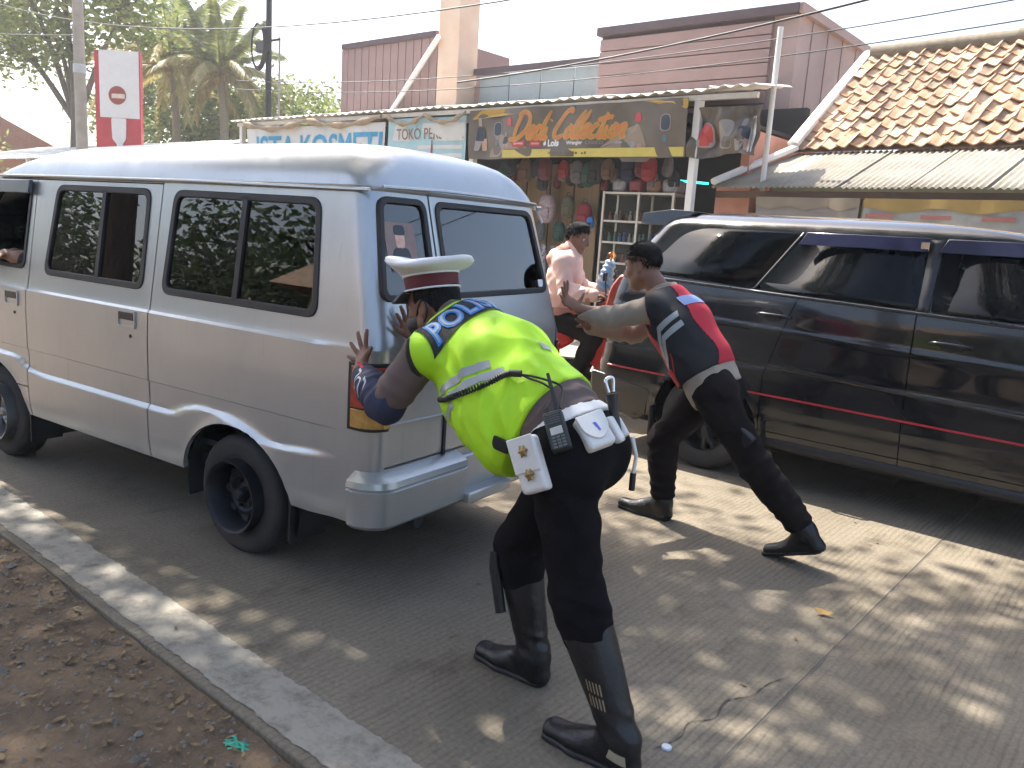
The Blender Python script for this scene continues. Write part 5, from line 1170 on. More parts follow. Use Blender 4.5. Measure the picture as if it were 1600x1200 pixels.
# ---------------------------------------------------------------- thin volume added to stand in for veiling glare
hz = MB().box((-22, 0, 6.9), (120, 90, 16.2)).build('glare_haze', None); hz.data.materials.clear()
mt = bpy.data.materials.new('glare_veil'); mt.use_nodes = True; t_ = mt.node_tree; t_.nodes.remove(t_.nodes['Principled BSDF']); pv = t_.nodes.new('ShaderNodeVolumePrincipled')
pv.inputs['Color'].default_value = (.97, .98, .96, 1); pv.inputs['Density'].default_value = .0019; pv.inputs['Anisotropy'].default_value = .25; t_.links.new(pv.outputs[0], t_.nodes['Material Output'].inputs['Volume'])
hz.data.materials.append(mt); tag(hz, 'thin added veil standing in for glare along the street', 'glare_haze', kind='stuff')

# ---------------------------------------------------------------- figures: solid fields turned into one continuous skin
_lat = np.random.default_rng(5).random((32, 32, 32)).astype(np.float32)
def vnoise(X, Y, Z):
    def fr(a): f = np.floor(a); t = a-f; return f.astype(np.int64) & 31, t*t*(3-2*t)
    ix, tx = fr(X); iy, ty = fr(Y); iz, tz = fr(Z); jx, jy, jz = (ix+1) & 31, (iy+1) & 31, (iz+1) & 31
    l = lambda a, b_, t: a+(b_-a)*t
    return l(l(l(_lat[ix, iy, iz], _lat[jx, iy, iz], tx), l(_lat[ix, jy, iz], _lat[jx, jy, iz], tx), ty), l(l(_lat[ix, iy, jz], _lat[jx, iy, jz], tx), l(_lat[ix, jy, jz], _lat[jx, jy, jz], tx), ty), tz)-.5
A3 = lambda p: np.array(p, np.float32)
class Field:
    def __init__(s, h): s.h = h; s.p = []; s.post = []; s.folds = []; s.rough = None
    def ecap(s, a, b, ra, rb, side=None, k=.03, op='u'):
        # capsule; radii may be (across, through) pairs with a side vector
        a, b = A3(a), A3(b); ra = ra if hasattr(ra, '__len__') else (ra, ra); rb = rb if hasattr(rb, '__len__') else (rb, rb)
        R_ = max(*ra, *rb); lo = np.minimum(a, b)-R_; hi = np.maximum(a, b)+R_
        sv_ = A3(side)/np.linalg.norm(side) if side is not None else None
        def f(X, Y, Z):
            ba = b-a; L2 = float(ba@ba)+1e-9
            px, py, pz = X-a[0], Y-a[1], Z-a[2]
            t = np.clip((px*ba[0]+py*ba[1]+pz*ba[2])/L2, 0, 1)
            qx, qy, qz = px-t*ba[0], py-t*ba[1], pz-t*ba[2]
            d2 = qx*qx+qy*qy+qz*qz
            r0 = ra[0]+(rb[0]-ra[0])*t
            if sv_ is None: return np.sqrt(d2)-r0
            r1 = ra[1]+(rb[1]-ra[1])*t; sd = qx*sv_[0]+qy*sv_[1]+qz*sv_[2]; ot = np.maximum(d2-sd*sd, 0)
            kk = np.sqrt((sd/r0)**2+ot/r1**2); k1 = np.sqrt((sd/r0**2)**2+ot/r1**4)+1e-6
            return kk*(kk-1)/k1
        s.p.append((f, lo, hi, k, op)); return s
    def ell(s, c, r, M=None, k=.02, op='u'):
        c = A3(c); r = A3(r); Rm = np.array(M.to_3x3(), np.float32) if M is not None else np.eye(3, dtype=np.float32)
        mx = float(r.max())
        def f(X, Y, Z):
            px, py, pz = X-c[0], Y-c[1], Z-c[2]
            u = [px*Rm[0, i]+py*Rm[1, i]+pz*Rm[2, i] for i in range(3)]
            k0 = np.sqrt(sum((u[i]/r[i])**2 for i in range(3))); k1 = np.sqrt(sum((u[i]/r[i]**2)**2 for i in range(3)))+1e-6
            return k0*(k0-1)/k1
        s.p.append((f, c-mx, c+mx, k, op)); return s
    def cut(s, p, n): s.post.append((A3(p), A3(n)/np.linalg.norm(n))); return s      # removes the side n points to
    def fold(s, c, r, d, lam, amp): s.folds.append((A3(c), r, A3(d)/np.linalg.norm(d), lam, amp)); return s
    def mesh(s, name):
        h = s.h; lo = np.min([p[1]-p[3] for p in s.p if p[4] == 'u'], 0)-4*h; hi = np.max([p[2]+p[3] for p in s.p if p[4] == 'u'], 0)+4*h
        n = np.ceil((hi-lo)/h).astype(int)+1; D = np.full(n, .1, np.float32)
        ax = [lo[i]+h*np.arange(n[i], dtype=np.float32) for i in range(3)]
        for f, l, u, k, op in s.p:
            i0 = np.maximum(((l-lo-k)/h).astype(int)-3, 0); i1 = np.minimum(((u-lo+k)/h).astype(int)+4, n)
            if (i1 <= i0).any(): continue
            sl_ = tuple(slice(a, b) for a, b in zip(i0, i1))
            d = f(ax[0][sl_[0]][:, None, None], ax[1][sl_[1]][None, :, None], ax[2][sl_[2]][None, None, :]).astype(np.float32)
            E = D[sl_]
            if op == 'u':
                hh = np.maximum(k-np.abs(E-d), 0)/k; D[sl_] = np.minimum(E, d)-hh*hh*k*.25
            elif op == 'i':
                N_ = np.full(n, .1, np.float32); N_[sl_] = np.maximum(E, d); D = N_
            else:
                d = -d; hh = np.maximum(k-np.abs(E-d), 0)/k; D[sl_] = np.maximum(E, d)+hh*hh*k*.25
        if s.folds or s.rough:
            near = np.argwhere(np.abs(D) < .03); P = lo+near.astype(np.float32)*h; dv = np.zeros(len(P), np.float32)
            w1 = vnoise(P[:, 0]*9+3, P[:, 1]*9, P[:, 2]*9); w2 = vnoise(P[:, 0]*21, P[:, 1]*21+7, P[:, 2]*21)
            for c, r, d, lam, amp in s.folds:
                q = P-c; g = np.exp(-(q*q).sum(1)/(r*r)); ph = (q@d)/lam*6.283+w1*5+w2*1.5
                dv += amp*g*(np.abs(np.sin(ph*.5))*2-1.1)
            if s.rough: dv += s.rough*(w1+.6*w2)
            D[tuple(near.T)] += dv
        for p, nn in s.post:
            D = np.maximum(D, ((ax[0]-p[0])*nn[0])[:, None, None]+((ax[1]-p[1])*nn[1])[None, :, None]+((ax[2]-p[2])*nn[2])[None, None, :])
        return nets(D, lo, h, name)
def nets(D, lo, h, name):
    S_ = D < 0; n = D.shape
    cnt = np.zeros((n[0]-1, n[1]-1, n[2]-1), np.int8)
    for dx in (0, 1):
        for dy in (0, 1):
            for dz in (0, 1): cnt += S_[dx:n[0]-1+dx, dy:n[1]-1+dy, dz:n[2]-1+dz]
    act = (cnt > 0) & (cnt < 8); idx = np.argwhere(act); ids = np.full(cnt.shape, -1, np.int32); ids[tuple(idx.T)] = np.arange(len(idx))
    acc = np.zeros((len(idx), 3), np.float32); m_ = np.zeros(len(idx), np.float32)
    cs = [(a, b, c) for a in (0, 1) for b in (0, 1) for c in (0, 1)]
    val = {c: D[idx[:, 0]+c[0], idx[:, 1]+c[1], idx[:, 2]+c[2]] for c in cs}
    for c in cs:
        for a in range(3):
            if c[a] == 0:
                e = list(c); e[a] = 1; e = tuple(e); v0, v1 = val[c], val[e]; x = (v0 < 0) != (v1 < 0)
                t = np.where(x, v0/(v0-v1+1e-12), 0); p = np.tile(np.array(c, np.float32), (len(idx), 1)); p[:, a] = t
                acc[x] += p[x]; m_[x] += 1
    V = lo+h*(idx+acc/m_[:, None])
    F = []
    for a in range(3):
        b, c = (a+1) % 3, (a+2) % 3
        s0 = [slice(None)]*3; s1 = [slice(None)]*3; s0[a] = slice(0, -1); s1[a] = slice(1, None)
        A_, B_ = S_[tuple(s0)], S_[tuple(s1)]; x = np.argwhere(A_ != B_)
        x = x[(x[:, b] > 0) & (x[:, c] > 0) & (x[:, b] < n[b]-1) & (x[:, c] < n[c]-1)]
        def cell(ob, oc): y = x.copy(); y[:, b] -= ob; y[:, c] -= oc; return ids[tuple(y.T)]
        q = np.stack([cell(1, 1), cell(0, 1), cell(0, 0), cell(1, 0)], 1); fl = ~A_[tuple(x.T)]
        q[fl] = q[fl][:, ::-1]; F.append(q)
    F = np.concatenate(F); F = F[(F >= 0).all(1)]
    me = bpy.data.meshes.new(name); me.vertices.add(len(V)); me.vertices.foreach_set('co', V.astype(np.float32).ravel())
    me.loops.add(F.size); me.loops.foreach_set('vertex_index', F.astype(np.int32).ravel()); me.polygons.add(len(F))
    me.polygons.foreach_set('loop_start', (np.arange(len(F))*4).astype(np.int32)); me.polygons.foreach_set('loop_total', np.full(len(F), 4, np.int32))
    me.update(calc_edges=True); me.shade_smooth(); return me
V3 = lambda p: Vector(p)
def frame(fwd, up):
    f = V3(fwd).normalized(); r = f.cross(V3(up)).normalized(); u = r.cross(f); return f, r, u
def frame_m(f, r, u): return Matrix((r, f, u)).transposed()
def add_head(F, c, fwd, up, s=1.0, ears=True):
    f, r, u = frame(fwd, up); M_ = frame_m(f, r, u); P = lambda a, b, d: V3(c)+(r*a+f*b+u*d)*s
    F.ell(P(0, -.008, .025), (.074*s, .096*s, .088*s), M_, .03)                      # skull
    F.ell(P(0, .028, -.045), (.058*s, .066*s, .078*s), M_, .04)                      # face
    F.ecap(P(0, .055, -.098), P(0, .062, -.112), .026*s, .022*s, k=.03)              # chin
    F.ecap(P(-.052, .0, -.07), P(-.02, .05, -.108), .022*s, .02*s, k=.03); F.ecap(P(.052, .0, -.07), P(.02, .05, -.108), .022*s, .02*s, k=.03)
    F.ecap(P(0, .088, -.002), P(0, .106, -.045), .009*s, .015*s, k=.012); F.ell(P(.012, .094, -.048), (.009*s, .011*s, .008*s), M_, .01); F.ell(P(-.012, .094, -.048), (.009*s, .011*s, .008*s), M_, .01)
    F.ecap(P(-.03, .078, .014), P(.03, .078, .014), .012*s, .012*s, k=.015)          # brow
    for q in (-1, 1):
        F.ell(P(q*.031, .088, -.006), (.016*s, .014*s, .010*s), M_, .008, 's')
        F.ecap(P(q*.045, .06, -.035), P(q*.035, .072, -.04), .016*s, .014*s, k=.02)
    F.ecap(P(-.018, .087, -.073), P(.018, .087, -.073), .007*s, .007*s, k=.006); F.ecap(P(-.016, .086, -.085), P(.016, .086, -.085), .0075*s, .0075*s, k=.006)
    if ears:
        for q in (-1, 1):
            F.ell(P(q*.076, -.012, -.018), (.010*s, .020*s, .032*s), M_, .008); F.ell(P(q*.086, -.006, -.016), (.008*s, .010*s, .018*s), M_, .006, 's')
def eyes(parent, c, fwd, up, s=1.0):
    f, r, u = frame(fwd, up)
    for q in (-1, 1):
        p = V3(c)+(r*q*.031+f*.0745-u*.006)*s
        e = MB(); e.lathe([(.0001, -.011*s), (.008*s, -.008*s), (.011*s, 0), (.008*s, .008*s), (.0001, .011*s)], 12, Matrix.Translation(p) @ f.to_track_quat('Z', 'Y').to_matrix().to_4x4()); o = e.build('eye', pm('eye_white', (.6, .57, .54), .3), parent, smooth=180)
        i_ = MB(); i_.lathe([(.0001, .0), (.005*s, .0), (.0052*s, -.002)], 10, Matrix.Translation(p+f*.0108*s) @ f.to_track_quat('Z', 'Y').to_matrix().to_4x4()); i_.build('iris', pm('iris', (.02, .012, .008), .2), o)
def tufts(parent, org, c, fwd, up, n, ln, seed, s=1.0, low=-.05, front=.045, mess=.4):
    # short locks that follow the skull, thinning out at the hairline
    f, r, u = frame(fwd, up); rn = random.Random(seed); m_ = MB(); k_ = 0
    while k_ < n:
        x, y, z = rn.gauss(0, 1), rn.gauss(0, 1), rn.gauss(0, 1); l = math.sqrt(x*x+y*y+z*z)+1e-6; x, y, z = x/l, y/l, z/l
        px, py, pz = x*.0755, -.010+y*.098, .027+z*.090
        edge = low if y < -.25 else low+(front-low)*min(1, (y+.25)/1.0)
        if abs(x) > .8 and -.25 < y < .35: edge = max(edge, .012)
        if pz < edge+rn.uniform(-.012, .012): continue
        p = V3(c)+(r*px+f*py+u*pz)*s; nn = (r*x+f*y+u*z); d = (-u*.55+nn*.45 if z < .55 else f*.35+nn*.7)+r*rn.uniform(-mess, mess)+f*rn.uniform(-mess, mess)+u*rn.uniform(-.1, mess); d.normalize()
        sd = d.cross(nn); sd = (sd if sd.length > .05 else d.orthogonal()).normalized()*.0032*s; e = p+d*ln*rn.uniform(.6, 1.3)
        m_.add([tuple(p-sd-org), tuple(p+sd-org), tuple(e-org)], [(0, 1, 2)]); k_ += 1
    m_.build('hair_tuft', M_hair, parent, fix=False)['kind'] = 'stuff'
def add_hand(F, wrist, palm, nrm, dirs, thumb, s=1.0, curl=.006):
    # palm: knuckle centre; nrm: out of the back of the hand; dirs: four finger directions, index first; thumb: (start offset dir, direction)
    W, K_, n_ = V3(wrist), V3(palm), V3(nrm).normalized(); ax = (K_-W).normalized(); sd = ax.cross(n_).normalized()
    if sd.dot(V3(dirs[0])-V3(dirs[3])) < 0: sd = -sd
    F.ecap(W, W.lerp(K_, .5), (.027*s, .020*s), (.036*s, .015*s), sd, .02); F.ecap(W.lerp(K_, .45), K_, (.038*s, .0145*s), (.040*s, .0125*s), sd, .015)
    for i, (d, L_) in enumerate(zip(dirs, (.070, .078, .073, .058))):
        d = V3(d).normalized(); p = K_+sd*(.031-.0205*i)*s-ax*(.002+.004*abs(i-1.2))*s; r = (.0094, .0096, .0092, .0082)[i]*s
        q = p+d*L_*.42*s+n_*curl*.6; t = q+d*L_*.32*s-n_*curl*.35; e = t+d*L_*.26*s-n_*curl*.65
        F.ecap(p-d*.015, q, r*1.05, r, k=.006); F.ecap(q, t, r, r*.93, k=.003); F.ecap(t, e, r*.93, r*.8, k=.003)
    st_, td = V3(thumb[0]), V3(thumb[1]).normalized(); p = W.lerp(K_, .28)+st_.normalized()*.026*s; q = p+td*.036*s; e = q+td*.030*s-n_*.004
    F.ecap(p, q, .0145*s, .011*s, k=.012); F.ecap(q, e, .011*s, .0085*s, k=.004)
def torso(F, J, t, k=.05, sc=1.0, belly=0, top=True):
    sv_ = V3(J['shL'])-V3(J['shR'])
    F.ecap(J['pelvis'], J['waist'], (.158*sc+t, .112*sc+t), (.142*sc+t, .104*sc+t+belly), sv_, k)
    F.ecap(J['waist'], J['chest'], (.142*sc+t, .104*sc+t+belly), (.168*sc+t, .112*sc+t), sv_, k)
    if top:
        ub = V3(J['chest']).lerp(V3(J['neckb']), .72)
        F.ecap(J['chest'], ub, (.168*sc+t, .112*sc+t), (.13*sc+t, .078*sc+t), sv_, k)
        F.ecap(J['shL'], ub, .056*sc+t, .06*sc+t, k=k); F.ecap(J['shR'], ub, .056*sc+t, .06*sc+t, k=k)
def arm(F, J, s, t, a0=0, a1=1, k=.03):
    sh, el, wr = V3(J['sh'+s]), V3(J['el'+s]), V3(J['wr'+s])
    if a0 < .5: F.ecap(sh, el, .053+t, .042+t, k=k)
    if a1 > .5: F.ecap(el, el.lerp(wr, .35), .042+t, .041+t, k=k); F.ecap(el.lerp(wr, .35), el.lerp(wr, min(1, a1)), .041+t, .029+t, k=k)
def leg(F, J, s, t, b=1.0, k=.04):
    hp, kn, an = V3(J['hip'+s]), V3(J['kn'+s]), V3(J['an'+s])
    F.ecap(hp, kn, .088+t, .060+t, k=k); e = kn.lerp(an, b)
    F.ecap(kn, kn.lerp(e, .4), .059+t, .057+t, k=k); F.ecap(kn.lerp(e, .4), e, .057+t, (.057-.02*b)+t, k=k)
def boot(F, J, s, top, r0=.066, r1=.050, sole=None):
    kn, an, to, he = V3(J['kn'+s]), V3(J['an'+s]), V3(J['toe'+s]), V3(J['heel'+s]); d = (to-he).normalized(); up_ = V3((0, 0, 1)); sd = d.cross(up_).normalized()
    F.ecap(an.lerp(kn, top), an, r0, r1, k=.03)
    F.ecap(an, he+V3((0, 0, .035)), .048, (.040, .040), k=.03)
    F.ecap(he.lerp(to, .1)+V3((0, 0, .035)), he.lerp(to, .68)+V3((0, 0, .030)), (.038, .040), (.048, .034), sd, .03); F.ecap(he.lerp(to, .6)+V3((0, 0, .032)), to+V3((0, 0, .030)), (.048, .036), (.040, .030), sd, .02)
    F.ecap(an, he.lerp(to, .55)+V3((0, 0, .05)), .046, .032, k=.03)
M_skin = pm('skin_tan', (.30, .155, .095), .5, var=.12, scale=14, bump=.15, bscale=220, sub=.15)
M_skin_d = pm('skin_brown', (.21, .10, .060), .5, var=.12, scale=14, bump=.15, bscale=220, sub=.15)
M_hair = pm('black_hair', (.007, .0065, .0065), .7, spec=.2, var=.3, scale=60, bump=.9, bscale=160, stretch=(1, 1, .4))
M_hiviz = pm('hi_vis_cloth', (.42, .75, .010), .62, var=.04, scale=8, bump=.18, bscale=420)
M_vestblack = pm('black_vest_cloth', (.014, .014, .016), .8, bump=.3, bscale=300)
M_khaki = pm('khaki_grey_shirt', (.33, .275, .215), .85, var=.08, bump=.25, bscale=350)
M_brown = pm('brown_shirt', (.125, .088, .080), .85, var=.08, bump=.25, bscale=350)
M_trous = pm('black_trousers', (.0075, .007, .008), .95, var=.3, bump=.3, bscale=300, spec=.12)
M_trous2 = pm('dark_brown_trousers', (.016, .0125, .012), .95, var=.3, bump=.3, bscale=300, spec=.12)
M_leather = pm('black_leather', (.007, .007, .008), .42, var=.3, scale=12, bump=.25, bscale=60, rvar=.3)
M_navy_c = pm('navy_sleeve', (.022, .026, .06), .75, bump=.2, bscale=300)
M_whitel = pm('white_leather', (.70, .69, .66), .42, var=.05, scale=20, bump=.08, bscale=120)
M_redc = pm('red_cloth', (.50, .018, .035), .75, var=.08, bump=.2, bscale=300)
M_refl = pm('grey_reflective_tape', (.34, .36, .36), .45, var=.06, bump=.1, bscale=300)

# --- officer in the foreground -----------------------------------------------------------------
J = dict(pelvis=(-1.40, 2.03, .90), waist=(-1.505, 2.03, .995), chest=(-1.745, 2.045, 1.125), neckb=(-1.95, 2.06, 1.22), head=(-2.11, 2.075, 1.275),
         shL=(-1.93, 1.87, 1.135), elL=(-2.055, 1.815, .945), wrL=(-2.29, 1.90, 1.015), shR=(-1.95, 2.24, 1.155), elR=(-2.14, 2.38, 1.00), wrR=(-2.325, 2.25, 1.10),
         hipL=(-1.385, 1.935, .875), knL=(-1.29, 1.935, .48), anL=(-1.085, 1.925, .10), toeL=(-1.325, 1.915, .0), heelL=(-1.055, 1.925, .0),
         hipR=(-1.45, 2.125, .865), knR=(-1.685, 2.13, .47), anR=(-1.575, 2.12, .10), toeR=(-1.80, 2.115, .0), heelR=(-1.545, 2.12, .0))
VF = Vector((math.cos(VAN_A), math.sin(VAN_A), 0)); VL = Vector((-VF.y, VF.x, 0)); ZU = Vector((0, 0, 1))
def cs(a, u, v): return u*math.cos(R(a))+v*math.sin(R(a))
J1 = dict(J)
off1 = empty('person', (-1.4, 2.03, 0)); o1 = Vector((-1.4, 2.03, 0))
tag(off1, 'officer in white peaked cap and yellow POLISI vest pushing the van corner', 'person')
HF1, HU1 = (-.96, -.12, -.22), (-.22, 0, .97)
def put(F, name, mat, parent, org, **kw):
    me = F.mesh(name); me.transform(Matrix.Translation(-org)); return link(name, me, mat, parent)
F = Field(.0065); torso(F, J, 0)
for s in 'LR': arm(F, J, s, 0); leg(F, J, s, 0)
for s in 'LR':
    F.ecap(J['an'+s], V3(J['heel'+s])+V3((0, 0, .045)), .032, .026); F.ecap(V3(J['an'+s]), V3(J['heel'+s]).lerp(V3(J['toe'+s]), .8)+V3((0, 0, .034)), .032, .016)
F.ecap(J['neckb'], V3(J['head'])+V3((.035, 0, -.02)), .060, .054, k=.03); add_head(F, J['head'], HF1, HU1)
add_hand(F, J['wrL'], (-2.372, 1.972, 1.062), -VL*-1+V3((.15, 0, 0)), [cs(a, VF, ZU)-VL*.03 for a in (86, 62, 36, 8)], (cs(120, VF, ZU), cs(128, VF, ZU)+VL*.15))
add_hand(F, J['wrR'], (-2.385, 2.19, 1.155), -VF+V3((.0, -.1, 0)), [cs(a, VL*.85, ZU) for a in (75, 62, 50, 30)], (cs(20, -VL, ZU), cs(-5, VL, ZU)-VF*.2))
put(F, 'body', M_skin_d, off1, o1)
F = Field(.0075); torso(F, J, .016, top=True)
for s in 'LR': F.ecap(J['sh'+s], V3(J['sh'+s]).lerp(V3(J['el'+s]), .78), .068, .068, k=.02)
F.fold(J['elL'], .12, (.4, .3, .9), .055, .005).fold(J['elR'], .12, (.4, .3, .9), .055, .005).fold((-1.45, 2.03, 1.0), .2, V3(J['waist'])-V3(J['chest']), .04, .006)
F.ecap(V3(J['neckb'])+V3((.03, 0, -.01)), V3(J['neckb'])+V3((-.03, 0, .015)), .075, .068, k=.02)
F.cut(V3(J['pelvis']).lerp(V3(J['waist']), .1), V3(J['pelvis'])-V3(J['waist'])); shirt1 = put(F, 'shirt', M_brown, off1, o1)
F = Field(.0055); el, wr = V3(J['elL']), V3(J['wrL']); F.ecap(el.lerp(V3(J['shL']), .3), el, .060, .064, k=.02); F.ecap(el, el.lerp(wr, .45), .066, .060, k=.02); F.ecap(el.lerp(wr, .4), el.lerp(wr, .93), .061, .043, k=.02); F.fold(el, .2, (wr-el)+V3((0, 0, .1)), .05, .004); F.cut(el.lerp(wr, .9), wr-el); F.cut(el.lerp(V3(J['shL']), .42), V3(J['shL'])-el)
slv = put(F, 'arm_sleeve', M_navy_c, off1, o1)
F = Field(.0065); el, wr = V3(J['elR']), V3(J['wrR']); F.ecap(el, wr.lerp(el, .08), .062, .042, k=.02); put(F, 'arm_sleeve', M_navy_c, off1, o1)
# trousers, boots
F = Field(.0075); F.ecap(J['pelvis'], V3(J['pelvis']).lerp(V3(J['waist']), .7), (.172, .130), (.158, .122), V3(J['shL'])-V3(J['shR']), .05)
F.ell((-1.35, 1.965, .89), (.095, .093, .12), None, .06); F.ell((-1.37, 2.105, .89), (.10, .095, .12), None, .06)
for s in 'LR': leg(F, J, s, .020, .42)
F.ecap(J['hipL'], J['hipR'], .105, .105, k=.06)
F.fold(V3(J['knL'])+V3((.05, 0, .02)), .13, (.5, .1, 1), .085, .006).fold(V3(J['knR'])+V3((.04, 0, .03)), .12, (-.4, .1, 1), .085, .006).fold((-1.36, 1.93, .78), .15, (.7, .2, 1), .10, .007).fold(V3(J['knL'])+V3((.04, 0, -.10)), .08, (.2, .1, 1), .06, .006)
F.cut(V3(J['pelvis']).lerp(V3(J['waist']), .62), V3(J['waist'])-V3(J['pelvis'])); F.rough = .007; tr1 = put(F, 'trousers', M_trous, off1, o1)
for s in 'LR':
    F = Field(.0055); boot(F, J, s, .78 if s == 'L' else .9, .081, .054); F.cut((0, 0, .012), (0, 0, -1)); F.cut(V3(J['an'+s]).lerp(V3(J['kn'+s]), .83 if s == 'L' else .95), V3(J['kn'+s])-V3(J['an'+s]))
    F.fold(V3(J['an'+s])+V3((0, 0, .05)), .06, (.5, .1, 1), .045, .004); F.rough = .004; bt = put(F, 'boot', M_leather, off1, o1)
    if s == 'L': bootL = bt
    F = Field(.006); to, he = V3(J['toe'+s]), V3(J['heel'+s]); sd = (to-he).cross(ZU); F.ecap(he+V3((0, 0, .012)), he.lerp(to, .65)+V3((0, 0, .012)), (.042, .03), (.053, .03), sd, .02); F.ecap(he.lerp(to, .6)+V3((0, 0, .012)), to+V3((0, 0, .012)), (.053, .03), (.046, .03), sd, .02); F.cut((0, 0, .022), (0, 0, 1)); F.cut((0, 0, .002), (0, 0, -1)); put(F, 'sole', M_black_rubber, bt, o1)
# vest: rides over the back, hangs away from the belly
def vest_field(F, t=.026):
    torso(F, J, t)
    F.ecap((-1.66, 2.0, 1.02), (-1.84, 2.03, 1.07), (.175, .13), (.165, .11), (0, 1, 0), .06); F.ecap((-1.61, 1.97, .95), (-1.76, 1.99, .99), (.165, .14), (.165, .12), (0, 1, 0), .06)
    F.ecap((-1.58, 1.95, .885), (-1.66, 1.96, .95), (.14, .10), (.15, .11), (0, 1, 0), .05)
    F.ecap(V3(J['shL'])*.5+V3(J['neckb'])*.5, V3(J['neckb']), .075, .08, k=.03)
    F.ell(V3(J['shL'])+V3((-.05, -.045, -.05)), (.055, .06, .085), None, .02, 's'); F.ell(V3(J['shR'])+V3((-.05, .045, -.05)), (.055, .06, .085), None, .02, 's')
    F.fold((-1.66, 1.88, 1.10), .16, (.8, -.2, .5), .13, .007).fold((-1.6, 1.92, .97), .15, (.9, .1, .3), .07, .010).fold((-1.76, 1.90, 1.06), .10, (.6, .3, .9), .06, .004).fold((-1.70, 2.06, 1.24), .16, (.9, -.6, .1), .09, .005).fold((-1.53, 2.05, 1.12), .12, (.3, .9, .3), .08, .006)
    F.rough = .003
F = Field(.007); vest_field(F)
F.cut((-1.475, 2.03, 1.02), V3((1, 0, -.34))); F.cut(V3(J['neckb'])+V3((-.035, 0, .01)), HF1)
vest = put(F, 'vest', M_hiviz, off1, o1)
F = Field(.0055); vest_field(F, .033); F.ell(V3(J['shL'])+V3((-.05, -.045, -.05)), (.082, .092, .122), None, .001, 'i'); F.cut(V3(J['neckb'])+V3((-.035, 0, .01)), HF1); put(F, 'armhole_trim', M_vestblack, off1, o1)
# hair, mask strap, cap
hf, hr_, hu = frame(HF1, HU1); HM = frame_m(hf, hr_, hu); HP = lambda a, b, d, c=J['head']: V3(c)+hr_*a+hf*b+hu*d
F = Field(.005); F.ell(HP(0, -.010, .028), (.0775, .100, .091), HM); F.ecap(HP(-.04, -.076, -.035), HP(.04, -.076, -.035), .030, .030, k=.03); F.rough = .004
F.cut(HP(0, .035, 0), hf+hu*.15); F.cut(HP(0, 0, -.075), -hu); F.ell(HP(-.085, .0, -.03), (.03, .034, .045), HM, .01, 's'); F.ell(HP(.085, .0, -.03), (.03, .034, .045), HM, .01, 's')
put(F, 'hair', M_hair, off1, o1)
F = Field(.005); F.ell(HP(0, .040, -.065), (.066, .075, .062), HM); F.cut(HP(0, .03, -.022), hu+hf*.2); F.cut(HP(0, .012, 0), -hf); mask = put(F, 'face_mask', M_black_plastic, off1, o1)
for q in (-1, 1): MB().tube([V3(p)-o1 for p in crom([HP(q*.064, .03, -.04), HP(q*.080, .005, -.01), HP(q*.083, -.02, .012), HP(q*.082, -.034, -.015), HP(q*.078, -.022, -.05), HP(q*.064, .02, -.085)], 5)], .0035, 6).build('ear_loop', M_black_plastic, mask, smooth=60)
eyes(off1, V3(J['head'])-o1, HF1, HU1)
cp = empty('cap', V3(HP(0, -.004, .062))-o1, 0, off1); cp.rotation_euler = frame_m(hf, hr_, hu).to_euler()
def capring(prof, seg=48, sad=0, a=1.0, b=1.12, lift=0):
    m_ = MB()
    for r_, z_, w_ in prof:
        for k_ in range(seg):
            th = 2*math.pi*k_/seg; x, y = r_*a*math.cos(th), r_*b*math.sin(th)
            m_.v.append((x, y, z_+w_*(sad*(y*y-x*x*.6)+lift*y)))
    n = len(prof)
    for i in range(n-1):
        for k_ in range(seg): m_.f.append((i*seg+k_, i*seg+(k_+1) % seg, (i+1)*seg+(k_+1) % seg, (i+1)*seg+k_))
    m_.f.append(tuple((n-1)*seg+k_ for k_ in range(seg))); return m_
capring([(.088, -.012, 0), (.0905, .0, 0), (.0925, .040, 0)]).build('cap_band', pm('maroon_band', (.10, .008, .014), .6, bump=.2, bscale=300), cp, smooth=60)
for z_ in (-.010, .041): MB().tube([(.0935*math.cos(t), .0935*1.12*math.sin(t), z_) for t in np.linspace(0, 2*math.pi, 49)], .0035, 6, caps=False).build('piping', M_white_cloth, cp, smooth=60)
capring([(.0925, .043, 0), (.105, .052, .4), (.137, .072, 1), (.1455, .082, 1), (.142, .092, 1), (.110, .096, .8), (.07, .099, .5), (.02, .100, .2)], sad=.75, lift=.14, b=1.16).build('cap_crown', M_white_cloth, cp, smooth=70)
mv = MB(); mv.grid(lambda u, v: ((.092+.045*v)*math.sin((u-.5)*2.2), (.092*1.12+.055*v)*math.cos((u-.5)*2.2), -.008-.035*v*v-.010*abs(u-.5)), 16, 5); mv.build('cap_visor', M_leather, cp, smooth=60, solid=.003)
OFF1_DETAILS = 1

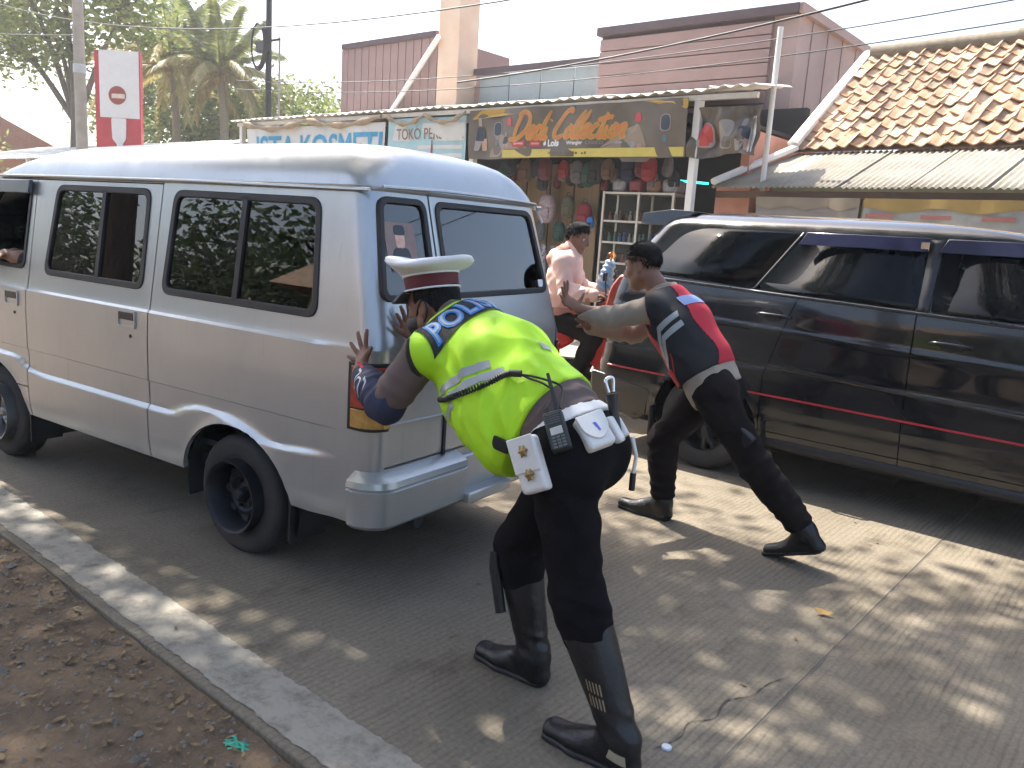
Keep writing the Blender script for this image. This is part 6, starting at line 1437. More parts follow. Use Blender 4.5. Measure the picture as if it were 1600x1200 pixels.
def bvh_of(o): me = o.data; return BVHTree.FromPolygons([v.co.copy() for v in me.vertices], [tuple(p.vertices) for p in me.polygons])
def quad(c00, c10, c11, c01, nu, nv):
    v = []
    for j in range(nv+1):
        for i in range(nu+1):
            a, b = i/nu, j/nv; v.append(tuple((Vector(c00)*(1-a)+Vector(c10)*a)*(1-b)+(Vector(c01)*(1-a)+Vector(c11)*a)*b))
    return v, [(j*(nu+1)+i, j*(nu+1)+i+1, (j+1)*(nu+1)+i+1, (j+1)*(nu+1)+i) for j in range(nv) for i in range(nu)]
def patch(name, mat, parent, bvh, vf, o, ux, uy, n, d=.004, far=.3):
    o, ux, uy, n = map(Vector, (o, ux, uy, n)); n.normalize(); V = []; last = None
    for p in vf[0]:
        q = o+ux*p[0]+uy*p[1]; hit = bvh.ray_cast(q+n*far, -n, 2*far)
        if hit[0] is not None: z = hit[0]+hit[1].normalized()*d if hit[1].dot(n) > 0 else hit[0]+n*d; last = (z-q).dot(n)
        else: z = q+n*(last if last is not None else 0)
        V.append(tuple(z))
    m_ = MB(); m_.v = V; m_.f = list(vf[1]); ob = m_.build(name, mat, parent, fix=False, smooth=180); return ob
def extract(o, test, name, mat, parent, d=.002):
    me = o.data; n = len(me.polygons); nv = len(me.vertices)
    co = np.empty(nv*3, np.float32); me.vertices.foreach_get('co', co); co = co.reshape(-1, 3); no = np.empty(nv*3, np.float32); me.vertices.foreach_get('normal', no); no = no.reshape(-1, 3)
    c = np.empty(n*3, np.float32); me.polygons.foreach_get('center', c); c = c.reshape(-1, 3); nn = np.empty(n*3, np.float32); me.polygons.foreach_get('normal', nn)
    sel = np.flatnonzero(test(c, nn.reshape(-1, 3))); vi = np.empty(n*4, np.int32); me.polygons.foreach_get('vertices', vi); Q = vi.reshape(-1, 4)[sel]
    u, inv = np.unique(Q, return_inverse=True); V = co[u]+no[u]*d
    m2 = bpy.data.meshes.new(name); m2.from_pydata(V.tolist(), [], inv.reshape(-1, 4).tolist()); m2.update(); m2.shade_smooth(); return link(name, m2, mat, parent)
def slab(parent, name, mat, c, u, v, n, su, sv_, sn, bevel=.006, seg=3):
    # box with axes u, v, n
    u, v, n = (Vector(a).normalized() for a in (u, v, n)); M_ = Matrix((u, v, n)).transposed().to_4x4(); M_.translation = Vector(c)
    return MB().box((0, 0, 0), (su, sv_, sn), M_).build(name, mat, parent, bevel=bevel, seg=seg)
# ---- officer in the foreground: print, tape, belt kit
vb1 = bvh_of(vest); L1 = lambda p: Vector(p)-o1
po, pux, puy, pn = L1((-1.868, 1.978, 1.282)), Vector((-.05, .98, .12)), Vector((-.93, .02, .36)), Vector((.36, -.18, .92))
pt = patch('back_patch', M_vestblack, off1, vb1, quad((-.165, -.058), (.175, -.058), (.175, .058), (-.165, .058), 36, 12), po, pux, puy, pn, .004)
tv = text_mesh('POLISI', .115, bold=.0065, spacing=1.12, sub=2); tw = max(p[0] for p in tv[0])
tf = ([(-.145+p[0]*.285/tw, -.040+p[1]) for p in tv[0]], tv[1])
patch('lettering', pm('blue_letter_edge', (.02, .22, .62), .6), pt, vb1, tf, po, pux, puy, pn, .0065)
tv2 = text_mesh('POLISI', .115, bold=-.001, spacing=1.12, sub=2)
tf2 = ([(-.145+p[0]*.285/tw, -.040+p[1]) for p in tv2[0]], tv2[1])
patch('lettering_fill', pm('grey_letter', (.30, .36, .42), .6), pt, vb1, tf2, po, pux, puy, pn, .0080)

M_gold = pm('aged_brass', (.30, .20, .09), .4, .8, var=.3, scale=60)
M_radio = pm('radio_plastic', (.022, .025, .024), .5, bump=.1, bscale=150); M_keys = pm('radio_keys', (.12, .13, .12), .5)
sp1 = (V3(J1['waist'])-V3(J1['pelvis'])).normalized(); bc = V3(J1['pelvis']).lerp(V3(J1['waist']), .62)-o1; sp1n = np.array(sp1, np.float32); bcn = np.array(bc, np.float32)
F = Field(.006); F.ecap(J1['pelvis'], V3(J1['pelvis']).lerp(V3(J1['waist']), .7), (.180, .138), (.166, .130), V3(J1['shL'])-V3(J1['shR']), .05); F.ell((-1.35, 1.965, .89), (.103, .101, .128), None, .06); F.ell((-1.37, 2.105, .89), (.103, .101, .128), None, .06)
F.cut(bc+o1+sp1*.002, sp1); F.cut(bc+o1-sp1*.042, -sp1); belt = put(F, 'belt', M_whitel, off1, o1)
# tape on the flank and the far side of the back
ux_ = Vector((.79, .19, .58)).normalized(); n_ = Vector((.12, -.83, .54)).normalized(); uy_ = n_.cross(ux_).normalized()
for v0, a0, a1 in ((.016, -.125, .085), (-.022, -.085, .125)):
    patch('reflective_band', M_refl, off1, vb1, quad((a0, v0), (a1, v0), (a1, v0+.027), (a0, v0+.027), 24, 4), Vector((-.295, -.185, 1.075)), ux_, uy_, n_, .003)
patch('reflective_band', M_refl, off1, vb1, quad((-.045, -.02), (.03, -.02), (.03, .005), (-.045, .005), 8, 3), Vector((-.36, -.21, .985)), (.55, 0, .83), (-.83, 0, .55), (-.1, -1, 0), .003)
patch('reflective_band', M_refl, off1, vb1, quad((-.03, -.014), (.03, -.014), (.03, .014), (-.03, .014), 6, 3), Vector((-.185, .045, 1.19)), (.2, .95, 0), (-.8, 0, .6), (.6, .1, .78), .003)
# white case with two brass badges
n1 = Vector((.06, -.97, .16)); dn = Vector((.44, 0, -.90)); u1 = dn.cross(n1).normalized()
case1 = slab(off1, 'phone_case', M_whitel, Vector((.005, -.236, .892)), u1, -dn, n1, .088, .165, .042, .012)
slab(case1, 'flap', M_whitel, Vector((.005, -.236, .892))-dn*.030+n1*.0225, u1, -dn, n1, .090, .105, .006, .003)
for k_, dd in ((0, -.040), (1, .030)):
    pc = Vector((.005, -.236, .892))+dn*dd+n1*.0265-u1*.004; Mq = Matrix((u1, n1.cross(u1), n1)).transposed().to_4x4(); Mq.translation = pc
    b_ = MB(); pr = [(.019 if i % 2 == 0 else .013) for i in range(12)]
    b_.add([(pr[i]*math.cos(i*math.pi/6), pr[i]*math.sin(i*math.pi/6)*1.15, 0) for i in range(12)]+[(pr[i]*.8*math.cos(i*math.pi/6), pr[i]*.8*math.sin(i*math.pi/6)*1.1, .004) for i in range(12)]+[(0, 0, .007)], [(i, (i+1) % 12, 12+(i+1) % 12, 12+i) for i in range(12)]+[(12+i, 12+(i+1) % 12, 24) for i in range(12)], Mq); b_.build('brass_badge', M_gold, case1)
# two-way radio
nr = Vector((.30, -.80, .52)).normalized(); ur = Vector((-.46, .02, .86)); ur = (ur-nr*ur.dot(nr)).normalized(); sr = ur.cross(nr).normalized(); rc = Vector((.058, -.190, .995))
rad = slab(off1, 'radio', M_radio, rc, sr, ur, nr, .058, .120, .036, .006)
slab(rad, 'screen', pm('radio_screen', (.45, .47, .42), .3), rc+nr*.0185-ur*.004, sr, ur, nr, .036, .024, .004, .002)
for i in range(5): slab(rad, 'speaker_slot', M_keys, rc+nr*.0185+ur*(.022+i*.0068), sr, ur, nr, .040, .0026, .003, .001)
for i in range(4):
    for j in range(3): slab(rad, 'key', M_keys, rc+nr*.0185-ur*(.024+i*.0095)+sr*(j-1)*.014, sr, ur, nr, .010, .006, .004, .001)
MB().tube([rc+ur*.058+sr*.016, rc+ur*.075+sr*.016, rc+ur*.185+sr*.018], [.008, .008, .005], 10).build('antenna', M_black_rubber, rad, smooth=60)
MB().tube([rc+ur*.058-sr*.014, rc+ur*.074-sr*.014], .008, 12).build('knob', M_black_plastic, rad, smooth=40)
# second white pouch with a rounded flap and a blue mark
n2 = Vector((.62, -.42, .66)).normalized(); u2 = Vector((-.58, 0, .81)); u2 = (u2-n2*u2.dot(n2)).normalized(); s2 = u2.cross(n2).normalized(); c2_ = Vector((.118, -.092, .990))
po2 = slab(off1, 'belt_pouch', M_whitel, c2_, s2, u2, n2, .092, .105, .042, .012)
Mf = Matrix((s2, u2, n2)).transposed().to_4x4(); Mf.translation = c2_+n2*.0215
fl = rpoly([(-.047, .053), (.047, .053), (.044, -.005), (0, -.038), (-.044, -.005)], [.004, .004, .03, .04, .03], 5)
MB().prism(fl, lambda x, y: tuple(Mf @ Vector((x, y, 0))), lambda x, y: tuple(Mf @ Vector((x, y, .006)))).build('flap', M_whitel, po2, bevel=.002)
MB().prism([(-.005, .02), (.006, .02), (.010, -.008), (.004, -.008)], lambda x, y: tuple(Mf @ Vector((x, y, .0062))), lambda x, y: tuple(Mf @ Vector((x, y, .0070)))).build('pen_mark', pm('blue_ink', (.12, .12, .5), .5), po2)
# holders and torch at the back of the belt
for k_, (cx, cy, cz) in enumerate(((.125, .005, .985), (.118, .052, .985))):
    n3 = Vector((.72, .05+.5*k_, .62)).normalized(); u3 = Vector((-.6, 0, .8)); u3 = (u3-n3*u3.dot(n3)).normalized(); slab(off1, 'belt_holder', M_whitel, Vector((cx, cy, cz)), u3.cross(n3), u3, n3, .034, .085-.02*k_, .028, .008)
MB().tube([(.125, .03, .965), (.10, .035, 1.03), (.085, .035, 1.085)], [.014, .014, .020], 12).build('torch', M_black_plastic, off1, smooth=40)
MB().tube(crom([(.083, .022, 1.09), (.070, .02, 1.125), (.075, .05, 1.13), (.083, .048, 1.09)], 5), .006, 8).build('torch_clip', M_chrome, off1, smooth=60)
MB().tube([(.150, .07, .96), (.165, .08, .90), (.160, .08, .84)], [.007, .006, .006], 8).build('strap', M_whitel, off1, smooth=60)
MB().tube([(.160, .08, .845), (.160, .08, .79)], .010, 8).build('strap_end', M_black_plastic, off1, smooth=60)
# microphone lead: coiled over the back, then plain to the radio
P = crom([(-.405, -.205, 1.005), (-.349, -.226, 1.022), (-.267, -.226, 1.06), (-.215, -.195, 1.09), (-.18, -.165, 1.118), (-.155, -.148, 1.127)], 10); cl = []
T_ = len(P)-1; turns = 34
for i in range(turns*8):
    t = i/(turns*8-1)*T_; k_ = min(int(t), T_-1); p = P[k_].lerp(P[k_+1], t-k_); tg = (P[k_+1]-P[k_]).normalized(); a_ = tg.orthogonal().normalized(); b_ = tg.cross(a_); an = i/8*6.283; cl.append(p+(a_*math.cos(an)+b_*math.sin(an))*.0075)
MB().tube(cl, .0036, 5).build('coiled_lead', M_black_rubber, off1, smooth=60)
MB().tube([(-.165, -.155, 1.127), (-.13, -.139, 1.128)], .011, 10).build('lead_plug', M_black_rubber, off1, smooth=60)
MB().tube(crom([(-.135, -.142, 1.127), (-.10, -.132, 1.117), (-.055, -.122, 1.108), (-.01, -.125, 1.085), tuple(rc+ur*.075-sr*.020)], 8), .0036, 6).build('lead', M_black_rubber, off1, smooth=60)
MB().tube(crom([(-.135, -.142, 1.125), (-.105, -.128, 1.125), (-.062, -.103, 1.117), (-.015, -.085, 1.10), tuple(rc+ur*.065+sr*.026)], 8), .0036, 6).build('lead', M_black_rubber, off1, smooth=60)
slab(off1, 'vest_strap', M_vestblack, Vector((-.130, -.215, .918)), (.9, .2, -.2), (.2, 0, .9), (.3, -.95, 0), .060, .042, .012, .008)
# sleeve print, boot vents, baton holster
sb = bvh_of(slv); em = (V3(J1['elL']).lerp(V3(J1['wrL']), .55))-o1; ev = (V3(J1['wrL'])-V3(J1['elL'])).normalized(); ez = ev.cross(Vector((0, -1, 0))).normalized()
for pts_ in ([(-.04, -.03), (-.02, .02), (.01, .025), (.02, -.005), (.0, -.02)], [(.02, -.04), (.045, .0), (.035, .03), (.06, .035)], [(-.06, .01), (-.045, .035), (-.02, .042)]):
    patch('sleeve_print', pm('sleeve_white', (.42, .42, .46), .7), slv, sb, ribbon(pts_, .0035), em, ev, ez, (-.1, -1, .1), .002)
patch('sleeve_stripe', M_redc, slv, sb, quad((.055, .012), (.115, .012), (.115, .026), (.055, .026), 8, 3), em, ev, ez, (.1, -.75, .66), .002)
bb_ = bvh_of(bootL); M_tan = pm('tan_stitch', (.26, .20, .13), .7)
for i in range(5):
    for j in range(2): patch('boot_vent', M_tan, bootL, bb_, quad((-.026+i*.011, .01-j*.045), (-.021+i*.011, .01-j*.045), (-.021+i*.011, .045-j*.045), (-.026+i*.011, .045-j*.045), 1, 4), Vector((-1.145, 1.86, .235))-o1, (1, 0, -.1), (-.35, 0, .93), (.35, -.93, 0), .002)
patch('scuff', pm('scuffed_leather', (.40, .34, .25), .8), bootL, bb_, quad((-.03, -.018), (.035, -.022), (.03, .012), (-.02, .018), 6, 4), Vector((-1.07, 1.87, .075))-o1, (1, 0, -.1), (0, 0, 1), (.35, -.93, .1), .002)
MB().tube([Vector(p)-o1 for p in ((-1.722, 2.045, .455), (-1.712, 2.04, .40), (-1.672, 2.04, .25))], [.016, .020, .019], 10).build('baton_holster', M_black_plastic, off1, smooth=50)

# --- second officer ---------------------------------------------------------------------------
J = dict(pelvis=(-1.85, 3.87, .83), waist=(-1.93, 3.87, .96), chest=(-2.075, 3.87, 1.12), neckb=(-2.19, 3.86, 1.265), head=(-2.325, 3.85, 1.42),
         shL=(-2.14, 3.70, 1.205), elL=(-2.375, 3.65, 1.13), wrL=(-2.50, 3.545, 1.165), shR=(-2.17, 4.03, 1.19), elR=(-2.42, 3.98, 1.03), wrR=(-2.545, 3.72, 1.06),
         hipL=(-1.80, 3.78, .80), knL=(-1.55, 3.82, .48), anL=(-1.30, 3.915, .185), toeL=(-1.475, 3.94, .0), heelL=(-1.235, 3.93, .085),
         hipR=(-1.90, 3.96, .80), knR=(-2.17, 3.98, .46), anR=(-2.13, 3.98, .10), toeR=(-2.385, 3.98, .0), heelR=(-2.105, 3.98, .0))
off2 = empty('person', (-1.85, 3.87, 0)); o2 = Vector((-1.85, 3.87, 0))
tag(off2, 'bareheaded officer in black and red vest pushing the tailgate with arms outstretched', 'person')
HF2, HU2 = (-.95, -.05, -.22), (-.22, 0, .97)
F = Field(.0068); torso(F, J, 0)
for s in 'LR': arm(F, J, s, 0); leg(F, J, s, 0)
for s in 'LR': F.ecap(J['an'+s], V3(J['heel'+s])+V3((0, 0, .045)), .032, .026); F.ecap(J['an'+s], V3(J['heel'+s]).lerp(V3(J['toe'+s]), .8)+V3((0, 0, .034)), .032, .016)
F.ecap(J['neckb'], V3(J['head'])+V3((.03, 0, -.04)), .060, .055, k=.03); add_head(F, J['head'], HF2, HU2)
add_hand(F, J['wrL'], (-2.545, 3.455, 1.225), V3((.95, .2, .25)), [cs(a, VL, ZU) for a in (100, 82, 66, 46)], (cs(150, VL, ZU), cs(120, VL, ZU)+V3((.3, 0, 0))))
add_hand(F, J['wrR'], (-2.52, 3.60, 1.105), V3((.95, .2, .25)), [cs(a, VL, ZU) for a in (50, 30, 15, 0)], (cs(90, VL, ZU), cs(80, VL, ZU)))
put(F, 'body', M_skin_d, off2, o2)
F = Field(.0075); torso(F, J, .016)
for s in 'LR': arm(F, J, s, .017, 0, .97)
F.ecap(V3(J['pelvis'])+V3((.03, 0, -.03)), J['waist'], (.180, .135), (.165, .125), (0, 1, 0), .04)
for s in 'LR': F.fold(J['el'+s], .15, V3(J['wr'+s])-V3(J['sh'+s])+V3((0, 0, .2)), .06, .006)
F.fold((-1.86, 3.8, .86), .15, (.7, .3, .4), .07, .005); F.ecap(V3(J['neckb'])+V3((.02, 0, -.02)), V3(J['neckb'])+V3((-.02, 0, .025)), .074, .068, k=.02)
F.cut((-1.80, 3.87, .80), (.75, 0, -.70)); F.cut(V3(J['neckb'])+V3((-.03, 0, .04)), (-.5, 0, .8)); put(F, 'shirt', M_khaki, off2, o2)
F = Field(.0075); F.ecap(J['pelvis'], V3(J['pelvis']).lerp(V3(J['waist']), .6), (.168, .122), (.155, .118), (0, 1, 0), .05); F.ell((-1.79, 3.80, .82), (.09, .09, .11), None, .06); F.ell((-1.80, 3.94, .82), (.09, .09, .11), None, .06)
for s in 'LR': leg(F, J, s, .020, .80)
for s in 'LR':
    kn, an = V3(J['kn'+s]), V3(J['an'+s]); F.ecap(kn.lerp(an, .5), kn.lerp(an, .84), .072, .066, k=.03)
F.fold(V3(J['knL'])+V3((0, 0, .03)), .14, (.6, .1, -.6), .08, .008).fold(V3(J['knR']), .13, (-.3, .2, 1), .08, .007).fold((-1.72, 3.74, .72), .16, (.5, 0, .8), .09, .008).fold(V3(J['knR']).lerp(V3(J['anR']), .7), .1, (0, .1, 1), .06, .007).fold(V3(J['knL']).lerp(V3(J['anL']), .7), .1, (.6, .1, -.7), .06, .007)
F.cut(V3(J['pelvis']).lerp(V3(J['waist']), .5), V3(J['waist'])-V3(J['pelvis'])); F.rough = .007; tr2 = put(F, 'trousers', M_trous2, off2, o2)
for s in 'LR':
    F = Field(.006); boot(F, J, s, .34, .054, .050); F.rough = .004; to, he = V3(J['toe'+s]), V3(J['heel'+s]); nn = (to-he).cross((to-he).cross(ZU)).normalized()
    if nn.z > 0: nn = -nn
    F.cut(he-nn*.010, nn); bt = put(F, 'boot', M_leather, off2, o2)
    F = Field(.006); sd = (to-he).cross(ZU); F.ecap(he-nn*.012, he.lerp(to, .65)-nn*.012, (.040, .03), (.051, .03), sd, .02); F.ecap(he.lerp(to, .6)-nn*.012, to-nn*.012, (.051, .03), (.043, .03), sd, .02); F.cut(he-nn*.022, -nn); F.cut(he-nn*.002, nn); put(F, 'sole', M_black_rubber, bt, o2)
F = Field(.007); torso(F, J, .030); F.ecap((-1.93, 3.86, .92), J['chest'], (.185, .142), (.195, .148), (0, 1, 0), .04)
F.ell(V3(J['shL'])+V3((-.055, -.045, -.03)), (.06, .06, .085), None, .02, 's'); F.ell(V3(J['shR'])+V3((-.055, .045, -.03)), (.06, .06, .085), None, .02, 's')
F.fold((-2.0, 3.75, 1.0), .18, (.5, .2, .9), .12, .006); F.rough = .004
F.cut((-1.885, 3.87, .885), (.62, 0, -.78)); F.cut(V3(J['neckb'])+V3((-.02, 0, .005)), (-.5, 0, .8)); vest2 = put(F, 'vest', M_vestblack, off2, o2)
sp = (V3(J['chest'])-V3(J['pelvis'])).normalized(); bk = np.array((sp.z, 0, -sp.x), np.float32)       # backward direction across the spine
rel = lambda c: (c+np.array(o2, np.float32)-A3(J['chest']))
extract(vest2, lambda c, n: (n@bk > .50) & (c[:, 1] > -.095-.02*np.sin(rel(c)[:, 2]*22)), 'red_back_panel', M_redc, off2, .003)
extract(vest2, lambda c, n: (n@bk < -.62), 'red_front_panel', M_redc, off2, .003)
vb2 = bvh_of(vest2); L2 = lambda p: Vector(p)-o2
fo = L2((-2.04, 3.70, 1.08)); fux = Vector((sp.z, 0, -sp.x)); fuy = sp; fn = Vector((0, -1, 0))
for k_ in (0, 1):
    dz = -.052*k_
    for c in (((-.012, .03+dz), (.10, .055+dz), (.10, .085+dz), (-.02, .060+dz)), ((-.012, .03+dz), (-.02, .060+dz), (-.098, -.075+dz), (-.088, -.105+dz))):
        patch('chevron', M_refl, off2, vb2, quad(*c, 10, 5), fo, fux, fuy, fn, .004)
patch('back_print', pm('pale_blue_print', (.22, .30, .55), .6), off2, vb2, quad((-.11, -.03), (.09, -.03), (.09, .03), (-.11, .03), 14, 6), L2((-2.045, 3.86, 1.235)), (0, 1, 0), sp, (sp.z, 0, -sp.x), .0065)
# open placket pocket line, epaulette, collar
patch('pocket_zip', M_redc, off2, vb2, quad((-.075, -.20), (-.068, -.20), (-.02, -.09), (-.03, -.09), 3, 10), fo, fux, fuy, fn, .004)
slab(off2, 'epaulette', pm('red_gold_epaulette', (.32, .03, .03), .6, c2=(.6, .30, .05), scale=60, detail=1), L2((-2.185, 3.755, 1.283)), (-.25, -.9, -.3), (-.9, .2, .3), (-.3, -.35, .9), .085, .045, .010)
F = Field(.005); F.ecap(V3(J['neckb'])+V3((.035, 0, -.005)), V3(J['neckb'])+V3((-.005, 0, .042)), .079, .071, k=.01); F.ecap(V3(J['neckb'])+V3((.04, 0, -.01)), V3(J['head'])+V3((.0, 0, -.02)), .066, .060, k=.005, op='s'); F.cut(V3(J['neckb'])+V3((-.04, 0, .01)), (-1, 0, .25)); F.cut(V3(J['neckb'])+V3((0, 0, .052)), (-.4, 0, .9)); put(F, 'collar', M_khaki, off2, o2)
hf, hr_, hu = frame(HF2, HU2); HM = frame_m(hf, hr_, hu); HP = lambda a, b, d, c=J['head']: V3(c)+hr_*a+hf*b+hu*d
F = Field(.0045); F.ell(HP(0, -.014, .046), (.0745, .0975, .0755), HM); F.ecap(HP(-.030, -.078, .0), HP(.030, -.078, .0), .022, .022, k=.04); F.rough = .003
F.ell(HP(-.085, .03, -.035), (.03, .055, .05), HM, .01, 's'); F.ell(HP(.085, .03, -.035), (.03, .055, .05), HM, .01, 's'); put(F, 'hair', M_hair, off2, o2)
tufts(off2, o2, J['head'], HF2, HU2, 2600, .013, 4)
eyes(off2, V3(J['head'])-o2, HF2, HU2)
slab(off2, 'thigh_emblem', pm('light_blue_emblem', (.10, .38, .55), .5), L2((-1.60, 3.735, .60)), (.7, 0, -.5), (.5, 0, .7), (0, -1, .0), .035, .05, .006)
slab(off2, 'thigh_pouch', M_black_plastic, L2((-1.615, 3.755, .60)), (.7, 0, -.5), (.5, 0, .7), (0, -1, .0), .09, .13, .05, .012)

# --- rider behind the black car --------------------------------------------------------------
RA = R(24); rf_ = Vector((math.cos(RA), math.sin(RA), 0)); rl_ = Vector((-rf_.y, rf_.x, 0)); RO = Vector((-4.42, 5.93, 0))
def RP(a, b, z): return tuple(RO+rf_*a+rl_*b+ZU*z)
J = dict(pelvis=RP(0, 0, .83), waist=RP(.0, 0, .98), chest=RP(.04, 0, 1.19), neckb=RP(.08, 0, 1.37), head=RP(.13, 0, 1.535), shL=RP(.05, .18, 1.31), elL=RP(.14, .27, 1.07), wrL=RP(.37, .27, 1.05), shR=RP(.05, -.18, 1.31), elR=RP(.12, -.27, 1.06), wrR=RP(.37, -.27, 1.05),
         hipL=RP(.04, .10, .80), knL=RP(.38, .20, .68), anL=RP(.22, .20, .30), toeL=RP(.40, .20, .22), heelL=RP(.16, .20, .22), hipR=RP(.04, -.10, .80), knR=RP(.38, -.20, .68), anR=RP(.22, -.20, .30), toeR=RP(.40, -.20, .22), heelR=RP(.16, -.20, .22))
rd = empty('person', RO); tag(rd, 'rider in a peach hooded jacket behind the black car', 'person')
HF3, HU3 = (.99, .12, -.16), (.10, 0, 1)
F = Field(.008); torso(F, J, 0)
for s in 'LR': arm(F, J, s, 0); leg(F, J, s, 0); F.ecap(J['an'+s], V3(J['toe'+s])+V3((0, 0, .04)), .034, .03)
F.ecap(J['neckb'], V3(J['head'])+V3((0, 0, -.05)), .058, .054, k=.03); add_head(F, J['head'], HF3, HU3, 1.06)
for s, q in (('L', 1), ('R', -1)): add_hand(F, J['wr'+s], V3(J['wr'+s])+rf_*.075+ZU*.0, ZU, [rf_*.8-ZU*.6]*4, (rl_*-q, rf_*.7-ZU*.2-rl_*q*.5), curl=.02)
put(F, 'body', M_skin_d, rd, RO)
F = Field(.008); torso(F, J, .036, belly=.02)
for s in 'LR': arm(F, J, s, .030, 0, .96); F.fold(J['el'+s], .18, V3(J['wr'+s])-V3(J['sh'+s]), .09, .008)
F.ecap(RP(.05, 0, 1.34), RP(.09, 0, 1.44), .088, .080, k=.03); F.ecap(RP(-.05, -.06, 1.36), RP(-.05, .06, 1.36), .062, .062, k=.07); F.ecap(RP(.05, -.07, 1.36), RP(.05, .07, 1.36), .05, .05, k=.04); F.fold(J['waist'], .22, (.2, .3, 1), .12, .009); F.fold(J['chest'], .2, (.7, -.5, 1), .2, .006); F.rough = .004
F.ecap(RP(.0, 0, .88), RP(.0, 0, .90), (.185, .15), (.19, .155), rl_, .02)
for s in 'LR': F.ecap(V3(J['el'+s]).lerp(V3(J['wr'+s]), .82), V3(J['el'+s]).lerp(V3(J['wr'+s]), .92), .056, .050, k=.015)
F.cut(RP(0, 0, .84), (0, 0, -1)); put(F, 'hooded_jacket', pm('peach_cloth', (.82, .53, .44), .9, var=.08, bump=.25, bscale=300), rd, RO)
M_peach_d = pm('peach_rib', (.50, .25, .18), .9, var=.08, bump=.3, bscale=200)
F = Field(.007); F.ecap(RP(.03, -.05, 1.385), RP(.03, .05, 1.385), .085, .085, k=.03); F.ecap(RP(-.07, -.06, 1.33), RP(-.07, .06, 1.33), .060, .060, k=.06); F.ecap(RP(.10, 0, 1.34), RP(.14, 0, 1.50), .075, .075, k=.02, op='s'); F.fold(RP(0, 0, 1.36), .15, (.3, .6, .6), .06, .007); put(F, 'hood', M_peach_d, rd, RO)
F = Field(.007); F.ecap(RP(.0, 0, .86), RP(.0, 0, .89), (.205, .165), (.205, .165), rl_, .02); F.cut(RP(0, 0, .915), (0, 0, 1)); F.cut(RP(0, 0, .845), (0, 0, -1)); put(F, 'hem_rib', M_peach_d, rd, RO)
for s in 'LR':
    F = Field(.007); F.ecap(V3(J['el'+s]).lerp(V3(J['wr'+s]), .80), V3(J['el'+s]).lerp(V3(J['wr'+s]), .95), .064, .054, k=.01); put(F, 'cuff', M_peach_d, rd, RO)
F = Field(.009); F.ecap(J['pelvis'], V3(J['pelvis'])+V3((0, 0, .06)), (.17, .13), (.165, .12), rl_, .05)
for s in 'LR': leg(F, J, s, .018, .92)
F.rough = .006; put(F, 'trousers', M_trous2, rd, RO)
for s in 'LR': F = Field(.009); boot(F, J, s, .15); put(F, 'shoe', M_leather, rd, RO)
hf, hr_, hu = frame(HF3, HU3); HM = frame_m(hf, hr_, hu); HP = lambda a, b, d, c=J['head']: V3(c)+hr_*a+hf*b+hu*d
F = Field(.005); F.ell(HP(0, -.014, .052), (.079, .104, .080), HM); F.ecap(HP(-.034, -.082, .0), HP(.034, -.082, .0), .024, .024, k=.04); F.ell(HP(0, .04, .105), (.055, .055, .028), HM, .04); F.rough = .008
F.ell(HP(-.09, .03, -.04), (.03, .055, .055), HM, .01, 's'); F.ell(HP(.09, .03, -.04), (.03, .055, .055), HM, .01, 's'); put(F, 'hair', M_hair, rd, RO)
tufts(rd, RO, J['head'], HF3, HU3, 2200, .026, 8, 1.06, front=.05, mess=.7)
eyes(rd, V3(J['head'])-RO, HF3, HU3, 1.06)
# motorcycle: underbone with red cowls
mc = empty('motorcycle', RO, RA); tag(mc, 'red underbone motorcycle carrying the rider behind the black car', 'motorcycle'); M_redpl = pm('red_plastic', (.52, .025, .025), .25, coat=.6, var=.06)
for x, in ((.66,), (-.56,)):
    wl = empty('wheel', (x, 0, .28), 0, mc); t_ = MB(); t_.tube([(.24*math.cos(a), 0, .24*math.sin(a)) for a in np.linspace(0, 2*math.pi, 33)], .042, 8, caps=False); t_.build('tyre', M_tyre, wl, smooth=60)
    t_ = MB(); t_.tube([(.20*math.cos(a), 0, .20*math.sin(a)) for a in np.linspace(0, 2*math.pi, 33)], .014, 6, caps=False); t_.tube([(0, -.06, 0), (0, .06, 0)], .035, 10); rm = t_.build('rim', M_chrome, wl, smooth=60)
    for k_ in range(10): a = k_*.628; MB().tube([(0, .02*(-1)**k_, 0), (.2*math.cos(a), 0, .2*math.sin(a))], .003, 4).build('spoke', M_chrome, rm)
MB().prism(rpoly([(.34, .42), (.46, .46), (.50, .98), (.40, 1.02), (.36, .8)], .04), lambda x, z: (x, -.14+.05*abs(z-.8), z), lambda x, z: (x, .14-.05*abs(z-.8), z)).build('leg_shield', M_redpl, mc, bevel=.03)
for q in (-1, 1): MB().prism(rpoly([(.45, .36), (.62, .50), (.52, .92), (.42, .95), (.36, .55)], .05), lambda x, z: (x, q*.15, z), lambda x, z: (x-.03, q*.20, z)).build('side_fairing', M_redpl, mc, bevel=.015)
MB().prism(rpoly([(-.62, .66), (.05, .52), (.20, .62), (.10, .74), (-.62, .84)], .05), lambda x, z: (x, -.10, z), lambda x, z: (x, .10, z)).build('rear_cowl', M_redpl, mc, bevel=.03)
MB().prism(rpoly([(-.60, .80), (.10, .72), (.16, .76), (-.1, .80), (-.58, .87)], .02), lambda x, z: (x, -.12, z), lambda x, z: (x, .12, z)).build('seat', M_seat, mc, bevel=.02)
MB().box((.10, 0, .36), (.30, .2, .18)).build('engine', M_steel, mc, bevel=.03)
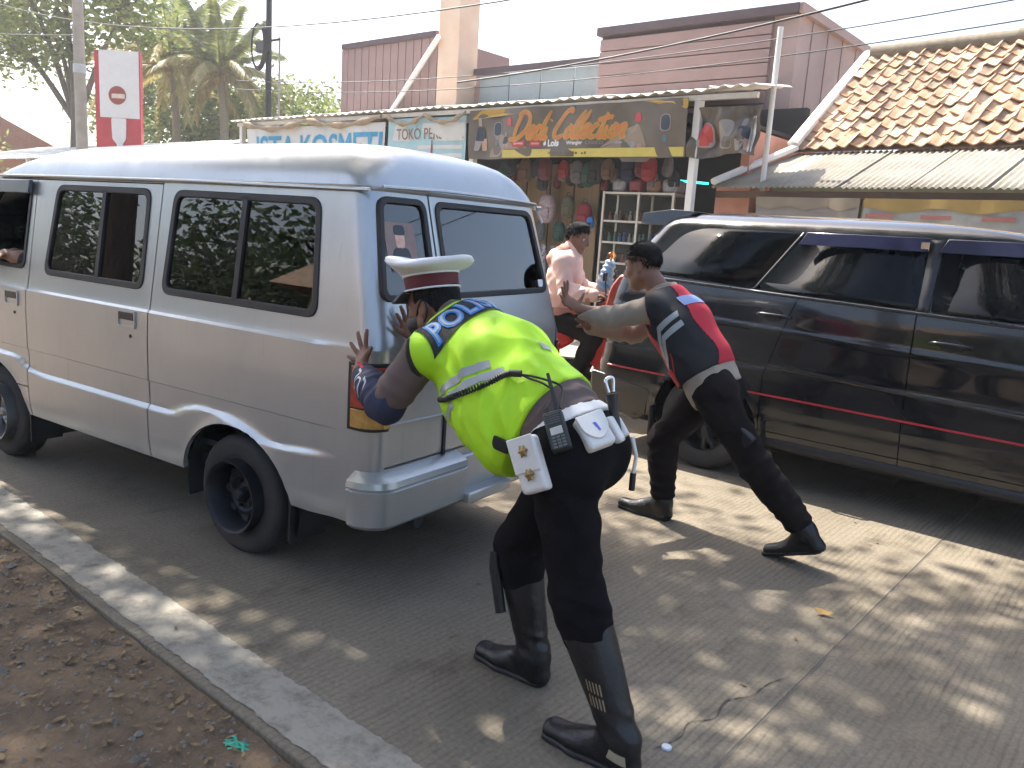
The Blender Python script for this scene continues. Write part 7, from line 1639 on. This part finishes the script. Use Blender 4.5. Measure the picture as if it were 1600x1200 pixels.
for q in (-1, 1):
    MB().tube([(.66, q*.07, .28), (.44, q*.06, .92)], .018, 8).build('fork', M_chrome, mc, smooth=60); MB().tube([(-.56, q*.09, .28), (.05, q*.08, .36)], .02, 8).build('swing_arm', M_blackmetal, mc, smooth=60)
    MB().tube(crom([(.42, 0, .99), (.42, q*.12, 1.04), (.46, q*.24, 1.03), (.42, q*.36, 1.00)], 4), .012, 8).build('handlebar', M_blackmetal, mc, smooth=60)
    MB().tube([(.46, q*.20, 1.04), (.45, q*.26, 1.20)], .006, 6).box((.45, q*.28, 1.22), (.02, .12, .07)).build('mirror', M_black_plastic, mc, smooth=40)
    MB().tube([(.22, q*.10, .26), (.22, q*.26, .26)], .014, 6).build('foot_peg', M_black_rubber, mc)
MB().lathe([(.001, .06), (.06, .05), (.08, 0), (.06, -.06), (.001, -.08)], 16, Matrix.Translation((.52, 0, .99)) @ Matrix.Rotation(R(90), 4, 'Y')).build('headlight', pm('lamp_glass', (.5, .52, .55), .1, spec=.8), mc, smooth=60)
MB().grid(lambda u, v: (.66+.30*math.cos(R(20)+u*R(150)), -.06+.12*v, .28+.31*math.sin(R(20)+u*R(150))), 12, 3).build('front_fender', M_redpl, mc, smooth=60, solid=.006)
MB().box((-.66, 0, .78), (.06, .14, .08)).build('tail_light', M_red_lens, mc, bevel=.015)
MB().tube([(.1, -.12, .28), (-.3, -.14, .26), (-.7, -.16, .36)], [.02, .035, .045], 10).build('exhaust', M_chrome, mc, smooth=60)
# bag on the handlebar
F = Field(.008); F.ecap(RP(.40, .0, 1.14), RP(.44, -.02, 1.32), (.10, .07), (.07, .05), rl_, .03); F.fold(RP(.42, 0, 1.22), .2, (.3, .5, 1), .05, .01); F.rough = .01; me = F.mesh('bag'); bg_ = link('plastic_bag', me, pm('white_blue_bag', (.12, .38, .62), .4, c2=(.75, .75, .78), scale=9, detail=1)); tag(bg_, 'white and blue plastic bag held at the handlebar by the rider', 'bag')
hb = MB()
for q in (-.05, .06): hb.tube([RP(.44, q, 1.34), RP(.46, q*1.4, 1.39), RP(.44, q*1.7, 1.42)], .012, 6)
hb.build('handle', pm('orange_plastic', (.7, .25, .03), .5), bg_, smooth=60)
backpack(-7.62, 10.9, 1.86, .42, 'navy', 'small bright blue bag hanging lowest beside the doorway', 'backpacks on the boards')
bpy.data.objects[[o.name for o in bpy.data.objects if o.get('label', '').startswith('small bright blue bag')][0]].children[0].data.materials[0] = pm('bright_blue', (.02, .2, .6), .6)

# --- front passenger of the van, arms on the open window --------------------------------------
VM = Matrix.Translation(VAN_O) @ rotz(VAN_A); VP_ = lambda x, y, z: tuple(VM @ Vector((x, y, z)))
J = dict(pelvis=VP_(1.90, .36, .82), waist=VP_(1.86, .36, .97), chest=VP_(1.86, .37, 1.15), neckb=VP_(1.88, .40, 1.30), head=VP_(1.915, .46, 1.45), shL=VP_(1.90, .52, 1.22), elL=VP_(2.02, .62, 1.20), wrL=VP_(2.13, .69, 1.235), shR=VP_(1.95, .24, 1.22), elR=VP_(2.15, .36, 1.16), wrR=VP_(2.22, .60, 1.235),
         hipL=VP_(1.95, .45, .80), knL=VP_(2.32, .46, .84), anL=VP_(2.42, .46, .52), hipR=VP_(1.95, .27, .80), knR=VP_(2.32, .26, .84), anR=VP_(2.42, .26, .52))
pg = empty('person', VP_(1.9, .36, 0)); pgo = Vector(VP_(1.9, .36, 0)); tag(pg, 'dark-haired passenger leaning hands on the open front window of the van', 'person')
HF4, HU4 = VF*.9+VL*.35, (0, 0, 1)
F = Field(.008); torso(F, J, 0)
for s in 'LR': arm(F, J, s, 0); leg(F, J, s, 0)
F.ecap(J['neckb'], V3(J['head'])+V3((0, 0, -.05)), .056, .052, k=.03); add_head(F, J['head'], HF4, HU4)
add_hand(F, J['wrL'], V3(J['wrL'])+VF*-.03+VL*.065-ZU*.01, ZU, [VL*.7-VF*a-ZU*.45 for a in (.1, .2, .3, .45)], (VF, VL*.6+VF*.5)); add_hand(F, J['wrR'], V3(J['wrR'])+VL*.09, ZU, [VL*.8-VF*a-ZU*.4 for a in (-.1, .0, .1, .2)], (VF, VL*.6+VF*.5))
put(F, 'body', M_skin, pg, pgo)
F = Field(.009); torso(F, J, .018)
for s in 'LR': arm(F, J, s, .018, 0, .45)
put(F, 'shirt', M_vestblack, pg, pgo)
F = Field(.010); F.ecap(J['pelvis'], J['waist'], (.165, .12), (.15, .11), VL, .05)
for s in 'LR': leg(F, J, s, .015, .9)
put(F, 'trousers', M_trous2, pg, pgo)
hf, hr_, hu = frame(HF4, HU4); HM = frame_m(hf, hr_, hu); HP = lambda a, b, d, c=J['head']: V3(c)+hr_*a+hf*b+hu*d
F = Field(.006); F.ell(HP(0, -.012, .034), (.084, .106, .097), HM); F.ecap(HP(-.04, -.08, -.04), HP(.04, -.08, -.04), .034, .034, k=.03); F.rough = .012; F.cut(HP(0, .07, .03), hf-hu*.6); F.cut(HP(0, 0, -.07), -hu); F.ell(HP(-.085, .03, -.035), (.03, .05, .05), HM, .01, 's'); F.ell(HP(.085, .03, -.035), (.03, .05, .05), HM, .01, 's'); put(F, 'hair', M_hair, pg, pgo)
eyes(pg, V3(J['head'])-pgo, HF4, HU4)
